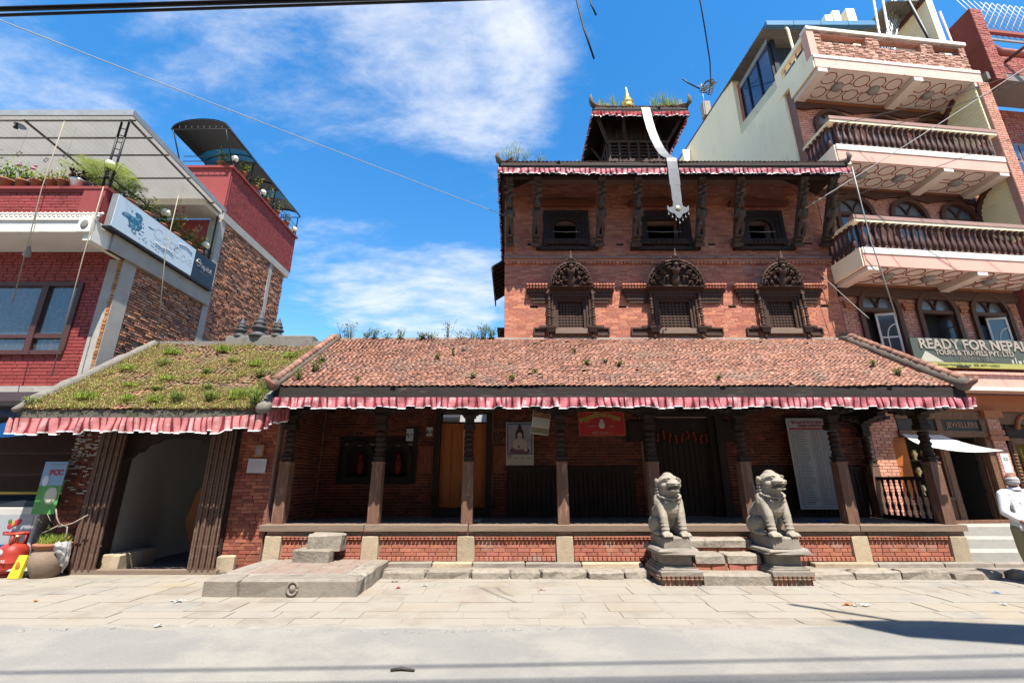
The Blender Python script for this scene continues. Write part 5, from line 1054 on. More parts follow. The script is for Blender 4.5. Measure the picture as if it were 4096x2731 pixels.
for i, (x, lb, kw) in enumerate(((-12.0, 'bushy green plant at the far left of the terrace parapet', dict(h=.6, n=300, r=.2)), (-11.6, 'pot with pink flowers on the terrace parapet', dict(flower='pink', h=.45)), (-11.25, 'low pale-leaved plant beside the pink flowers', dict(mix=(0, 0, 2), h=.2)), (-10.9, 'low pale-leaved plant second from the maroon plant', dict(mix=(0, 2), h=.22)), (-10.62, 'low yellow-green plant beside the maroon plant', dict(mix=(0, 0, 2), h=.25)), (-10.28, 'maroon-leaved plant in a silver pot on the terrace parapet', dict(mix=(4,), h=.3, potm=steel, r=.17, s=(.08, .16))))): pot_plant(x, 9.22, 8.13, lb, g=GP, **kw)
for i, y in enumerate((9.8, 10.35, 10.9, 11.4, 11.9, 12.4)): pot_plant(-9.56, y, 8.0, ['trailing plant in an orange pot at the near end of the sign', 'trailing plant second along the sign top', 'trailing plant beside the midway globe lamp', 'plant with red flowers above the white lettering', 'plant with red flowers above the black panel', 'spiky plant at the far end of the sign top'][i], r=.14, h=.5 if i != 3 else .75, n=170, mix=(0, 1, 1), flower='red' if i in (3, 4) else None, g=GP)
for i, y in enumerate((13.05, 13.6, 14.4, 15.2, 16.0, 16.8)): pot_plant(-9.5 if i else -9.9, y, 11.7, ['yellowish plant on the front of the rear parapet', 'spiky plant near the corner of the rear parapet', 'palm-like plant on the rear parapet', 'pale plant midway along the rear parapet', 'low plant on the far half of the rear parapet', 'low plant near the far end of the rear parapet'][i], r=.13, h=.5, n=130, mix=(0, 2, 1), g=GP)
PM = root('palm', 'potted palm with arching fronds at the terrace corner', 'palm', (-9.95, 9.5, 7.9))
MB().lathe((-9.95, 9.55, 7.9), [(.14, 0), (.2, .3), (.22, .3), (.18, .33)], 12).build('pot', clay_pot, PM)
for k in range(16):
    a = 2 * math.pi * k / 16 + .2; el = random.uniform(.75, 1.3); Lf = random.uniform(1.15, 1.55); b = MB(); pts = []
    for i in range(9): t = i / 8; pts.append(Vector((-9.95 + math.cos(a) * Lf * t * math.cos(el), 9.55 + math.sin(a) * Lf * t * math.cos(el), 8.2 + Lf * (math.sin(el) * t - .38 * t * t))))
    b.tube(pts, [.012 * (1 - .8 * i / 8) for i in range(9)], 4)
    for i in range(1, 9):
        for s in (-1, 1):
            for j in (0, .33, .66):
                p = pts[i - 1].lerp(pts[i], j); tv = (pts[i] - pts[i - 1]).normalized(); sd2 = tv.cross(Vector((0, 0, 1))).normalized() * s; ll_ = .42 * math.sin(math.pi * (.12 + .85 * (i + j) / 9.5)); e = p + sd2 * ll_ + tv * ll_ * .6 - Vector((0, 0, .07)); w_ = tv * .012
                b.add([p - w_, p + w_, e], [(0, 1, 2)], False, 1)
    b.build('frond', [leafs[1], leafs[0]], PM)
for i, (x, y, z, s) in enumerate(((-9.9, 12.0, 9.2, .13), (-9.6, 12.3, 8.95, .13), (-9.7, 11.5, 9.35, .06), (-9.45, 12.6, 9.1, .06), (-11.0, 9.4, 9.25, .1), (-11.6, 9.5, 9.2, .07), (-12.2, 9.4, 9.3, .09))):
    b = MB()
    for k in range(6):
        a, c = R(90 + 60 * k), R(90 + 60 * k + 30); d2_ = R(90 + 60 * k - 30)
        b.tube([(x + s * .5 * math.cos(d2_), y, z + s * .5 * math.sin(d2_)), (x + s * math.cos(a), y, z + s * math.sin(a)), (x + s * .5 * math.cos(c), y, z + s * .5 * math.sin(c))], .008, 4)
    b.tube([(x, y, z + s), (x, y, pz(y))], .002, 3); b.build('star_ornament', mat('straw_ornament', (.55, .48, .32), .8, (5, .2), bump=None), label='woven star ornament ' + ['largest, over the far end of the sign', 'lower, right of the largest', 'tiny, above the red flowers', 'tiny, nearest the rear column', 'large, left of the palm', 'small, above the pink flowers', 'leftmost, above the bushy plant'][i], cat='ornament', group='hanging star ornaments')
MB().lathe((-11.2, 9.45, 6.5), [(.02, .28), (.025, .25), (.06, .14), (.08, .04), (.03, 0)], 10).tube([(-11.2, 9.45, 6.75), (-11.2, 9.45, 6.94)], .004, 4).build('pendant_lamp', mat('lamp_grey', (.4, .38, .36), .4, (5, .1), bump=None), label='small pendant lamp hanging under the terrace soffit', cat='lamp')
# ---------------------------------------------------------------- shop under the restaurant
SHP = root('dim_shop', 'dark open shop under the restaurant with a blue fascia panel', 'shop', (-10, 10, 0))
MB().box(-15, -8.6, 9.9, LY + .03, 3.42, 3.58).build('lintel_band', conc, SHP); MB().box(-15, -8.9, 9.75, 9.9, 3.18, 3.42).build('shutter_box', mat('purple_shutter', (.11, .07, .08), .6, (4, .2), bump=None), SHP)
MB().box(-15, -8.95, 9.6, 9.7, 2.86, 3.17).build('blue_fascia', mat('blue_board', (.02, .07, .20), .5, (3, .2), bump=None), SHP)
MB().box(-15, -8.46, 12.4, 12.5, 0, 3.4).build('back_wall', mat('shop_wall', (.10, .05, .045), .9, (3, .3)), SHP); MB().box(-8.72, -8.46, 9.3, 12.4, 0, 3.4).build('side_wall', mat('shop_red', (.20, .035, .03), .9, (3, .3)), SHP); MB().box(-15, -8.72, 9.0, 12.4, 3.0, 3.1).build('ceiling', dark, SHP); MB().box(-15, -8.72, 9.4, 12.4, 0, .12).build('floor_slab', conc_d, SHP)
for z in (.7, 1.2, 1.7, 2.2): MB().box(-14, -9.2, 11.5, 11.9, z, z + .03).build('shelf', wood, SHP)
MB().box(-13, -9.0, 9.8, 10.4, 1.32, 1.36).build('counter_edge', flat('yellow_edge', (.55, .38, .03)), SHP)
gcol = [(.30, .04, .03), (.05, .08, .22), (.35, .20, .05), (.12, .12, .12), (.30, .28, .26), (.05, .16, .08)]
gi = 0
for z in (.73, 1.23, 1.73):
    for k in range(4):
        x = -11.4 + k * .6 + random.uniform(-.05, .05); hgt = random.uniform(.18, .34); c = gi % 6; gi += 1; b = MB()
        if random.random() < .5: b.lathe((x, 11.65, z), [(.07, 0), (.075, hgt * .6), (.03, hgt * .8), (.03, hgt)], 9)
        else: b.box(x - .11, x + .11, 11.55, 11.75, z, z + hgt)
        b.build('grocery_pack', flat('goods_%d' % c, gcol[c]), label=['red', 'dark blue', 'brown', 'black', 'pale grey', 'dark green'][c] + ' pack ' + ['far left', 'left', 'right', 'far right'][k] + ' on the ' + {.73: 'lowest', 1.23: 'middle', 1.73: 'top'}[z] + ' dim shop shelf', cat='goods', group='goods on the shop shelves')
tp = MB(); tp.grid(lambda u, v: (-11 + 2.25 * u, 8.35 + .6 * v, 2.62 - .2 * v + .12 * u - .10 * math.sin(u * 3.14) - .25 * (1 - v) * (1 - u)), 14, 8); tp.build('blue_tarpaulin', mat('blue_tarp', (.02, .16, .50), .6, (4, .15), bump=None, transl=.3), label='bright blue tarpaulin sagging in front of the left shop', cat='tarpaulin')
fz = root('chest_freezer', 'white chest freezer with a fruit logo panel in the left shop', 'freezer', (-9.3, 9.2, 0))
fw = mat('freezer_white', (.62, .60, .55), .5, (3, .1), bump=None)
b = MB(); b.box(-10.2, -8.78, 9.0, 9.62, .12, 1.12); bevel(b.build('cabinet', fw, fz), .03, 2)
b = MB(); b.prism([(9.0, 1.12), (9.03, 1.22), (9.15, 1.29), (9.5, 1.31), (9.62, 1.25), (9.62, 1.12)], -10.18, -8.8, 'x'); b.build('lid', black, fz)
FM = T(-9.18, 8.994, .8); b = MB(); b.box(-9.62, -8.86, 8.992, 9.0, .4, .98); pn = b.build('printed_panel', flat('panel_grey', (.42, .44, .47)), fz)
b = MB(); b.ell((-9.14, 8.99, .84), (.09, .004, .055), 10, 5, 0, None, Matrix.Rotation(R(-30), 4, 'Y')); b.ell((-9.25, 8.988, .78), (.05, .004, .05), 10, 5); b.ell((-9.27, 8.988, .86), (.035, .004, .045), 8, 5, 1); b.ell((-9.2, 8.986, .82), (.03, .004, .05), 8, 5, 2); b.build('fruit_logo', [flat('logo_red', (.55, .03, .06)), flat('logo_green', (.08, .20, .04)), flat('logo_yellow', (.55, .40, .05))], fz)
text('ICE BELL', .075, T(-9.2, 8.988, .66), flat('logo_red', (.55, .03, .06)), 'lettering', fz, bold=.003); MB().box(-9.62, -8.86, 8.99, 8.993, .4, .47).build('panel_band', flat('panel_blue', (.04, .10, .30)), fz)
MB().box(-9.72, -9.6, 8.99, 9.0, 1.0, 1.06).build('badge', flat('badge_blue', (.10, .25, .5)), fz)
def cyl(x, y, z, r, m, lb):
    o = root('gas_cylinder', lb, 'gas cylinder', (x, y, z), 'gas cylinders by the shop')
    MB().lathe((x, y, z), [(r * .75, 0), (r * .78, .03), (r * .6, .035), (r * .95, .07), (r, .12), (r, .2), (r * 1.015, .205), (r * 1.015, .22), (r, .225), (r, .36), (r * .9, .44), (r * .6, .5), (r * .25, .53)], 20).build('body', m, o)
    MB().lathe((x, y, z + .5), [(.03, 0), (.03, .1), (.05, .1), (.05, .14), (.02, .15)], 10).build('valve', brass, o)
    for k in range(3): a = 2.1 * k + .8; MB().tube([(x + r * .55 * math.cos(a), y + r * .55 * math.sin(a), z + .47), (x + r * .55 * math.cos(a), y + r * .55 * math.sin(a), z + .66)], .025, 6).build('collar_post', m, o)
    MB().tube([(x + r * .62 * math.cos(a), y + r * .62 * math.sin(a), z + .67) for a in [k * .3142 for k in range(21)]], .022, 6).build('collar_ring', m, o)
    return o
gred = mat('cylinder_red', (.48, .05, .03), .45, (4, .15), bump=None, dirt=((.25, .04, .03), 5, .6, .6)); gdk = mat('cylinder_maroon', (.14, .03, .03), .5, (4, .2), bump=None)
o = cyl(-8.72, 8.66, .02, .21, gred, 'bright red gas cylinder nearest the street beside the clay jar')
text('GAS', .07, T(-8.66, 8.44, .27), flat('white_print', (.75, .72, .7)), 'lettering', o); MB().lathe((0, 0, 0), [(.06, 0), (.06, .004)], 16, 0, T(-8.74, 8.452, .4) @ Matrix.Rotation(R(90), 4, 'X')).build('round_mark', MATS['white_print'], o)
cyl(-8.55, 9.15, .1, .18, gdk, 'dark maroon gas cylinder behind the clay jar'); cyl(-8.2, 9.2, .1, .17, gdk, 'dark maroon gas cylinder by the brick wall behind the jar')
JR = root('clay_jar', 'large round clay jar planted with grass beside the passage gate', 'jar', (-8.02, 8.62, 0)); jx, jy = -8.02, 8.62
MB().lathe((jx, jy, 0), [(.17, 0), (.21, .08), (.255, .2), (.262, .3), (.24, .4), (.21, .45), (.22, .47), (.245, .5), (.25, .53), (.22, .53), (.2, .49)], 22).build('body', jar_m, JR)
MB().lathe((jx, jy, .455), [(.222, 0), (.24, .01), (.252, .045), (.262, .05), (.262, .085), (.235, .088)], 22).build('rim', clay_pot, JR)
b = MB(); blades(b, (jx, jy, .5), .2, 420, .08, .2, .01, .9, 0); leaves(b, (jx - .08, jy, .62), (.14, .12, .09), 90, .03, .06, 1); leaves(b, (jx - .15, jy, .72), (.06, .06, .12), 30, .03, .06, 1); b.build('foliage', leafs, JR)
tw = mat('dry_twig', (.40, .34, .28), .9, (6, .3), bump=None)
for pts in (((jx + .12, jy, .5), (jx + .19, jy, .66), (jx + .17, jy, .8), (jx + .05, jy, .84), (jx - .02, jy, .80)), ((jx + .02, jy, .8), (jx + .25, jy, .86), (jx + .48, jy, 1.0)), ((jx + .03, jy, .83), (jx - .06, jy, .95), (jx - .12, jy, 1.1)), ((jx, jy, .82), (jx - .15, jy, .74), (jx - .25, jy, .70))): MB().tube(pts, [.014 - .002 * i for i in range(len(pts))], 5).build('twig', tw, JR)
b = MB(); b.grid(lambda u, v: (jx + (.262 + .05 * v * (1 - v) * 4 + .035 * mnoise.noise((u * 6, v * 5, 1))) * math.cos(-.75 + .9 * u), jy + (.262 + .05 * v * (1 - v) * 4 + .035 * mnoise.noise((u * 6, v * 5, 2))) * math.sin(-.75 + .9 * u), .57 - (.1 + .42 * u) * v + .03 * mnoise.noise((u * 7, v * 6, 4))), 14, 10, False)
b.build('plastic_wrap', mat('white_plastic', (.68, .68, .68), .4, (8, .1), bump=None, transl=.3), JR)
b = MB(); b.add([(0, 0, 0), (.19, 0, 0), (.19, .07, 0), (0, .07, 0), (.02, .02, .36), (.17, .02, .36), (.17, .05, .36), (.02, .05, .36), (.095, -.02, .18)], [(0, 1, 8), (1, 5, 8), (5, 4, 8), (4, 0, 8), (1, 2, 6, 5), (2, 3, 7, 6), (3, 0, 4, 7), (4, 5, 6, 7), (3, 2, 1, 0)], False, 0, T(-8.46, 8.42, .012) @ Matrix.Rotation(R(-10), 4, 'X'))
yp = b.build('yellow_packet', flat('packet_yellow', (.72, .62, .04)), label='yellow plastic packet leaning on the clay jar', cat='packet')
MB().ell((-8.35, 8.435, .2), (.035, .01, .075), 10, 6).build('printed_mark', flat('packet_orange', (.60, .20, .03)), yp)
b = MB(); b.grid(lambda u, v: (-8.62 + .42 * u, 8.5 + .12 * v, .10 + .32 * v * (.35 + .65 * u) + .02 * math.sin(u * 9 + v * 7)), 8, 6); b.grid(lambda u, v: (-8.62 + .42 * u, 8.64, .02 + .38 * v * (.35 + .65 * u)), 4, 2); b.build('covered_sack', mat('pale_sheet', (.60, .59, .58), .7, (5, .15), bump=None, transl=.2), label='pale plastic sheet thrown over a sack behind the yellow packet', cat='sheet')
HB = root('hanging_banner', 'narrow printed banner in blue and green hanging by the shop corner', 'banner', (-8.45, 8.78, 1.0)); HM = T(-8.52, 8.78, 0)
MB(HM).box(-.2, .22, 0, .006, 1.5, 1.92).build('upper_print', flat('banner_blue', (.25, .42, .62)), HB); MB(HM).box(-.2, .22, 0, .006, 1.0, 1.5).build('lower_print', mat('banner_green', (.10, .34, .08), .6, (3, .5), bump=None), HB)
MB(HM).ell((.07, -.004, 1.32), (.12, .004, .16), 10, 5).build('milky_print', flat('banner_cream', (.62, .62, .48)), HB); text('PCC', .13, HM @ T(.06, -.006, 1.72), flat('banner_red', (.45, .05, .07)), 'lettering', HB, bold=.006); text('————', .07, HM @ T(.05, -.006, 1.87), MATS['banner_red'], 'lettering', HB)
MB(HM).ell((-.1, -.004, 1.58), (.06, .004, .1), 10, 5).build('white_print', flat('banner_white', (.7, .75, .8)), HB)
for x in (-.1, .1): MB(HM).tube([(x, 0, 1.0), (x + .08, 0, .9), (x + .14, .0, .86)], .005, 4).build('string', tw, HB)
# ---------------------------------------------------------------- apartment building on the right (its front is turned a little away)
PH = R(6); GO = (8.46, 10.9); GM = FR((GO[0], GO[1], 0), (math.cos(PH), math.sin(PH)), (0, 1))
AB = root('apartment_building', 'tall pink brick apartment house with balustraded balconies and cream side wall', 'building', (GO[0], GO[1], 0))
def G(): return MB(GM)
WU = [1.05, 2.72, 4.30]; WW = 1.02
lv = [(4.45, 6.32), (7.35, 9.15), (10.35, 12.1)]
wh = [(u - WW / 2, u + WW / 2, z0, z1) for u in WU for z0, z1 in lv]
W_ = 5.2
b = G(); holed(b, W_, 3.6, 13.0, .03, .3, wh); b.build('front_wall', mat('pink_mortar', (.42, .22, .17), .9, (5, .2)), AB)
bh = [(a, c, d, e - WW / 2 - .05) for a, c, d, e in wh]
def archclip(cx, cz):
    for u in WU:
        for z0, z1 in lv:
            zc_ = z1 - WW / 2
            if cz > zc_ - .05 and math.hypot(cx - u, cz - zc_) < WW / 2 + .06: return False
    return True
pieces(AB, 'brick', brick_r, bricks(GM @ T(0, .03, 0), W_, 3.7, 13.0, bh, bl=.2, bh=.062, gap=.011, proud=.014, jit=.002, clip=archclip), 'bricks')
for u in WU:
    for li, (z0, z1) in enumerate(lv):
        zc_ = z1 - WW / 2; r0 = WW / 2
        f = G(); out = [(u - r0 - .09, z0)] + arc(u, zc_, r0 + .09, r0 + .09, 180, 0, 20) + [(u + r0 + .09, z0)]; inn = [(u - r0 + .03, z0)] + arc(u, zc_, r0 - .03, r0 - .03, 180, 0, 20) + [(u + r0 - .03, z0)]; n = len(out)
        vs = [(p[0], y, p[1]) for y in (-.06, .16) for p in out + inn]; fs = []
        for k in range(n - 1): fs += [(k, k + 1, n + k + 1, n + k), (n + k, n + k + 1, 3 * n + k + 1, 3 * n + k), (k + 1, k, 2 * n + k, 2 * n + k + 1), (2 * n + k + 1, 2 * n + k, 3 * n + k, 3 * n + k + 1)]
        f.add(vs, fs); win = f.build('window', wood_w, AB)
        f = G()                                                              # spandrels behind the arch, transom and tracery
        f.prism([(u - r0, z1 + .02)] + [(u - r0, zc_)] + arc(u, zc_, r0, r0, 180, 90, 10)[1:] + [(u, z1 + .02)], .05, .25); f.prism([(u, z1 + .02)] + arc(u, zc_, r0, r0, 90, 0, 10) + [(u + r0, z1 + .02)], .05, .25); f.build('spandrel', brick_r, win)
        f = G(); f.box(u - r0 + .03, u + r0 - .03, -.02, .1, zc_ - .06, zc_ + .04)
        for s in (-1, 1): f.tube([(p[0], .04, p[1]) for p in arc(u + s * r0, zc_, r0 * 1.0, r0 * .95, 90 + s * 90, 90 + s * 25, 8)], .03, 6)
        f.build('tracery', wood_w, win)
        f = G(); f.prism(arc(u, zc_ + .03, r0 - .03, r0 - .05, 0, 180, 16), .06, .07); f.build('arch_pane', mat('arch_glass', (.20, .23, .26), .15, (3, .3), bump=None, spec=.7), win)
        f = G(); f.box(u - r0, u + r0, .27, .29, z0, z1); f.build('room_shade_sheet', dark, win)  # flat near-black sheet stands in for the unlit room behind the glass
        if li == 0:
            # casement swung half open
            mid = u + (.02 if u < 2 or u > 4 else .08); An = -40 if u != WU[1] else -70
            Mc = GM @ T(u + r0 - .06, -.02, 0) @ RZ(R(180 + (-1) * An * -1)) if False else GM @ T(u + r0 - .08, .0, 0) @ RZ(R(180 - 18 if u != WU[1] else 180 - 60))
            c = MB(Mc); wv = .48
            for x0, x1, q0, q1 in ((0, .05, z0, zc_ - .07), (wv - .05, wv, z0, zc_ - .07), (.05, wv - .05, z0, z0 + .06), (.05, wv - .05, zc_ - .13, zc_ - .07), (.05, wv - .05, z0 + .62, z0 + .66)): c.box(x0, x1, -.02, .02, q0, q1)
            c.tube([(p[0], 0, p[1]) for p in arc(.05, z0 + .62, .24, .36, 90, 0, 8)] + [(.29, 0, z0 + .06)], .02, 5); c.build('casement', mat('casement_white', (.70, .66, .60), .6, (4, .1), bump=None) if u != WU[1] else wood_w, win)
            MB(Mc).box(.05, wv - .05, -.004, .004, z0 + .05, zc_ - .1).build('pane', mat('casement_glass', (.10, .12, .13), .08, (2, .2), bump=None, spec=.8), win)
            if u == WU[2]: cc = G(); cc.grid(lambda a, q: (u - r0 + .06 + .45 * a, .2 + .02 * math.sin(a * 30), z0 + 1.1 * q), 24, 2); cc.build('curtain', lace, win)
        else:
            f = G(); f.box(u - .03, u + .03, 0, .1, z0, zc_ - .06); f.box(u - r0 + .03, u - r0 + .08, 0, .1, z0, zc_ - .06); f.box(u + r0 - .08, u + r0 - .03, 0, .1, z0, zc_ - .06); f.build('mullion', wood_w, win); f = G(); f.box(u - r0 + .08, u + r0 - .08, .05, .06, z0, zc_ - .06); f.build('pane', mat('room_glass', (.06, .07, .09), .08, (2, .4), bump=None, spec=.8, dirt=((.45, .48, .55), 2.2, .56, .7)), win)
    f = G()
for li, z in enumerate((6.30, 9.28, 12.25)):                                 # dark wavy frieze under each slab, orange band
    f = G(); pts = [(0, z + .12)]
    for k in range(61): x = W_ * k / 60; pts.append((x, z - .16 + (.13 * abs(math.sin(math.pi * (x - .2) / 1.62)) if li else 0)))
    pts.append((W_, z + .12)); f.prism(pts[::-1], -.05, .028); f.build('frieze', brown_p, AB)
    f = G(); f.box(0, W_, -.015, .028, z + .122, z + .24); f.build('frieze_band', orange_p, AB)
for u in (.2, 1.88, 3.5, 4.95):
    for z in (5.9,): f = G(); f.box(u - .14, u + .14, -.06, .02, z, z + .09); f.box(u - .1, u + .1, -.045, .02, z - .09, z - .002); f.build('capital', orange_p, AB)
# balconies
bal2 = [(.05, 0), (.055, .04), (.03, .06), (.045, .1), (.062, .18), (.058, .26), (.035, .38), (.025, .5), (.034, .53), (.025, .56), (.05, .62), (.06, .64), (.06, .70)]
bme = MB().lathe((0, 0, 0), bal2, 9).mesh('baluster', brown_p)
def soffit_art(u0, u1, z, parent):
    m = flat('red_line', (.45, .06, .035)); b = G(); d0, d1 = -.95, -.10; n = max(2, round((u1 - u0) / .5)); st = (u1 - u0) / n; dm = (d0 + d1) / 2
    def ln(*pts): b.tube([(p[0], p[1], z - .006) for p in pts], .013, 4)
    for k in range(n):
        a, c = u0 + k * st + .05, u0 + (k + 1) * st - .05; e = .12
        ln((a + e, d0), (c - e, d0), (c, d0 + .12), (c, dm - .16), (c - e, dm - .06), (a + e, dm - .06), (a, dm - .16), (a, d0 + .12), (a + e, d0)); ln((a + e, d1), (c - e, d1), (c, d1 - .12), (c, dm + .16), (c - e, dm + .06), (a + e, dm + .06), (a, dm + .16), (a, d1 - .12), (a + e, d1))
        ln((c, dm - .16), (c + .1, dm - .1)); ln((c, dm + .16), (c + .1, dm + .1))
    b.build('soffit_lines', m, parent)
def dome_light(u, z): b = G(); b.lathe((u, -.52, z - .1), [(.05, 0), (.12, .02), (.15, .05), (.15, .09), (.17, .1)], 16); return b
def balcony(z, u1, solid=False):
    s = G(); d = -1.08; s.box(-.05, u1, d, 0, z, z + .16); bl = s.build('balcony', soffit_m, AB)
    if not solid: f = G(); f.box(-.07, u1 + .02, d - .03, d, z - .06, z + .26); f.build('fascia', pinkp, bl); f = G(); f.box(-.07, u1 + .02, d - .05, d + .06, z + .262, z + .42); f.build('kerb_band', white_p, bl); f = G(); f.box(-.10, -.052, d, .0, z - .06, z + .42); f.build('side_fascia', cream, bl)
    else:
        f = G(); f.box(-.07, u1 + .02, d - .03, d, z - .02, z + .30); f.build('fascia', mat('peeling_pink', (.72, .47, .39), .85, (3, .15), bump=(30, .4), dirt=((.30, .20, .15), 9, .585, .9)), bl); f = G(); f.box(-.09, u1 + .02, d - .05, d + .06, z + .302, z + .40); f.build('kerb_band', white_p, bl); f = G(); f.box(-.10, -.052, d, .0, z - .02, z + .40); f.build('side_fascia', cream, bl)
    for u in (.12, 3.05, u1 - .14): f = G(); f.box(u - .14, u + .14, d - .02, 0, z - .16, z - .002); f.build('beam', soffit_m, bl)
    soffit_art(.32, 2.85, z, bl); soffit_art(3.25, u1 - .35, z, bl)
    for u in (1.0, 2.15, 3.9): dome_light(u, z).build('ceiling_lamp', mat('lamp_glass_grey', (.42, .41, .38), .35, (4, .1), bump=None), bl)
    if not solid:
        n = int((u1 - .1) / .172)
        for k in range(n): put('baluster', bme, bl, M=GM @ T(.12 + k * .172, d + .02, z + .42))
        for k in range(6): put('baluster', bme, bl, M=GM @ T(-.02, d + .2 + k * .16, z + .42))
        f = G(); f.box(-.1, u1 + .02, d - .06, d + .1, z + 1.125, z + 1.19); f.build('handrail', cream, bl); f = G(); f.box(-.12, u1 + .02, d - .08, d + .12, z + 1.192, z + 1.29); f.build('handrail_top', rail_p, bl)
        f = G(); f.box(-.1, .06, d + .1, .0, z + 1.125, z + 1.20); f.build('handrail', cream, bl)
    return bl
balcony(6.52, 7.0); balcony(9.50, 4.85); b3 = balcony(12.52, 5.1, True)
# curved end screens of the balconies
for z0, z1, uu in ((7.7, 9.45, 5.0), (10.75, 12.45, 4.85)):
    zc_ = (z0 + z1) / 2; h_ = (z1 - z0) / 2
    f = G(); f.prism([(-1.05, z0), (-1.05, z1)] + arc(-.62, zc_, .58, h_, 90, -90, 14), uu, uu + .12, 'x'); sc2 = f.build('end_screen', mat('ribbed_cream', (.70, .66, .42), .8, (3, .1), bump=None), AB)
    for k in range(14): zz = z0 + .08 + k * (z1 - z0) / 14; w2 = .58 * math.sqrt(max(0, 1 - ((zz - zc_) / h_) ** 2)); f = G(); f.box(uu - .012, uu, -1.04, -.62 + w2, zz, zz + .07); f.build('board', MATS['ribbed_cream'], sc2)
    f = G(); f.tube([(uu + .02, p[0], p[1]) for p in arc(-.60, zc_, .66, h_ + .02, 80, -80, 16)], .10, 8); f.build('arch_band', brown_p, sc2)
for z0, z1 in ((6.5, 9.5), (9.5, 12.5)):
    f = G(); f.box(4.9, 5.25, -1.12, -.95, z0, z1); f.build('corner_pier', mortar_t, AB)
    pieces(AB, 'brick', brick_r, bricks(GM @ T(0, -1.12, 0), 5.25, z0, z1, u0=4.9, bl=.18, bh=.062, gap=.011, proud=.014, jit=.002), 'bricks')
# top parapet of worn brick with openings
zt = 12.92; d = -1.06
op = [(.35, 1.75, zt + .55, zt + .85), (2.15, 3.5, zt + .55, zt + .85), (3.9, 4.75, zt + .55, zt + .85)]
b = G(); holed(b, 4.95, zt, zt + .95, d, d + .16, op, u0=.12); pp = b.build('top_parapet', brick_w, AB)
pieces(pp, 'brick', brick_w, bricks(GM @ T(0, d, 0), 4.95, zt, zt + .95, op, u0=.12, bl=.17, bh=.05, gap=.014, proud=.016, jit=.01, skip=.12), 'bricks')
f = G(); f.box(-.1, 5.0, d - .06, d + .22, zt + .952, zt + 1.06); f.build('coping', white_p, pp); f = G(); f.box(-.1, .12, d - .03, d + .2, zt, zt + .95); f.build('end_pier', pinkp, pp)
for a, c, z0, z1 in op: f = G(); f.tube([(a, d + .1, z0 + .12), (c, d + .1, z0 + .12)], .03, 6); f.build('pipe_rail', black, pp)
f = G(); f.box(-.1, .08, d + .2, 1.6, zt, zt + .45); f.build('side_parapet', cream, pp); f = G(); f.box(-.1, .08, d + .2, .2, zt + .80, zt + .96); f.box(-.1, .08, .2, .5, zt + .45, zt + .96); f.build('side_parapet', cream, pp)
for k in range(4): f = G(); f.tube([(0, d + .35 + k * .28, zt + .45), (0, d + .35 + k * .28, zt + .8)], .02, 5); f.build('rail_bar', grey_metal, pp)
# cream side wall, running back and slightly left, with its taller rear part
SX = 8.42
def sidewall(y0, y1, z0, z1, name='side_wall', m=cream, t=.25):
    def X(y): return SX - .085 * (y - 10.9)
    b = MB(); b.add([(X(y0), y0, z0), (X(y1), y1, z0), (X(y1), y1, z1), (X(y0), y0, z1), (X(y0) + t, y0, z0), (X(y1) + t, y1, z0), (X(y1) + t, y1, z1), (X(y0) + t, y0, z1)], [(0, 1, 2, 3)[::-1], (4, 5, 6, 7), (0, 1, 5, 4), (1, 2, 6, 5), (2, 3, 7, 6), (3, 0, 4, 7)]); return b.build(name, m, AB)
sidewall(11.21, 20, 3.0, 13.4); sidewall(13.4, 20, 13.401, 15.9); sidewall(11.22, 13.39, 13.401, 13.75, m=mat('flaked_cream', (.64, .58, .40), .9, (3, .2), bump=(30, .4), dirt=((.32, .22, .16), 6, .56, .8)))
sidewall(13.4, 20, 15.901, 16.0, 'wall_coping', mat('maroon_coping', (.20, .07, .06), .7, (4, .2)), .3)
MB().prism([(0, 15.6), (-.35, 15.6), (0, 9.0)], 16.8, 16.9, 'y', 0, T(7.92, 0, 0)).build('buttress', cream, AB)
for y in (15.2, 19.0): MB().box(7.95, 8.25, y, y + .3, 16.0, 16.7).build('roof_stub', conc, AB)
MB().box(8.5, 13.4, 11.2, 20, 12.6, 12.75).build('roof_slab', conc, AB)
# glazed roof room with corrugated sheet and blue gutter
RM = root('roof_room', 'glazed lean-to room with corrugated roof and blue gutter on the terrace', 'roof room', (9.5, 12.5, 12.9))
MB().box(8.36, 8.42, 13.25, 13.4, 13.0, 15.6).build('brick_pier', brick_t, RM)
for y0, y1 in ((11.5, 12.1), (12.15, 12.75), (12.8, 13.25)): MB().box(8.42, 8.44, y0, y1, 13.76, 15.3).build('glass_pane', glass_b, RM)
for y in (11.42, 12.1, 12.76, 13.24): MB().box(8.38, 8.45, y, y + .06, 13.74, 15.4).build('mullion', black, RM)
MB().box(8.37, 8.46, 11.42, 13.3, 15.3, 15.5).build('top_rail', grey_metal, RM)
MB().box(8.5, 10.9, 11.6, 11.66, 13.2, 15.3).build('front_glass', glass_d, RM); MB().box(8.46, 8.6, 11.38, 11.44, 13.1, 15.4).build('corner_post', black, RM)
cor = mat('corrugated_sheet', (.36, .33, .28), .6, (4, .25), metal=.3, bump=None, dirt=((.20, .15, .11), 4, .55, .6))
b = MB(); b.grid(lambda u, v: (8.1 + 3.4 * u, 11.0 + 3.0 * v, 15.55 + .35 * v + .02 * math.sin((11.0 + 3 * v) * 70)), 1, 160, False); b.build('corrugated_roof', cor, RM)
bg_ = mat('gutter_blue', (.10, .30, .52), .5, (3, .1), bump=None)
for k in range(4): MB().box(8.12 + k * .87, 8.12 + (k + 1) * .87 - .015, 10.9, 11.04, 15.44, 15.62).build('gutter', bg_, RM)
MB().tube([(8.75, 11.0, 15.5), (8.78, 10.95, 15.3), (8.95, 11.1, 14.0), (9.0, 11.1, 12.95)], .04, 7).build('drain_pipe', cream, RM)
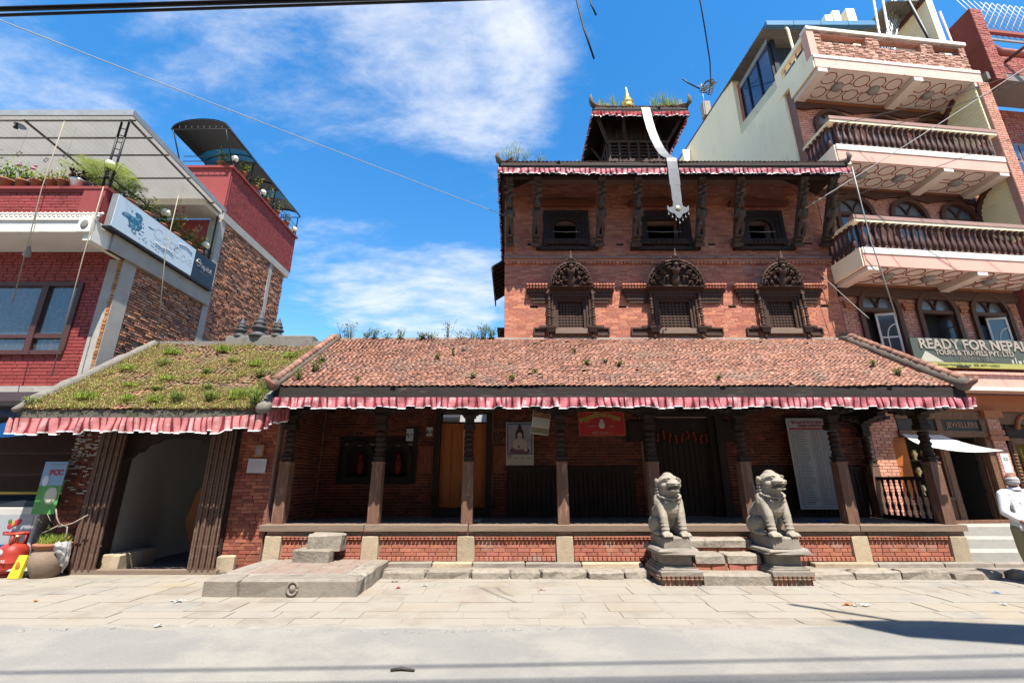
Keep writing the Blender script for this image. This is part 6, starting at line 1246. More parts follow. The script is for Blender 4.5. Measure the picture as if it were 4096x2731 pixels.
# steel stair, upper cream block, stubs
STR = root('roof_stair', 'open steel stair climbing to the roof on the right building', 'stair', (11.3, 11.5, 12.9))
a, c = Vector((11.5, 10.9, 13.2)), Vector((13.3, 11.6, 17.0))
for s in (0, .55): MB().tube([a + Vector((0, s, 0)), c + Vector((0, s, 0))], .035, 5).build('stringer', steel, STR)
for k in range(15): p = a.lerp(c, k / 14); MB().box(p.x - .1, p.x + .1, p.y + .02, p.y + .53, p.z, p.z + .03).build('tread', grey_metal, STR); MB().tube([p, p + Vector((0, 0, .9))], .015, 5).build('baluster', grey_metal, STR)
for h_ in (.5, .9): MB().tube([a + Vector((0, 0, h_)), c + Vector((0, 0, h_))], .02, 5).build('handrail', steel, STR)
for x in (11.3, 11.6): MB().tube([(x, 10.8, 13.0), (x + .6, 11.0, 17.0)], .035, 6).build('pole', steel, STR)
b = MB(); b.box(11.35, 11.6, 12.0, 12.3, 16.0, 17.5); b.build('roof_stub', cream, AB); b = MB(); b.box(11.05, 11.3, 12.0, 12.3, 16.0, 17.3); b.build('roof_stub', cream, AB); MB().box(11.85, 12.15, 12.0, 12.3, 16.0, 17.6).build('roof_stub', cream, AB); MB().box(10.8, 12.5, 12.0, 13.9, 15.85, 16.0).build('stub_slab', cream, AB); MB().box(9.8, 12.6, 13.9, 14.1, 12.9, 15.8).build('rear_wall', cream, AB); MB().box(9.7, 12.7, 13.5, 13.9, 15.62, 15.8).build('slab_edge', mat('maroon_coping', (.20, .07, .06)), AB)
MB().box(13.45, 13.65, 10.9, 14.0, 12.9, 17.3).build('stair_wall', cream, AB); MB().box(13.35, 13.445, 10.85, 14.1, 16.5, 16.65).build('wall_band', MATS['maroon_coping'], AB)
b = MB(); b.grid(lambda u, v: (12.3 + 1.1 * u, 11.0 + 2.0 * v, 16.6 + .02 * math.sin(u * 1.4 * 70)), 110, 1, False); b.build('stair_canopy', cor, AB); MB().tube([(13.4, 10.9, 13.0), (13.0, 11.0, 16.6)], .05, 6).build('stair_post', black, AB)
b = root('television_aerial', 'thin rooftop aerial on the cream side wall', 'aerial', (8.0, 16, 16)); MB().tube([(8.0, 15.2, 16.0), (8.0, 15.2, 17.6)], .015, 5).build('mast', grey_metal, b); MB().tube([(7.6, 15.2, 17.5), (8.4, 15.2, 17.4)], .012, 5).build('boom', grey_metal, b)
# ground floor: jewellery shop
f = G(); f.box(0, 5.2, .0, .3, 3.2, 3.62); f.build('ground_lintel', orange_p, AB)
f = G(); f.box(-.2, 6.2, -.75, .0, 3.66, 3.95); cp = f.build('shop_canopy', pinkp, AB)
for r_ in range(3):
    for k in range(34): f = G(); f.box(-.2 + k * .19, -.2 + k * .19 + .18, -.80 + r_ * .22, -.52 + r_ * .22, 3.952 + r_ * .065, 4.0 + r_ * .065); f.build('canopy_tile', pinkp, cp)
f = G(); f.box(-.2, 6.2, -.77, -.7, 3.58, 3.655); f.build('canopy_edge', white_p, cp)
f = G(); f.box(-.2, .75, .0, .3, 0, 3.2); f.build('ground_wall', mortar_t, AB); pieces(AB, 'brick', brick_r, bricks(GM @ T(0, 0, 0), .75, .6, 3.2, bl=.2, bh=.062, gap=.011, proud=.014, jit=.002, u0=0), 'bricks')
f = G(); f.box(3.12, 3.46, -.08, .3, .0, 3.2); f.build('pilaster', mortar_t, AB); pieces(AB, 'brick', brick_r, bricks(GM @ T(0, -.08, 0), 3.46, .7, 3.0, u0=3.12, bl=.18, bh=.062, gap=.011, proud=.014, jit=.002), 'bricks')
f = G(); f.box(3.05, 3.53, -.13, .0, 2.5, 2.6); f.box(3.08, 3.5, -.11, .0, 2.64, 2.74); f.box(3.05, 3.55, -.14, .0, 3.05, 3.22); f.build('capital', orange_p, AB)
f = G(); f.box(3.18, 3.4, -.105, -.09, 1.75, 2.2); f.build('house_number', paper, AB)
text('२२', .12, GM @ T(3.29, -.108, 2.06), flat('plate_green', (.2, .3, .2)), 'lettering', AB)
cw = mat('carved_frame_wood', (.20, .095, .05), .65, (12, .4), bump=(60, .6), dirt=((.36, .22, .13), 14, .55, .6))
f = G(); f.box(1.75, 1.9, -.06, .2, .62, 3.0); f.build('door_frame', cw, AB); f = G(); f.box(2.95, 3.1, -.06, .2, .62, 3.0); f.build('door_frame', cw, AB); f = G(); f.box(.72, 3.1, -.07, .2, 2.58, 2.72); f.build('door_frame', cw, AB); f = G(); f.box(.72, 3.1, -.05, .2, 3.0, 3.2); f.build('door_frame', cw, AB)
f = G(); f.box(.75, 2.95, -.03, .1, 2.722, 2.998); jb = f.build('shop_sign_board', mat('sign_brown', (.035, .03, .026), .6, (4, .2), bump=None), AB); text('JEWELLERS', .175, GM @ T(2.46, -.04, 2.86), mat('sign_copper', (.33, .17, .10), .6, (4, .2), bump=None), 'lettering', jb, bold=.004)
f = G(); f.box(1.9, 2.95, 2.0, 2.1, .5, 2.6); f.box(.7, 3.1, .3, 2.0, 2.6, 2.62); f.box(3.06, 3.1, .3, 2.1, .5, 2.6); f.build('shop_interior', dark, AB); f = G(); f.box(.5, 3.2, -.1, 2.1, .5, .62); f.build('shop_floor', conc_d, AB)
f = MB(GM @ T(2.94, .05, 0) @ RZ(R(62)))
f.box(0, .52, 0, .04, .64, 2.56)
for z0, z1 in ((.75, 1.3), (1.42, 1.95), (2.05, 2.48)): f.box(.07, .45, -.015, 0, z0, z1); f.box(.07, .45, .04, .055, z0, z1)
f.build('door_leaf', wood_w, AB); f = G(); f.box(1.9, 2.5, .5, .56, .62, 1.35); f.build('shop_counter', wood, AB)
# display window with orange shutter leaf and brassware
f = G(); f.box(.75, 1.75, -.04, .2, .62, 1.15); f.build('window_apron', wood_w, AB); f = G(); f.box(.72, 1.78, -.08, .2, 1.15, 1.22); f.box(.75, .82, -.05, .2, 1.22, 2.58); f.box(1.68, 1.75, -.05, .2, 1.22, 2.58); f.build('display_frame', wood_w, AB)
f = G(); f.box(.82, 1.68, .38, .42, 1.22, 2.58); f.build('display_back', dark, AB)
for z in (1.62, 2.02): f = G(); f.box(.82, 1.68, .08, .36, z, z + .02); f.build('display_shelf', wood, AB)
f = MB(GM @ T(.80, -.06, 0) @ RZ(R(-18))); f.box(-.52, 0, -.03, .0, 1.2, 2.55)
for z0, z1 in ((1.3, 1.78), (1.9, 2.45)): f.box(-.44, -.08, -.045, -.03, z0, z1)
f.build('shutter_leaf', wood_o, AB)
k = 0
for z in (1.24, 1.64, 2.04):
    for u in (.95, 1.2, 1.45):
        k += 1; b = G(); b.lathe((u, .2, z), [(.05, 0), (.06, .02), (.03, .05), (.075, .1), (.085, .16), (.06, .2), (.07, .23), (.03, .24)], 12); b.build('brass_vessel', brass, label='brass vessel %s on the %s shelf of the jewellery window' % ({.95: 'left', 1.2: 'centre', 1.45: 'right'}[u], {1.24: 'lowest', 1.64: 'middle', 2.04: 'top'}[z]), cat='vessel', group='brassware in the shop window')
aw = MB(); P4 = [GM @ Vector(p) for p in ((.55, -.9, 2.28), (2.55, -.75, 2.22), (1.75, -.02, 2.66), (.78, -.02, 2.66))]
aw.grid(lambda u, v: tuple(P4[0].lerp(P4[1], u).lerp(P4[3].lerp(P4[2], u), v) - Vector((0, 0, .12 * math.sin(math.pi * u) * (1 - v) * .6 + .06 * math.sin(math.pi * v)))), 14, 8); aw.build('cloth_awning', mat('white_cloth', (.80, .79, .74), .8, (4, .04), bump=None, transl=.3), label='white cloth awning tied out over the jewellery shop window', cat='awning')
# second door at the frame edge
f = G(); f.box(3.55, 3.68, -.08, .2, .62, 2.55); f.build('twisted_jamb', cw, AB); 
for q in range(24): f = G(); f.ell((3.62, -.09, .7 + q * .077), (.06, .03, .035), 8, 5); f.build('carved_bead', cw, AB)
f = G(); f.box(3.55, 5.2, -.06, .2, 2.42, 2.56); f.box(3.46, 5.2, -.04, .2, 2.9, 3.18); f.build('door_frame', cw, AB); f = G(); f.box(3.7, 5.2, .02, .06, 2.562, 2.898); f.build('fanlight', wood_d, AB); f = G(); f.box(3.7, 5.2, .9, 1.0, .5, 2.6); f.build('hall_wall', mat('hall_yellow', (.42, .36, .10), .8, (3, .1), bump=None), AB); f = G(); f.box(4.05, 4.9, .85, .9, .5, 2.2); f.build('hall_door', wood_w, AB)
f = G(); f.tube([(p[0], -.06, p[1]) for p in arc(4.25, 2.78, .3, .32, 0, 180, 12)], .05, 7); f.build('door_hood', orange_p, AB)
# steps up to the shop
for k, (y0, z1) in enumerate(((9.55, .27), (9.95, .46), (10.35, .66))):
    f = MB(); f.rock(8.62, 12.4, y0, 11.2, -.02, z1, .015, .006); f.build('shop_step', mat('concrete_step', (.46, .44, .39), .9, (3, .2), bump=(35, .3), dirt=((.28, .26, .23), 3, .58, .6)), label=['lowest broad concrete step before the jewellery shop', 'middle broad concrete step before the jewellery shop', 'top broad concrete step before the jewellery shop'][k], cat='step', group='steps before the jewellery shop')
f = G(); f.box(.7, 3.12, -.2, .0, .62, .72); f.build('door_sill', cw, AB)
# travel agency sign
TS_ = root('travel_sign', 'dark green signboard reading READY FOR NEPAL above the pink canopy', 'sign', (11, 10.7, 4.2)); TM = GM @ T(0, -.42, 0)
MB(TM).box(1.28, 5.4, 0, .05, 4.33, 4.93).build('board', mat('sign_green', (.085, .105, .085), .6, (3, .1), bump=None), TS_); MB(TM).box(1.28, 5.4, -.003, .05, 4.20, 4.325).build('yellow_strip', flat('sign_yellow', (.42, .44, .12)), TS_)
wl_ = flat('sign_letters', (.45, .39, .33)); text('READY FOR NEPAL', .36, TM @ T(2.98, -.012, 4.77), wl_, 'lettering', TS_, sx=.98, bold=.009, ext=.008); text('TOURS & TRAVELS PVT. LTD', .175, TM @ T(2.95, -.01, 4.565), wl_, 'lettering', TS_, sx=.98, bold=.004, ext=.006)
text('为尼泊尔做好准备', .12, TM @ T(2.95, -.008, 4.42), flat('sign_dim', (.25, .24, .21)), 'lettering', TS_); text('Bhaktapur Municipality, Nepal   电话  00977-1-6620624', .075, TM @ T(2.7, -.008, 4.265), flat('sign_ink', (.20, .22, .10)), 'lettering', TS_); text('www.readyfornepal', .075, TM @ T(4.55, -.008, 4.265), MATS['sign_ink'], 'lettering', TS_)
MB(TM).prism([(1.40, 4.33), (1.62, 4.6), (2.05, 4.33)], -.006, 0).build('mountain_mark', flat('mark_pale', (.55, .54, .45)), TS_); MB(TM).box(2.35, 2.7, -.005, 0, 4.2, 4.25).build('dark_patch', black, TS_)
sk = MB(TM)
for x, w2, h_ in ((3.95, .05, .1), (4.05, .03, .17), (4.15, .08, .08), (4.3, .1, .1), (4.5, .06, .08), (4.65, .12, .12), (4.66, .06, .17)): sk.box(x - w2 / 2, x + w2 / 2, -.005, 0, 4.33, 4.33 + h_)
sk.build('skyline_mark', flat('mark_pale', (.55, .54, .45)), TS_)
# ---------------------------------------------------------------- red brick building beyond
FB = root('red_brick_building', 'red brick house with latticed roof railing at the far right edge', 'building', (15, 11.5, 0)); FM_ = FR((GO[0] + 5.35 * math.cos(PH), GO[1] + 5.35 * math.sin(PH) - .2, 0), (math.cos(PH), math.sin(PH)), (0, 1))
MB(FM_).box(0, 6, .03, 6, 0, 12.6).build('wall', mat('brick_red_far', (.46, .12, .10), .8, (6, .15), bump=(40, .2)), FB)
pieces(FB, 'brick', mat('brick_red_laid', (.50, .15, .12), .8, (6, .12), .15, [(.44, .12, .10), (.54, .19, .15)], (40, .2)), bricks(FM_ @ T(0, .03, 0), 2.6, 7.0, 12.6, [(.75, 2.1, 9.0, 11.3)], bl=.2, bh=.062, gap=.011, proud=.014, jit=.002), 'bricks')
f = MB(FM_); f.box(.75, 2.1, -.04, .05, 9.0, 11.3); o = f.build('window', mat('pale_frame', (.36, .24, .22), .6, (3, .2)), FB)
for x0, x1 in ((.85, 1.38), (1.46, 2.0)):
    for z0, z1 in ((9.1, 9.8), (9.9, 10.6), (10.7, 11.2)): MB(FM_).box(x0, x1, -.06, -.045, z0, z1).build('pane', mat('sky_glass', (.06, .10, .18), .06, (2, .5), bump=None, spec=.9), o)
MB(FM_).box(0, 6, -.9, 0, 12.7, 12.95).build('balcony_slab', mat('grey_soffit', (.30, .26, .24), .9, (2, .2)), FB); MB(FM_).box(.12, .5, -1.0, -.3, 12.6, 15.3).build('pier', mortar_r, FB)
pieces(FB, 'brick', MATS['brick_red_laid'], bricks(FM_ @ T(0, -1.0, 0), .5, 12.6, 15.3, u0=.12, bl=.2, bh=.062, gap=.011, proud=.014) + bricks(FM_ @ T(0, -.9, 0), 2.8, 12.95, 13.6, u0=.5, bl=.2, bh=.062, gap=.011, proud=.014), 'bricks')
MB(FM_).box(.5, 6, -.9, -.7, 12.95, 13.6).build('balcony_front', mortar_r, FB)
f = MB(FM_); f.tube([(.5, -.8, 14.6), (.6, -.8, 14.1), (.9, -.8, 13.9), (6, -.8, 13.85)], .12, 7); f.box(.5, 6, -.85, -.75, 14.65, 14.75); f.build('curved_coping', MATS['brick_red_laid'], FB)
MB(FM_).tube([(.75, -.95, 13.35), (1.5, -1.6, 13.9)], .05, 8).build('spout', wood_w, FB)
f = MB(FM_); f.box(.5, 6, -.55, -.5, 14.76, 14.82); f.build('lattice_rail', grey_metal, FB)
for k in range(14):
    for s in (-1, 1): f = MB(FM_); x = .5 + k * .22 + (1.1 if s < 0 else 0); f.tube([(x, -.52, 14.8), (x + s * 1.1, -.52, 16.4)], .012, 4); f.build('lattice_bar', grey_metal, FB)
MB(FM_).tube([(.0, -.35, 16), (.02, -.4, 12), (.1, -.3, 8)], .035, 7).build('drain_pipe', mat('pale_pipe', (.5, .45, .42), .6, (4, .2)), FB); MB(FM_).box(0, 6, -.7, .03, 8.3, 8.5).build('string_course', pinkp, FB)
# ---------------------------------------------------------------- notices, calendars and boards in the porch
def board(name, label, cat, x0, x1, z0, z1, y, m, th=.012, rot=0):
    o = root(name, label, cat, ((x0 + x1) / 2, y, z0)); M = T((x0 + x1) / 2, y, (z0 + z1) / 2) @ Matrix.Rotation(R(rot), 4, 'Y'); w, h = (x1 - x0) / 2, (z1 - z0) / 2
    MB(M).box(-w, w, 0, th, -h, h).build('sheet', m, o); return o, M, w, h
def rect(o, M, x0, x1, z0, z1, m, name, lift=.003): return MB(M).box(x0, x1, -lift, -.0005, z0, z1).build(name, m, o)
o, M, w, h = board('red_signboard', 'red painted signboard with yellow Devanagari arch lettering hung under the lintel', 'sign', 1.35, 2.28, 2.44, 2.92, 9.28, mat('board_red', (.42, .02, .022), .6, (2, .12), bump=None))
fr = flat('board_orange', (.45, .16, .05))
for a in ((-w, w, h - .012, h), (-w, w, -h, -h + .012), (-w, -w + .012, -h + .012, h - .012), (w - .012, w, -h + .012, h - .012)): rect(o, M, *a, fr, 'frame')
yl = flat('board_yellow', (.42, .36, .08)); pk = flat('board_pink', (.55, .32, .28))
text('इन्द्रायणी', .125, M @ T(-.255, -.006, .115) @ Matrix.Rotation(R(-17), 4, 'Y'), yl, 'lettering', o, sx=.85, bold=.003); text('भजन', .125, M @ T(0, -.006, .165), yl, 'lettering', o, sx=.85, bold=.003); text('मण्डल', .125, M @ T(.255, -.006, .12) @ Matrix.Rotation(R(17), 4, 'Y'), yl, 'lettering', o, sx=.85, bold=.003)
text('स्थापित', .05, M @ T(-.2, -.006, -.05), pk, 'lettering', o); text('२०४१', .05, M @ T(.2, -.006, -.05), pk, 'lettering', o); text('इताछें, भक्तपुर - ४', .06, M @ T(0, -.006, -.18), pk, 'lettering', o)
MB(M).ell((0, -.004, .03), (.075, .004, .085), 12, 5).build('halo_print', flat('print_orange', (.40, .14, .10)), o); MB(M).ell((0, -.007, -.03), (.07, .004, .07), 10, 5).ell((0, -.008, .06), (.03, .004, .035), 8, 5).build('figure_print', flat('print_pale', (.50, .42, .40)), o)
o, M, w, h = board('wall_calendar', 'large wall calendar with a blue-bordered picture of a seated figure', 'calendar', -.14, .50, 1.90, 2.88, BW - .04, flat('calendar_cream', (.58, .53, .45)))
rect(o, M, -w + .03, w - .03, -h + .25, h - .02, flat('cal_blue', (.03, .14, .24)), 'picture_border'); rect(o, M, -w + .055, w - .055, -h + .28, h - .05, mat('cal_sky', (.42, .38, .45), .7, (6, .3), bump=None), 'picture', .005)
pb = MB(M); pb.ell((0, -.006, .17), (.1, .004, .2), 12, 6, 0); pb.ell((0, -.006, .37), (.045, .004, .07), 10, 6, 0); pb.ell((0, -.008, .18), (.06, .004, .085), 12, 6, 1); pb.ell((0, -.009, -.02), (.19, .004, .16), 12, 6, 1); pb.ell((0, -.008, -.16), (.24, .004, .08), 12, 6, 2); pb.ell((.13, -.0095, -.13), (.05, .004, .05), 8, 5, 1); pb.ell((-.02, -.0095, -.06), (.05, .004, .06), 8, 5, 2); pb.build('figure_print', [flat('cal_hair', (.07, .03, .05)), flat('cal_skin', (.60, .50, .46)), flat('cal_plum', (.22, .08, .16))], o)
rect(o, M, -w + .03, -w + .14, -h + .21, -h + .235, flat('cal_red', (.5, .12, .1)), 'heading')
for k in range(4): rect(o, M, -w + .04 + k * .15, -w + .12 + k * .15, -h + .165, -h + .18, flat('cal_ink', (.10, .14, .18)), 'month_name')
rect(o, M, -w, w, -h, -h + .014, flat('cal_ink', (.10, .14, .18)), 'bottom_rod')
o, M, w, h = board('small_calendar', 'small tilted calendar page hung under the porch lintel', 'calendar', .40, .76, 2.46, 2.93, 9.24, flat('calendar_white', (.60, .58, .55)), .006, 8)
rect(o, M, -w + .01, w - .01, h - .14, h - .01, mat('cal_photo', (.28, .14, .08), .7, (14, .6), bump=None), 'photo'); rect(o, M, -w + .01, w - .01, -h + .02, -h + .11, mat('cal_photo2', (.22, .22, .14), .7, (16, .6), bump=None), 'photo'); rect(o, M, -w + .02, w - .02, -h + .115, -h + .13, flat('cal_red', (.5, .12, .1)), 'stripe')
for k in range(6): rect(o, M, -w + .03, w - .03, h - .17 - k * .025, h - .167 - k * .025, flat('cal_grid', (.30, .28, .3)), 'grid_line')
o, M, w, h = board('notice_board', 'tall white printed name list with red heading on the porch back wall', 'notice', 6.30, 7.42, .98, 2.95, BW - .22, flat('notice_grey', (.50, .50, .53)))
rd = flat('notice_red', (.42, .03, .04)); ink = flat('notice_ink', (.10, .10, .15))
for a in ((-w + .05, w - .05, h - .26, h - .22), (-w + .05, w - .05, -h + .04, -h + .046), (-w + .05, -w + .055, -h + .05, h - .05), (w - .055, w - .05, -h + .05, h - .05), (-w + .055, w - .055, h - .055, h - .05)): rect(o, M, *a, rd, 'rule')
text('श्री इन्द्रायणी पीठ पुनः निर्माण सहयोग', .075, M @ T(0, -.006, h - .1), rd, 'lettering', o, sx=.8); text('दाताहरूको नामावली यस प्रकार छ', .075, M @ T(.05, -.006, h - .175), rd, 'lettering', o, sx=.8)
pr = MB(M); random.seed(3)
for k in range(44):
    z = h - .30 - k * .0365
    for c0, ln_ in ((-w + .08, .03), (-w + .16, random.uniform(.16, .3)), (-.03, .08), (.08, .03), (.16, random.uniform(.16, .3)), (.45, .06)):
        x = c0
        while x < c0 + ln_: l2 = random.uniform(.02, .05); pr.box(x, min(x + l2, c0 + ln_ + .01), -.003, -.0005, z, z + .013); x += l2 + .012
pr.build('printed_rows', ink, o, kind='stuff')
for x in (-w + .13, -.06, .05, .13, .42): rect(o, M, x, x + .003, -h + .05, h - .26, rd, 'column_line')
for lb, x0, x1, z0, z1, tx in (('dark-backed white meter plate numbered 91 on the porch wall', -2.47, -2.17, 2.43, 2.75, '९१'), ('small white plate marked A9 beside the orange door', -2.0, -1.83, 2.55, 2.78, 'A९')):
    o, M, w, h = board('meter_plate', lb, 'plate', x0, x1, z0, z1, BW - .05, black if tx == '९१' else wood_o); s = -.05 if tx == '९१' else 0
    rect(o, M, -w + .02, w - .02 + s * 2, -h + .02, h - .02, flat('plate_white', (.62, .66, .66)), 'plate_face'); text(tx, .14, M @ T(s, -.006, -.02), black, 'lettering', o, bold=.003)
o, M, w, h = board('paper_notice', 'white paper notice pasted on the brick pier beside the passage', 'notice', -5.02, -4.67, 1.72, 1.98, QY - .022, flat('notice_paper', (.62, .58, .64)), .004, 1)
for k in range(5): rect(o, M, -w + .04, w - .04 - .02 * k, h - .06 - k * .04, h - .057 - k * .04, flat('faint_ink', (.35, .33, .38)), 'text_line')
o, M, w, h = board('framed_icon', 'small gilt-framed picture above the paper notice', 'picture', -4.92, -4.76, 2.02, 2.24, QY - .03, flat('gilt', (.40, .20, .05)), .02)
rect(o, M, -w + .025, w - .025, -h + .025, h - .025, mat('icon_print', (.34, .26, .30), .6, (25, .6), bump=None), 'print')
for x in (-1.98, -.28):
    b = MB(); b.box(x - .17, x + .17, BW - .03, BW + .02, 1.75, 2.35); b.box(x - .13, x + .13, BW - .045, BW - .031, 1.8, 2.3); b.ell((x, BW - .05, 2.05), (.06, .02, .14), 10, 8); b.build('terracotta_plaque', mat('plaque_clay', (.26, .08, .045), .8, (8, .3), bump=(40, .4)), PB)
MB().box(-.95, -.62, 9.5, 9.75, FL, FL + .03).build('folded_cloth', mat('grey_cloth', (.35, .33, .36), .9, (9, .3)), label='folded grey cloth lying on the porch floor by the orange door', cat='cloth')
MB().rock(6.0, 6.2, 9.45, 9.6, FL, FL + .035, .015, .01).build('blue_wrapper', flat('wrapper_blue', (.02, .10, .30)), label='blue wrapper lying on the porch floor near the notice', cat='litter')
# ---------------------------------------------------------------- man walking away, hands behind his back
PM_ = T(8.36, 7.95, .005) @ RZ(R(-14)); MAN = root('person', 'man in a white shirt and khaki trousers, hands clasped behind his back', 'person', (8.36, 7.95, 0))
b = MB(PM_)
b.ell((0, .0, 1.59), (.076, .095, .105)); b.ell((0, .05, 1.545), (.058, .06, .07)); b.cap((0, -.01, 1.42), (0, .0, 1.52), .062, .055); b.ell((0, .11, 1.575), (.016, .03, .03)); b.ell((0, .085, 1.60), (.05, .03, .02))
for s in (-1, 1):
    b.ell((s * .08, .0, 1.585), (.014, .026, .036)); b.cap((0, 0, 1.36), (s * .17, 0, 1.36), .06, .055); b.cap((s * .19, -.01, 1.33), (s * .25, -.06, 1.07), .045, .04); b.cap((s * .25, -.06, 1.07), (s * .05, -.19, .885), .04, .027)
    b.ell((s * .015, -.205, .855 - .01 * s), (.05, .022, .045))
    for q in range(4): b.cap((s * -.015 + (q - 1.5) * .02, -.215, .835), (s * -.03 + (q - 1.5) * .022, -.215 - .01 * s, .765 + .008 * abs(q - 1.3)), .0115, .009)
    b.cap((s * .045, -.215, .865), (s * .07, -.222, .815), .012, .0095)
    st = .1 if s > 0 else -.06
    b.cap((s * .09, 0, .86), (s * .10, st * .4 + .02, .47), .085, .055); b.cap((s * .10, st * .4 + .02, .47), (s * .10, st - .03, .09), .05, .04); b.ell((s * .10, st + .04, .045), (.042, .115, .04))
b.ell((0, 0, 1.2), (.15, .10, .22)); b.ell((0, 0, .95), (.15, .10, .16)); 
fuse(b.build('body', mat('skin', (.22, .11, .07), .6, (9, .12), bump=None), MAN), .0075, 2)
b = MB(PM_); b.ell((0, 0, 1.24), (.185, .125, .21)); b.ell((0, 0, 1.02), (.17, .125, .19)); b.ell((0, .0, .90), (.18, .135, .12)); b.cap((-.15, 0, 1.37), (.15, 0, 1.37), .075, .075); b.lathe((0, 0, .80), [(.185, 0), (.18, .1), (.175, .2)], 20, sy=.75)
for s in (-1, 1): b.cap((s * .18, 0, 1.355), (s * .255, -.06, 1.08), .075, .062); b.cap((s * .255, -.06, 1.08), (s * .16, -.125, .985), .06, .05)
for k in range(9): b.tube([(-.15 + k * .037, -.115 - .012 * (k % 2), 1.25 - .03 * (k % 3)), (-.14 + k * .034, -.128, 1.05), (-.15 + k * .037, -.135, .84)], .016, 6)
sh = fuse(b.build('shirt', mat('white_shirt', (.74, .74, .76), .8, (14, .06), bump=(25, .25), transl=.1), MAN), .011, 2)
MB(PM_).lathe((0, -.005, 1.42), [(.09, 0), (.085, .03), (.07, .055), (.062, .05)], 16, sy=.95).build('collar', MATS['white_shirt'], sh)
b = MB(PM_); b.ell((0, 0, .88), (.165, .12, .12))
for s in (-1, 1):
    st = .1 if s > 0 else -.06
    b.cap((s * .09, 0, .83), (s * .10, st * .4 + .02, .48), .105, .085); b.cap((s * .10, st * .4 + .02, .48), (s * .10, st - .03, .11), .082, .07)
    for k in range(5): b.tube([(s * .10 + .075 * math.cos(a), st * .8 - .02 + .075 * math.sin(a), .14 + k * .06 + .02 * math.sin(a * 2)) for a in [q * .5236 for q in range(13)]], .012, 5)
fuse(b.build('trousers', mat('khaki_trousers', (.36, .31, .17), .85, (9, .12), bump=(25, .3)), MAN), .011, 2)
for s in (-1, 1): st = .1 if s > 0 else -.06; MB(PM_).ell((s * .10, st + .05, .035), (.052, .14, .038)).ell((s * .10, st - .03, .05), (.05, .06, .05)).build('shoe', mat('dark_shoe', (.05, .04, .035), .6, (5, .1), bump=None), MAN)
b = MB(PM_); b.ell((0, -.032, 1.56), (.084, .08, .065)); b.ell((0, -.03, 1.60), (.083, .084, .045)); fuse(b.build('hair', mat('grey_hair', (.30, .29, .28), .9, (60, .3), bump=(150, .5)), MAN), .008, 1)
b = MB(PM_); b.box(-.20, .1, -.165, -.158, .70, .93, 0, Matrix.Rotation(R(6), 4, 'Y')); b.build('folded_papers', flat('paper_grey', (.60, .58, .62)), label='pale folded papers held behind the back of the man', cat='papers')
# ---------------------------------------------------------------- cables
def cable(a, c, sag, r, m, label, n=24, name='cable', group=None):
    a, c = Vector(a), Vector(c); return MB().tube([a.lerp(c, i / n) - Vector((0, 0, 4 * sag * (i / n) * (1 - i / n))) for i in range(n + 1)], r, 5).build(name, m, label=label, cat='cable', group=group)
cable((-10.5, 2.75, 8.0), (.3, 10.72, 8.19), .05, .008, wire_g, 'thin pale wire crossing the sky from upper left to the tower')
cable((-8, 2, 4.08), (3.33, 2, 4.53), .013, .015, wire_m, 'upper thick black cable across the top left corner'); cable((-8, 2, 4.01), (3.33, 2, 4.52), .02, .0095, wire_m, 'lower thin black cable across the top left corner')
for pts, r, lb in ((((.66, 4, 8.0), (.77, 4, 7.07), (.84, 4, 6.6), (.93, 4, 6.17)), .012, 'loose black cable end dangling from the top of the sky'), (((.9, 4, 8.0), (.94, 4, 7.0), (.99, 4, 6.83)), .011, 'short black cable end beside the longer dangling one'), (((5.6, 10, 15.6), (5.95, 10.6, 14.9), (6.5, 11.6, 14.7), (7.4, 13.4, 15.7), (8.0, 14.7, 16.6)), .022, 'cable rising from the coil on the cream wall')): MB().tube(pts, r, 5).build('loose_cable', wire_m, label=lb, cat='cable')
b = MB()
for k in range(7): b.tube([(7.95 + (.28 + .04 * k) * math.cos(a) * (.6 + .1 * (k % 3)), 14.6, 16.75 + .06 * (k % 4) + (.34 - .02 * k) * math.sin(a + .3 * k)) for a in [q * .45 for q in range(15)]], .022, 5)
b.tube([(7.6, 14.6, 16.7), (7.1, 14.5, 16.9), (6.9, 14.5, 17.1)], .03, 5); b.build('cable_coil', wire_m, label='tangled coil of black cable on the cream wall top', cat='cable')
for a, c, sg, r, m, lb in (((7.4, 10.0, 8.15), (12.6, 7.6, 11.1), .05, .012, wire_g, 'pale rope running from the tower strut up to the right'), ((8.4, 9.7, 8.3), (12.6, 7.0, 9.1), .1, .008, wire_m, 'thin dark wire in front of the middle balcony'), ((8.6, 9.7, 10.5), (12.8, 8.0, 10.9), .15, .008, wire_m, 'thin dark wire in front of the upper balcony rail'), ((9.4, 9.6, 10.2), (12.6, 7.3, 10.3), .1, .008, wire_m, 'thin dark wire below the top balcony'), ((7.9, 10.6, 6.6), (8.35, 10.0, 5.2), .02, .008, wire_g, 'short pale cord slanting from the tower corner to the roof')): cable(a, c, sg, r, m, lb)
MB().tube([(8.42, 9.5, 9.0), (8.46, 9.55, 8.1), (8.5, 9.6, 7.0), (8.75, 9.8, 6.2), (8.95, 9.95, 5.2)], .014, 5).build('drop_cable', wire_g, label='cable dropping past the balconies beside the tower corner', cat='cable')
for a, c, lb in (((-9.42, 8.98, 8.05), (-9.30, 8.98, 3.6), 'slack rope hanging beside the corner of the terrace'), ((-10.85, 8.98, 9.9), (-10.6, 8.98, 5.2), 'slack rope hanging in front of the terrace window'), ((-8.85, 10.4, 8.8), (-8.5, 10.4, 4.75), 'slack rope hanging across the pale sign')): MB().tube([a, (a[0] + .02, a[1], a[2] * .6 + c[2] * .4), c], .012, 5).build('rope', mat('jute_rope', (.42, .36, .26), .9, (9, .2), bump=None), label=lb, cat='rope')
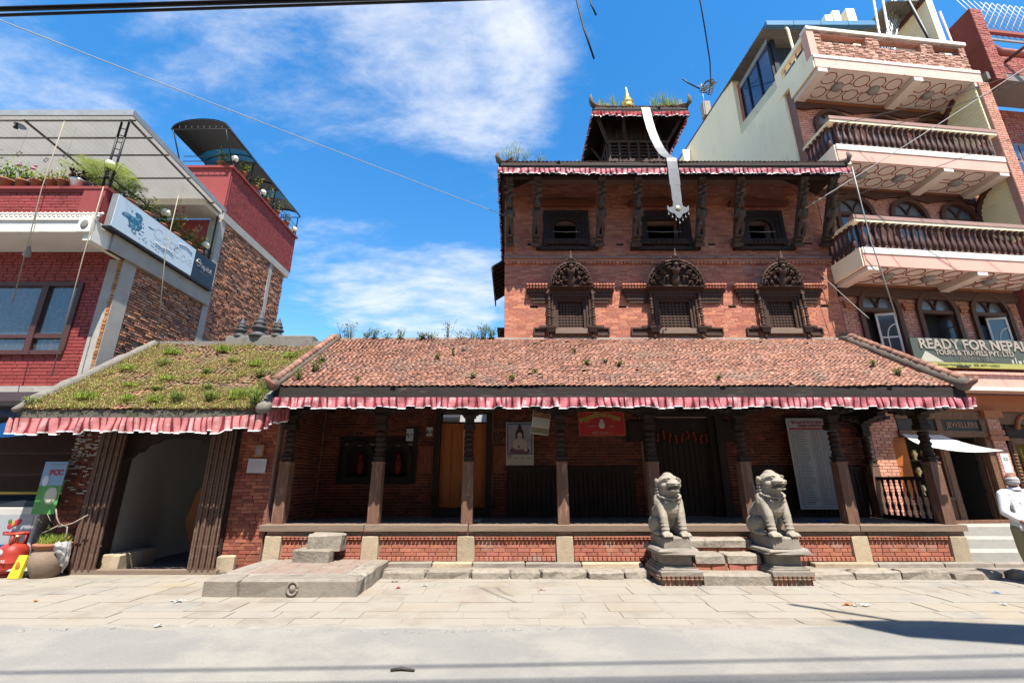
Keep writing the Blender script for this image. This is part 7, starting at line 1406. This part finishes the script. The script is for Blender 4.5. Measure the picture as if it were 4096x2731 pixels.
CH = root('courtyard_house', 'pale plastered house seen through the gap above the orange door', 'house', (-2, 17, 0)); MB().box(-6, 1.5, 17, 17.4, 0, 4.3).build('wall', mat('courtyard_plaster', (.62, .62, .62), .9, (2, .15)), CH); b = MB(); b.prism([(16.5, 3.75), (17.2, 4.3), (17.2, 4.2), (16.5, 3.65)], -6, -1.9, 'x'); b.build('roof', black, CH)
# ---------------------------------------------------------------- the other side of the street, behind the viewer
for i, (x0, x1, h_, m, lb) in enumerate(((-16, -5.2, 9.5, brick_d, 'brown brick house across the street, left'), (-5, 4.4, 10.6, brick_t, 'red brick house across the street, middle'), (4.6, 16, 9.8, brick_d, 'brown brick house across the street, right'))):
    o = root('opposite_house', lb, 'house', ((x0 + x1) / 2, -4.6, 0), 'houses across the street'); MB().box(x0, x1, -9, -4.6, 0, h_).build('wall', m, o); MB().box(x0 - .1, x1 + .1, -9.2, -4.2, h_, h_ + .2).build('roof', wood_d, o)
    for z in (.2, 3.6, 6.6):
        for k in range(4): x = x0 + (k + .5) * (x1 - x0) / 4; MB().box(x - .6, x + .6, -4.62, -4.55, z + .3, z + 2.1).build('window', wood_d, o)
for k, (y, z, z2) in enumerate(((-.60, 11.2, 10.5), (-.75, 11.3, 10.6), (-.30, 11.4, 10.4))): cable((-16, y - .3, z2), (16, y + .5, z), .6, .024 + .008 * (k % 2), wire_m, ['nearest', 'farthest', 'middle'][k] + ' overhead street cable behind the viewer', group='street cables behind the viewer')
hb = root('shadow_board', 'unseen board above the street, shaped to cast the shadow on the road', 'shadow caster', (6.5, 1.5, 9)); MB().prism([(5.05, 1.83), (5.5, 1.25), (6.5, 1.0), (8.0, .7), (9.5, .5), (9.5, 1.2), (8.5, 1.4), (7.2, 1.65), (6.3, 1.82)], 8.96, 9.0, 'z').build('board', wood_d, hb); MB().tube([(5.0, 2.55, 9), (5.4, 2.2, 9), (5.9, 1.75, 8.98), (9.4, .9, 8.98)], .05, 5).build('pole', wood_d, hb); MB().tube([(9.45, .9, 0), (9.45, .9, 9.0)], .08, 7).build('mast', conc, hb)  # added out of view; board outline follows the shadow it throws on the road
